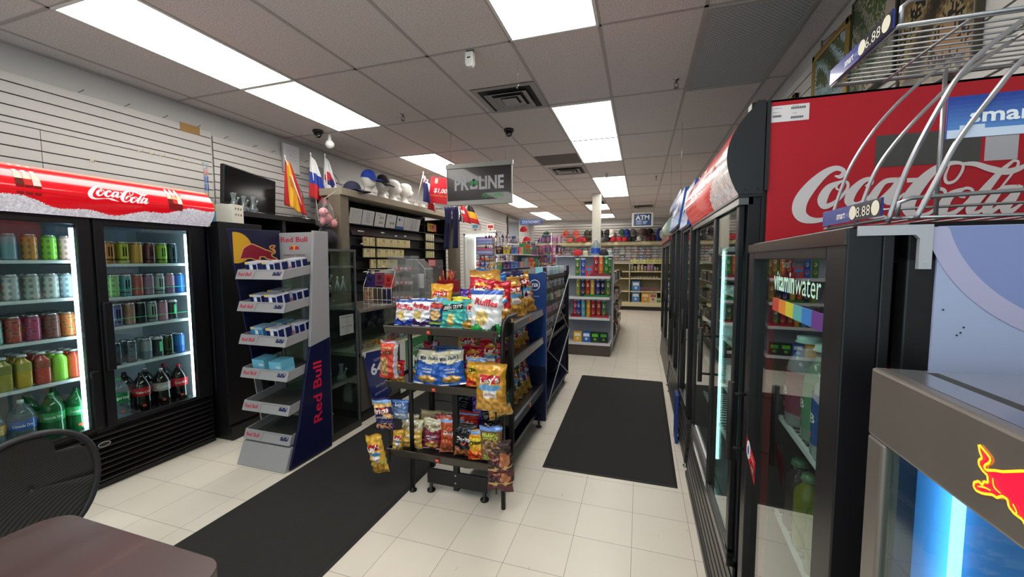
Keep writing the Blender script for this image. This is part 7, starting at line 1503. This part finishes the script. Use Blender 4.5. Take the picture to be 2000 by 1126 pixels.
for i, (x, z, c, s_, l) in enumerate(((-.60, 1.252, '#8a2436', .95, 'maroon cardboard tray under the tubes on the top gondola shelf'), (-.65, .927, '#2a7a3a', 1.2, 'green cardboard tray under the tubes on the middle gondola shelf'), (-.60, .602, '#a82a2e', .85, 'red cardboard tray, right one on the lower gondola shelf'), (-.97, .602, '#9a2026', .5, 'red cardboard tray, left one on the lower gondola shelf'))):
    o = t0 if i == 0 else copy_tree(t0); place(o, (x, 6.41, z), 0, l, 'cardboard trays on the gondola end', C(c), scale=(s_, 1.0, .6)); o['category'] = 'tray'
put('l', -.77, 6.42, 1.252, 0, '#c83a2a', '#3a8ad0', 'red and blue carton between the tubes on the top gondola shelf', 'cartons on the gondola end', s=.62)
for i, (x, c, l, n) in enumerate(((-.94, '#d8a82a', '#e8e0c8', 'yellow'), (-.80, '#2f62b0', '#d8e0f0', 'blue'), (-.665, '#1f241c', '#5ac03a', 'black and green'), (-.53, '#16181a', '#3a9a3a', 'black'))): put('l', x, 6.40, .201, 0, c, l, '%s carton on the base shelf of the gondola end' % n, 'cartons on the gondola end', s=.69)
big = bottle(.26, .075, 'water_bottle', prof=[(.9, 0), (1, .04), (1, .6), (.9, .7), (.3, .9), (.3, .95)], bodymat=liq['clear'], lab=1, labz=(.12, .45), capr=.02, sticker=False)
pb(big, -.69, 6.58, 1.58, 'large clear bottle with blue bottom on top of the gondola end', None, {'bottle_label': C('#2a52b8'), 'bottle_cap': C('#c8d0d8')})
MB(GD, True).box((-1.35, 6.50, 1.56), (-.42, 6.70, 1.58)).build('top_shelf', lw, GD)
for x, c, l in ((-.98, '#b81f2a', 'red cap lying on top of the gondola end'), (-.56, '#22222a', 'black cap lying on top of the gondola end')): pc(x, 6.56, 1.582, 100, c, l, None, .85)
for i, (x, z, s_, c, n) in enumerate(((-.86, 1.58, .7, '#b8b08a', 'beige'), (-.48, 1.58, .8, '#8a9a8a', 'pale green'))): put('m', x, 6.6, z, 12, c, '#d8d8c8', '%s box on top of the gondola end' % n, 'boxes on top of the gondola end', s=s_)
# gondola body running away from the camera: shelves facing the aisle
GA = empty('gondola_shelving', (-.75, 8.2, 0)); tag(GA, 'long aisle gondola with dark packaged goods behind the crisp tube shelf', 'shelving')
m = MB(GA, True); m.box((-.90, 6.74, .1), (-.88, 9.4, 1.5)); m.build('back_panel', lm, GA)
m = MB(GA, True); m.box((-1.30, 6.74, 0), (-.42, 9.4, .14)); m.build('base', gbr, GA)
for z in (.18, .50, .82, 1.14, 1.44): 
    m = MB(GA, True); m.box((-1.30, 6.74, z - .02), (-.40 if z < 1.4 else -.55, 9.4, z)); m.build('shelf', lm, GA)
for x in (-.42,): MB(GA, True).box((x - .01, 6.735, 0), (x + .01, 6.755, 1.5)).build('upright', lw, GA)
rg2 = random.Random(4); dk = [('#4a3a2c', 'brown'), ('#2a2420', 'dark'), ('#8a6a4a', 'tan'), ('#b8b0a4', 'off-white'), ('#6a3a34', 'maroon'), ('#3a4038', 'olive'), ('#9a8a70', 'beige'), ('#c8a050', 'gold')]
for k, z in enumerate((.18, .50, .82, 1.14)):
    for i in range(15):
        c, n = dk[rg2.randrange(8)]; put('m', -.46 + rg2.uniform(-.02, .03), 6.84 + .17*i, z + .001, rg2.uniform(70, 110), c, dk[rg2.randrange(8)][0], '%s packet, %s from the near end, %s shelf up, aisle gondola' % (n, ORD[i], ORD[k]), 'packets on the aisle gondola', 'packet', s=rg2.uniform(1.0, 1.42))
for i in range(9):
    c, n = dk[rg2.randrange(8)]; put('m', -.66, 6.9 + .26*i, 1.441, rg2.uniform(40, 120), ['#c8c4bc', '#8a3a3a', '#d8c8a8', c][i % 4], '#e8e0d8', 'box on top of the aisle gondola, %s from the near end' % ORD[i], 'boxes on top of the aisle gondola', s=rg2.uniform(.9, 1.4))
# ---- middle gondola behind the snack unit
GM = empty('gondola_shelving', (-1.95, 7.4, 0)); tag(GM, 'cluttered middle gondola with small goods behind the snack racks', 'shelving')
m = MB(GM, True); m.box((-2.06, 5.6, 0), (-1.72, 9.6, .15)); m.build('base', gbr, GM)
m = MB(GM, True); m.box((-1.90, 6.0, .15), (-1.885, 9.6, 1.75)); m.build('back_panel', lm, GM)
for z in (.45, .80, 1.12, 1.38, 1.60): MB(GM, True).box((-2.07, 5.6, z - .015), (-1.71, 9.6, z)).build('shelf', lw, GM)
for k, z in enumerate((1.12, 1.38, 1.60)):
    for i in range(7):
        c, n = COLN[rg2.randrange(10)]; put('m', -2.005 + .115*(i % 3), 5.66 + .10*(i // 3), z + .001, rg2.uniform(-6, 6), c, COLN[rg2.randrange(10)][0], '%s box, %s, %s shelf at the near end of the cluttered gondola' % (n, ORD[i], ORD[k]), 'boxes on the near end of the cluttered gondola', s=rg2.uniform(.75, .95))
    for i in range(16):
        c, n = COLN[rg2.randrange(10)]; put('m', -1.79, 6.05 + .22*i, z + .001, rg2.uniform(60, 110), c, COLN[rg2.randrange(10)][0], '%s box, %s from the near end, aisle side, %s shelf, cluttered gondola' % (n, ORD[i], ORD[k]), 'boxes along the cluttered gondola', s=rg2.uniform(.8, 1.5))
# ---- spinner racks
hi = empty('hanging_packet'); m = MB(hi); m.box((-.028, -.005, -.13), (.028, .005, 0)); m.build('card', gloss, hi); m = MB(hi); m.box((-.02, -.009, -.115), (.02, -.005, -.045)); m.build('blister', gloss, hi)
kc = empty('key_ring'); m = MB(kc); m.tube([(0, 0, 0), (0, 0, -.05)], .002, 5); m.build('strap', gloss, kc); m = MB(kc); m.lathe([(0, -.10), (.014, -.09), (.016, -.07), (.010, -.05), (0, -.045)], 8, caps=False); m.build('charm', gloss, kc)
def spinner(x, y, zt, rad, rows, n, tmpl, cols, label, glabel, items, kind, z0=1.0, dz=.17):
    t = empty('spinner_rack', (x, y, 0)); tag(t, label, 'rack'); m = MB(t); m.tube([(0, 0, .02), (0, 0, zt)], .012, 8); m.build('pole', chrome, t); m = MB(t); m.lathe([(.22, 0), (.22, .02), (.02, .04)], 20); m.build('base', black, t)
    m = MB(t)
    for r in range(rows):
        z = zt - .04 - r*dz; m.tube([(rad*.55*cos(2*pi*k/16), rad*.55*sin(2*pi*k/16), z) for k in range(16)], .003, 5, closed=True)
        for k in range(n): a = 2*pi*k/n; m.tube([(0, 0, z), (rad*cos(a), rad*sin(a), z)], .002, 5)
    m.build('peg_arms', wwire, t); r_ = random.Random(int(x*100) + int(y*10))
    for r in range(rows):
        z = zt - .045 - r*dz
        for k in range(n):
            a = 2*pi*k/n
            if cos(a)*(-x) + sin(a)*(-y) < -.45*math.hypot(x, y): continue      # the far side shows nothing
            c = cols[r_.randrange(len(cols))]
            for q in (0, 1):
                rr_ = rad*(.96 - .3*q)
                putc(None, (x + rr_*cos(a), y + rr_*sin(a), z), '%s, %s, %s, %s arm, %s' % (kind, items, ('top ring', 'second ring', 'third ring', 'fourth ring', 'fifth ring')[r], ORD[k], ('outer', 'inner')[q]), glabel, kind.split()[-1], {'card': C(c), 'blister': C(cols[r_.randrange(len(cols))]), 'strap': C(c), 'charm': C(cols[r_.randrange(len(cols))])}, a + pi/2, tmpl=tmpl)
    return t
cA = ['#2a2a3a', '#8a2a4a', '#3a5ab0', '#d8d8d8', '#b89a6a', '#5a4a8a', '#2a2a2a', '#c84a4a', '#e0e0e0', '#6a8ab0']
spinner(-2.34, 6.42, 2.02, .19, 5, 10, kc, cA, 'spinner rack crowded with key rings left of the stationery sign', 'key rings on the first spinner', 'spinner near the lit case', 'small key ring')
spinner(-2.50, 7.6, 2.02, .20, 5, 10, hi, ['#c8b8b0', '#b84a4a', '#d8d4c8', '#8a6a7a', '#4a5a8a', '#a8a090'], 'spinner rack of carded goods below the mirror', 'carded goods on the second spinner', 'spinner below the mirror', 'small carded packet')
spinner(-2.32, 8.4, 1.95, .20, 5, 10, hi, ['#3a2a5a', '#4a2a4a', '#c83a3a', '#8a8a8a', '#d8d8d0', '#3a3a3a'], 'spinner rack with dark purple straps below the stationery sign', 'carded goods on the third spinner', 'spinner below the stationery sign', 'small carded packet')
spinner(-1.50, 6.9, 1.98, .20, 5, 12, hi, ['#7a3a6a', '#5a3a5a', '#b86a8a', '#3a3a4a', '#8a5a7a', '#4a6a7a', '#c8a8b8'], 'tall spinner rack of purple and pink sticks beside the crisp tubes', 'sticks on the fourth spinner', 'purple spinner beside the tubes', 'pink or purple packet')
# ---- tall pale post display, lit cabinet and framed mirror
LC = empty('lit_display_cabinet', (-3.12, 7.70, 0)); tag(LC, 'white-lit display cabinet of colourful cards behind the counter end', 'display cabinet')
m = MB(LC, True); m.box((-3.48, 7.665, 0), (-2.78, 7.70, 2.12)); m.box((-3.50, 7.62, 2.02), (-2.78, 7.92, 2.06)); m.box((-3.50, 7.62, .1), (-3.46, 7.92, 2.05)); m.build('carcass', mat('lit_white', '#d8d8d4', .5), LC)
lt = mat('case_tube', '#ffffff', .5, emit='#f4fff8', es=3.); m = MB(LC, True); m.box((-3.45, 7.60, 2.00), (-2.80, 7.62, 2.02)); m.box((-3.24, 7.60, 1.35), (-3.225, 7.62, 2.0)); m.build('light_tube', lt, LC)
for i in range(6):
    for k in range(4):
        c, n = COLN[rg2.randrange(10)]; put('m', -3.17 + .10*k, 7.635, 1.26 + .125*i, 0, c, '#c8c8d8', '%s card, %s from left, %s row of the lit cabinet' % (n, ORD[k], ORD[i]), 'cards in the lit cabinet', 'card', s=.8)
m = MB(LC, True); m.box((-3.20, 7.58, 1.62), (-2.84, 7.60, 1.98), c=C('#7a8ac0'))
for k in range(5): m.box((-3.18, 7.576, 1.65 + .065*k), (-2.86, 7.58, 1.69 + .065*k), c=C(['#a8b0d8', '#c85a6a', '#d8c8a0', '#8a9ad0', '#b8a8d8'][k]))
m.build('hanging_card', paint, LC)
put('l', -3.28, 7.79, 2.062, 0, '#c8c4b8', '#5a8ab0', 'white boxed appliance on top of the lit cabinet', None, s=.9); put('l', -2.95, 7.79, 2.062, 5, '#d8d0c8', '#b83a3a', 'white and red patterned box on top of the lit cabinet', None, s=.8)
MR = empty('framed_mirror', (XL + .03, 13.3, 2.55)); tag(MR, 'framed mirror high on the left wall left of the stationery sign', 'mirror'); m = MB(MR); m.box((0, -.62, -.42), (.03, .62, .42)); m.build('frame', mat('mirror_frame', '#5a5048', .5), MR); MB(MR).box((.03, -.55, -.36), (.032, .55, .36)).build('mirror_glass', mat('mirror', '#c8d4e0', .04, 1.), MR)
# ---- hanging department signs
def dept(x, y, z, w_, h_, txt, lab, bgc, brd, atm=False):
    t = empty('hanging_sign', (x, y, z)); tag(t, lab, 'sign'); m = MB(t)
    m.box((-w_/2, -.006, -h_/2), (w_/2, .006, h_/2), c=C(brd)); k = .012 if not atm else .045; m.box((-w_/2 + k, -.008, -h_/2 + k*.6), (w_/2 - k, -.006, h_/2 - k*.6), c=C(bgc))
    if not atm: m.box((-w_/2 + .02, -.0085, -h_/2 + .02), (w_/2 - .02, -.008, -h_/2 + .023), c=C('#d8dce8')); m.box((-w_/2 + .02, -.0085, h_/2 - .023), (w_/2 - .02, -.008, h_/2 - .02), c=C('#d8dce8')); m.text(txt, (0, -.009, -h_*.24), h=h_*.48, w=w_*.8, c=C('#e4e8f0'), bold=.01)
    else:
        m.text(txt, (0, -.009, .0), h=.12, w=.34, c=C('#e8ecf0'), bold=.03); m.box((-.15, -.009, -.12), (-.02, -.008, -.02), c=C('#b8c4d8'))
        for q in range(3): m.box((-.14 + .04*q, -.010, -.11), (-.112 + .04*q, -.009, -.04), c=C('#5a7ab0'))
        for q in range(3): m.box((.01, -.009, -.05 - .03*q), (.13 - .02*q, -.008, -.035 - .03*q), c=C('#c8d0e0'))
    m.build('sign_panel', gloss, t); m = MB(t)
    for xx in (-w_*.4, w_*.4): m.tube([(xx, 0, h_/2), (xx, 0, ZC - z)], .002, 5)
    m.build('hanging_wire', steel, t)
dept(-2.555, 9.5, 2.44, .56, .125, 'STATIONERY', 'small blue hanging sign reading stationery', '#2f5aa8', '#2f5aa8')
dept(.03, 11.0, 2.545, .52, .36, 'ATM', 'white-bordered blue hanging sign with ATM lettering', '#2a4a80', '#d8d8cc', True)
# ---- back beige unit with slatwall, hats and cards
be = mat('beige_shelf', '#b5ab8c', .5); bel = mat('beige_lip', '#cfc49c', .5)
BU = empty('back_shelving', (-1.4, 12.7, 0)); tag(BU, 'long beige shelving along the back of the shop, with caps on top', 'shelving')
bx0, bx1 = -3.6, .62
m = MB(BU, True); m.box((bx0, 12.95, 0), (bx1, 13.0, 1.40)); m.build('back_panel', mat('beige_back', '#8f876c', .6), BU)
m = MB(BU, True); m.box((bx0, 12.5, 0), (bx1, 12.95, .12)); m.build('kick_base', mat('kick_brown', '#2f2621', .5), BU)
m = MB(BU, True); m.box((bx0, 12.44, .12), (bx1, 12.95, .24)); m.build('base_shelf', bel, BU)
for z in (.57, .96, 1.17, 1.42): m = MB(BU, True); m.box((bx0, 12.52, z - .03), (bx1, 12.95, z)); m.build('shelf', bel, BU)
m = MB(BU, True); m.box((bx0 + .2, 12.60, 1.96), (bx1, 12.98, 2.06)); m.build('top_shelf', bel, BU)
for x in (bx0, -1.6, -.32, bx1 - .03): MB(BU, True).box((x, 12.50, .12), (x + .03, 12.95, 1.42)).build('divider', be, BU)
sw_ = MB(BU, True); sw_.box((bx0 + .2, 13.0, 1.40), (bx1, 13.006, 2.66), m=1); z = 2.66
while z > 1.45: sw_.box((bx0 + .2, 12.985, z - .075), (bx1, 13.0, z - .008), m=0); z -= .083
sw_.build('slat_panel', [mat('slat_far', '#bdbab4', .55), groove], BU)
struct(MB().box((bx0 + .2, 13.01, 0), (bx1, 13.06, 2.66)).build('wall_partition', wallm))
rh = random.Random(9); hc = [('#1c1a1e', 'black'), ('#a8202a', 'red'), ('#1f2f7a', 'navy'), ('#2a4a34', 'green'), ('#5a5450', 'grey'), ('#c8c4bc', 'white'), ('#6a4a30', 'brown'), ('#4a1c20', 'maroon'), ('#3a3a2a', 'camouflage'), ('#c85a4a', 'coral')]
hats = [(-3.1, 0, 'navy'), (-2.95, 1, 'green'), (-2.78, 0, 'brown'), (-2.62, 0, 'navy'), (-2.30, 1, 'coral'), (-2.15, 0, 'coral'), (-1.98, 1, 'coral'), (-1.85, 0, 'red'), (-1.7, 0, 'red'), (-1.62, 1, 'camouflage'), (-1.45, 1, 'camouflage'), (-1.38, 0, 'red'), (-1.22, 1, 'black'), (-1.15, 0, 'grey'), (-1.0, 1, 'black'), (-.98, 0, 'black'), (-.86, 1, 'white'), (-.8, 0, 'red'), (-.62, 0, 'red'), (-.56, 1, 'green'), (-.46, 0, 'red'), (-.42, 1, 'navy'), (-.32, 0, 'black'), (-.24, 1, 'grey'), (-.16, 0, 'black'), (-.06, 0, 'white'), (.02, 1, 'grey'), (.10, 1, 'maroon'), (.24, 0, 'maroon'), (.26, 1, 'black'), (.38, 0, 'maroon'), (.50, 0, 'navy'), (.55, 1, 'navy')]
hdm = dict((n, c) for c, n in hc)
for i, (x, lv, n) in enumerate(hats):
    pc(x, 12.75 if lv == 0 else 12.875, 2.096 if lv == 0 else 2.33, -90 + rh.uniform(-25, 25), hdm[n], '%s cap %s, %s of the caps from the left' % (n, 'hung on the back slats' if lv else 'on the long beige back shelf', ORD[i]), 'caps at the back of the shop', 1.15, 0, 25 if lv else 0)
pc(-3.55, 12.3, 2.42, -60, '#b8202a', 'red cap on the left wall end below the stationery sign, upper', None, 1.4); pc(-3.45, 12.3, 2.1, -60, '#c01f2a', 'red cap on the left wall end below the stationery sign, lower', None, 1.4)
rb2 = random.Random(5)
for k, z in enumerate((1.88, 1.80, 1.715, 1.63, 1.55)):
    for i in range(20):
        x = -3.2 + .19*i; c, n = [('#8a9ac0', 'blue'), ('#c8c4c8', 'white'), ('#b87a7a', 'pink'), ('#5a6aa8', 'indigo'), ('#d8d4cc', 'cream'), ('#a8503a', 'rust'), ('#3a3f5a', 'dark')][rb2.randrange(7)]
        putc(None, (x + rb2.uniform(-.02, .02), 12.968, z + .03), '%s card hanging %s from left, %s row under the cap shelf, back wall' % (n, ORD[i], ORD[k]), 'cards hanging on the back slatwall', 'card', {'card': C(c), 'blister': C('#c8c8c8')}, 0, tmpl=hi, scale=(2.35, 2, .56))
for i in range(10): c, n = [('#b8b04a', 'yellow'), ('#c8c46a', 'pale yellow'), ('#a8a83a', 'olive yellow')][i % 3]; put('m', -.25 + .09*i, 12.62, 1.421, 0, c, '#d8d8a0', '%s packet, %s from left, fourth shelf up of the beige shelving' % (n, ORD[i]), 'yellow packets on the beige shelving', 'packet', s=.78)
cy = empty('pill_bottle'); m = MB(cy); m.lathe([(.045, 0), (.045, .17), (.03, .18)], 14); m.build('bottle_body', gloss, cy); m = MB(cy); m.lathe([(.036, .18), (.036, .21), (0, .21)], 14, caps=False); m.build('bottle_cap', whitepl, cy)
for i, (x, c, n, s_) in enumerate(((-.24, '#a8a48a', 'grey', 1), (-.15, '#b8b4a4', 'pale', .7), (-.05, '#c8b88a', 'cream', 1), (.05, '#c8b090', 'peach', .95), (.14, '#a89ab0', 'lilac', .7), (.24, '#a88aa8', 'mauve', 1.1), (.33, '#9a7aa0', 'violet', 1.1), (.42, '#b8a88a', 'sand', .6), (.49, '#8a9a9a', 'slate', .5))): putc(None, (x, 12.64, 1.171), '%s lotion bottle, %s from left, third shelf up of the beige shelving' % (n, ORD[i]), 'bottles on the beige shelving', 'bottle', {'bottle_body': C(c)}, 0, tmpl=cy, scale=s_)
for i in range(9): put('s', -.24 + .09*i, 12.62, .961, 0, '#b8b4a8', '#8a8a80', 'small pale box, %s from left, second shelf up of the beige shelving' % ORD[i], 'small boxes on the beige shelving', s=.9)
put('l', -.12, 12.66, .571, 0, '#3f7ab8', '#d8dce4', 'blue carton on the lower middle shelf of the beige shelving', None, s=1.25)
put('l', -.12, 12.66, .241, 0, '#3f7ab8', '#d8dce4', 'blue carton on the bottom shelf of the beige shelving', None, s=1.2); put('l', .16, 12.66, .241, 0, '#c8902a', '#e8c890', 'orange box on the bottom shelf of the beige shelving', None, s=1.2); put('l', .38, 12.66, .241, 0, '#c8bca4', '#a8604a', 'white box on the bottom shelf of the beige shelving', None, s=1.15); put('m', .54, 12.64, .241, 0, '#3a7a3a', '#a8c88a', 'green box on the bottom shelf of the beige shelving', None, s=1.2)
ro = MB(); ro.tube([(.04*cos(2*pi*k/16), 0, .05 + .04*sin(2*pi*k/16)) for k in range(16)], .015, 8, closed=True); r0 = ro.build('tape_roll', mat('mauve_roll', '#8a4a6a', .5))
for i, x in enumerate((.06, .17, .30, .42)): o = r0 if i == 0 else copy_tree(r0); place(o, (x, 12.60, .577), 0, 'mauve ring-shaped roll on the lower middle beige shelf, %s from left' % ORD[i], 'mauve rolls on the beige shelving'); o['category'] = 'roll'
# ---- far right coolers
def farcooler(y0, y1, zt, head, label, seed, base='#3a3734', X0=.33, hc='#2f62b0', rounded=False):
    t = empty('drink_cooler', (.72, (y0 + y1)/2, 0)); tag(t, label, 'cooler'); m = MB(t, True)
    m.box((X0 + .06, y0, .05), (1.10, y0 + .03, zt)); m.box((X0 + .06, y1 - .03, .05), (1.10, y1, zt)); m.box((1.07, y0, .05), (1.10, y1, zt)); m.box((X0 + .06, y0, zt - .25), (1.10, y1, zt)); m.build('cabinet', black, t)
    m = MB(t, True)
    for k in range(6): m.box((X0 - .005 + .004*k, y0, .05 + .055*k), (X0 + .06, y1, .095 + .055*k))
    m.build('base_grille', mat('base_' + base[1:], base, .4, .2), t)
    for y in (y0 + .05, y1 - .05): MB(t, True).lathe([(.018, 0), (.02, .01), (.008, .02), (.008, .06)], 12, o=(X0 + .01, y, 0)).build('levelling_foot', steel, t)
    n = 2 if y1 - y0 > .9 else 1; L_ = (y1 - y0)/n
    for k in range(n):
        a, b = y0 + L_*k, y0 + L_*(k + 1); m = MB(t, True); m.box((X0, a + .004, .38), (X0 + .05, a + .06, zt - .26)); m.box((X0, b - .06, .38), (X0 + .05, b - .004, zt - .26)); m.box((X0, a + .06, .38), (X0 + .05, b - .06, .44)); m.box((X0, a + .06, zt - .32), (X0 + .05, b - .06, zt - .26))
        d = m.build('door', black, t, bevel=.003); MB(t, True).box((X0 + .02, a + .06, .44), (X0 + .024, b - .06, zt - .32)).build('door_glass', glass, d)
        m = MB(t, True); m.tube([(X0 - .03, a + .09, .9), (X0 - .03, a + .09, 1.15)], .009, 8); m.tube([(X0 - .03, a + .09, .93), (X0, a + .09, .93)], .005, 6); m.tube([(X0 - .03, a + .09, 1.12), (X0, a + .09, 1.12)], .005, 6); m.build('door_handle', blackmat, d)
    if rounded:
        m = MB(t, True); m.smooth = True; pr = [(X0 + .05 - .10*sin(pi*k/14)**.8, zt - .22 + .26*k/14) for k in range(15)]; m.prism(pr + [(X0 + .1, zt + .04), (X0 + .1, zt - .22)], 1, y0, y1, c=C(hc)); m.build('header_sign', gloss, t)
        MB(t, True).box((X0 - .02, y0, zt - .26), (X0 + .06, y1, zt - .21)).build('red_trim', mat('trim_red', '#7a3028', .4), t)
    else:
        m = MB(t, True); m.prism([(X0 - .01, zt - .30), (X0 - .03, zt - .29), (X0 + .02, zt + .02), (X0 + .06, zt + .02)], 1, y0 + .01, y1 - .01, c=C(hc)); h_ = m.build('header_sign', gloss, t)
        m = MB(t, True); m.text(head, (X0 - .012, (y0 + y1)/2, zt - .15), (0, -1, 0), (.14, 0, 1), h=.09, w=min(.5, (y1 - y0)*.7), c=C('#e8ecf4'), bold=.03); m.build('header_lettering', paint, h_)
    m = MB(t, True); m.box((.40, y0 + .04, .5), (.412, y0 + .06, zt - .35)); m.build('led_tube', mat('led_far', '#ffffff', .5, emit='#d8ecff', es=2.2), t)
    r_ = random.Random(seed)
    for z in (.46, .78, 1.08, 1.38):
        MB(t, True).box((.43, y0 + .04, z - .01), (1.05, y1 - .04, z)).build('shelf', wirew, t)
        for k in range(int((y1 - y0 - .15)/.10)): 
            c, n_ = COLN[r_.randrange(10)]; pb(J2, .47, y0 + .10 + .10*k, z + .001, '%s bottle, %s from the near end at shelf height %d centimetres, %s' % (n_, ORD[k], int(z*100), label.split(' with')[0]), 'bottles in the far coolers', {'bottle_body': C(c), 'bottle_cap': C('#c8c8c8')}, rz=pi, scale=1.1)
    return t
farcooler(3.02, 3.60, 2.04, 'pepsi', 'narrow blue-headed cooler with white lettering next to the red canopy cooler', 1)
farcooler(3.70, 4.86, 2.10, 'pepsi', 'wide black cooler with slanted blue header along the right wall', 2, hc='#3a6ab8')
farcooler(5.00, 6.80, 2.0, 'ice', 'farthest cooler with pale rounded header and grey base', 3, '#5a5550', hc='#b8c8b8', rounded=True)
o = MB(); o.box((.296, 3.44, .0), (.316, 3.60, .40)); tag(o.build('blue_crate', mat('crate_blue', '#1f3f8a', .4)), 'blue panel standing at the foot of the narrow cooler', 'panel')
t = empty('hanging_sign', (.42, 5.75, 2.25)); tag(t, 'small pale blue hanging sign above the far coolers', 'sign'); m = MB(t); m.box((-.004, -.9, -.045), (.004, .9, .045), c=C('#6a8ac0')); m.box((-.005, -.85, -.025), (-.004, .85, .025), c=C('#a8b8d8')); m.build('sign_panel', gloss, t)
for y_ in (-.8, .8): MB(t).tube([(0, y_, .045), (0, y_, .79)], .002, 5).build('hanging_wire', steel, t)
# builder pieces that were never placed are removed
for ob in [o_ for o_ in list(COL.objects) if o_.parent is None and o_.type in ('EMPTY', 'MESH') and 'label' not in o_ and o_.get('kind') is None]:
    for c_ in list(ob.children_recursive): bpy.data.objects.remove(c_)
    bpy.data.objects.remove(ob)
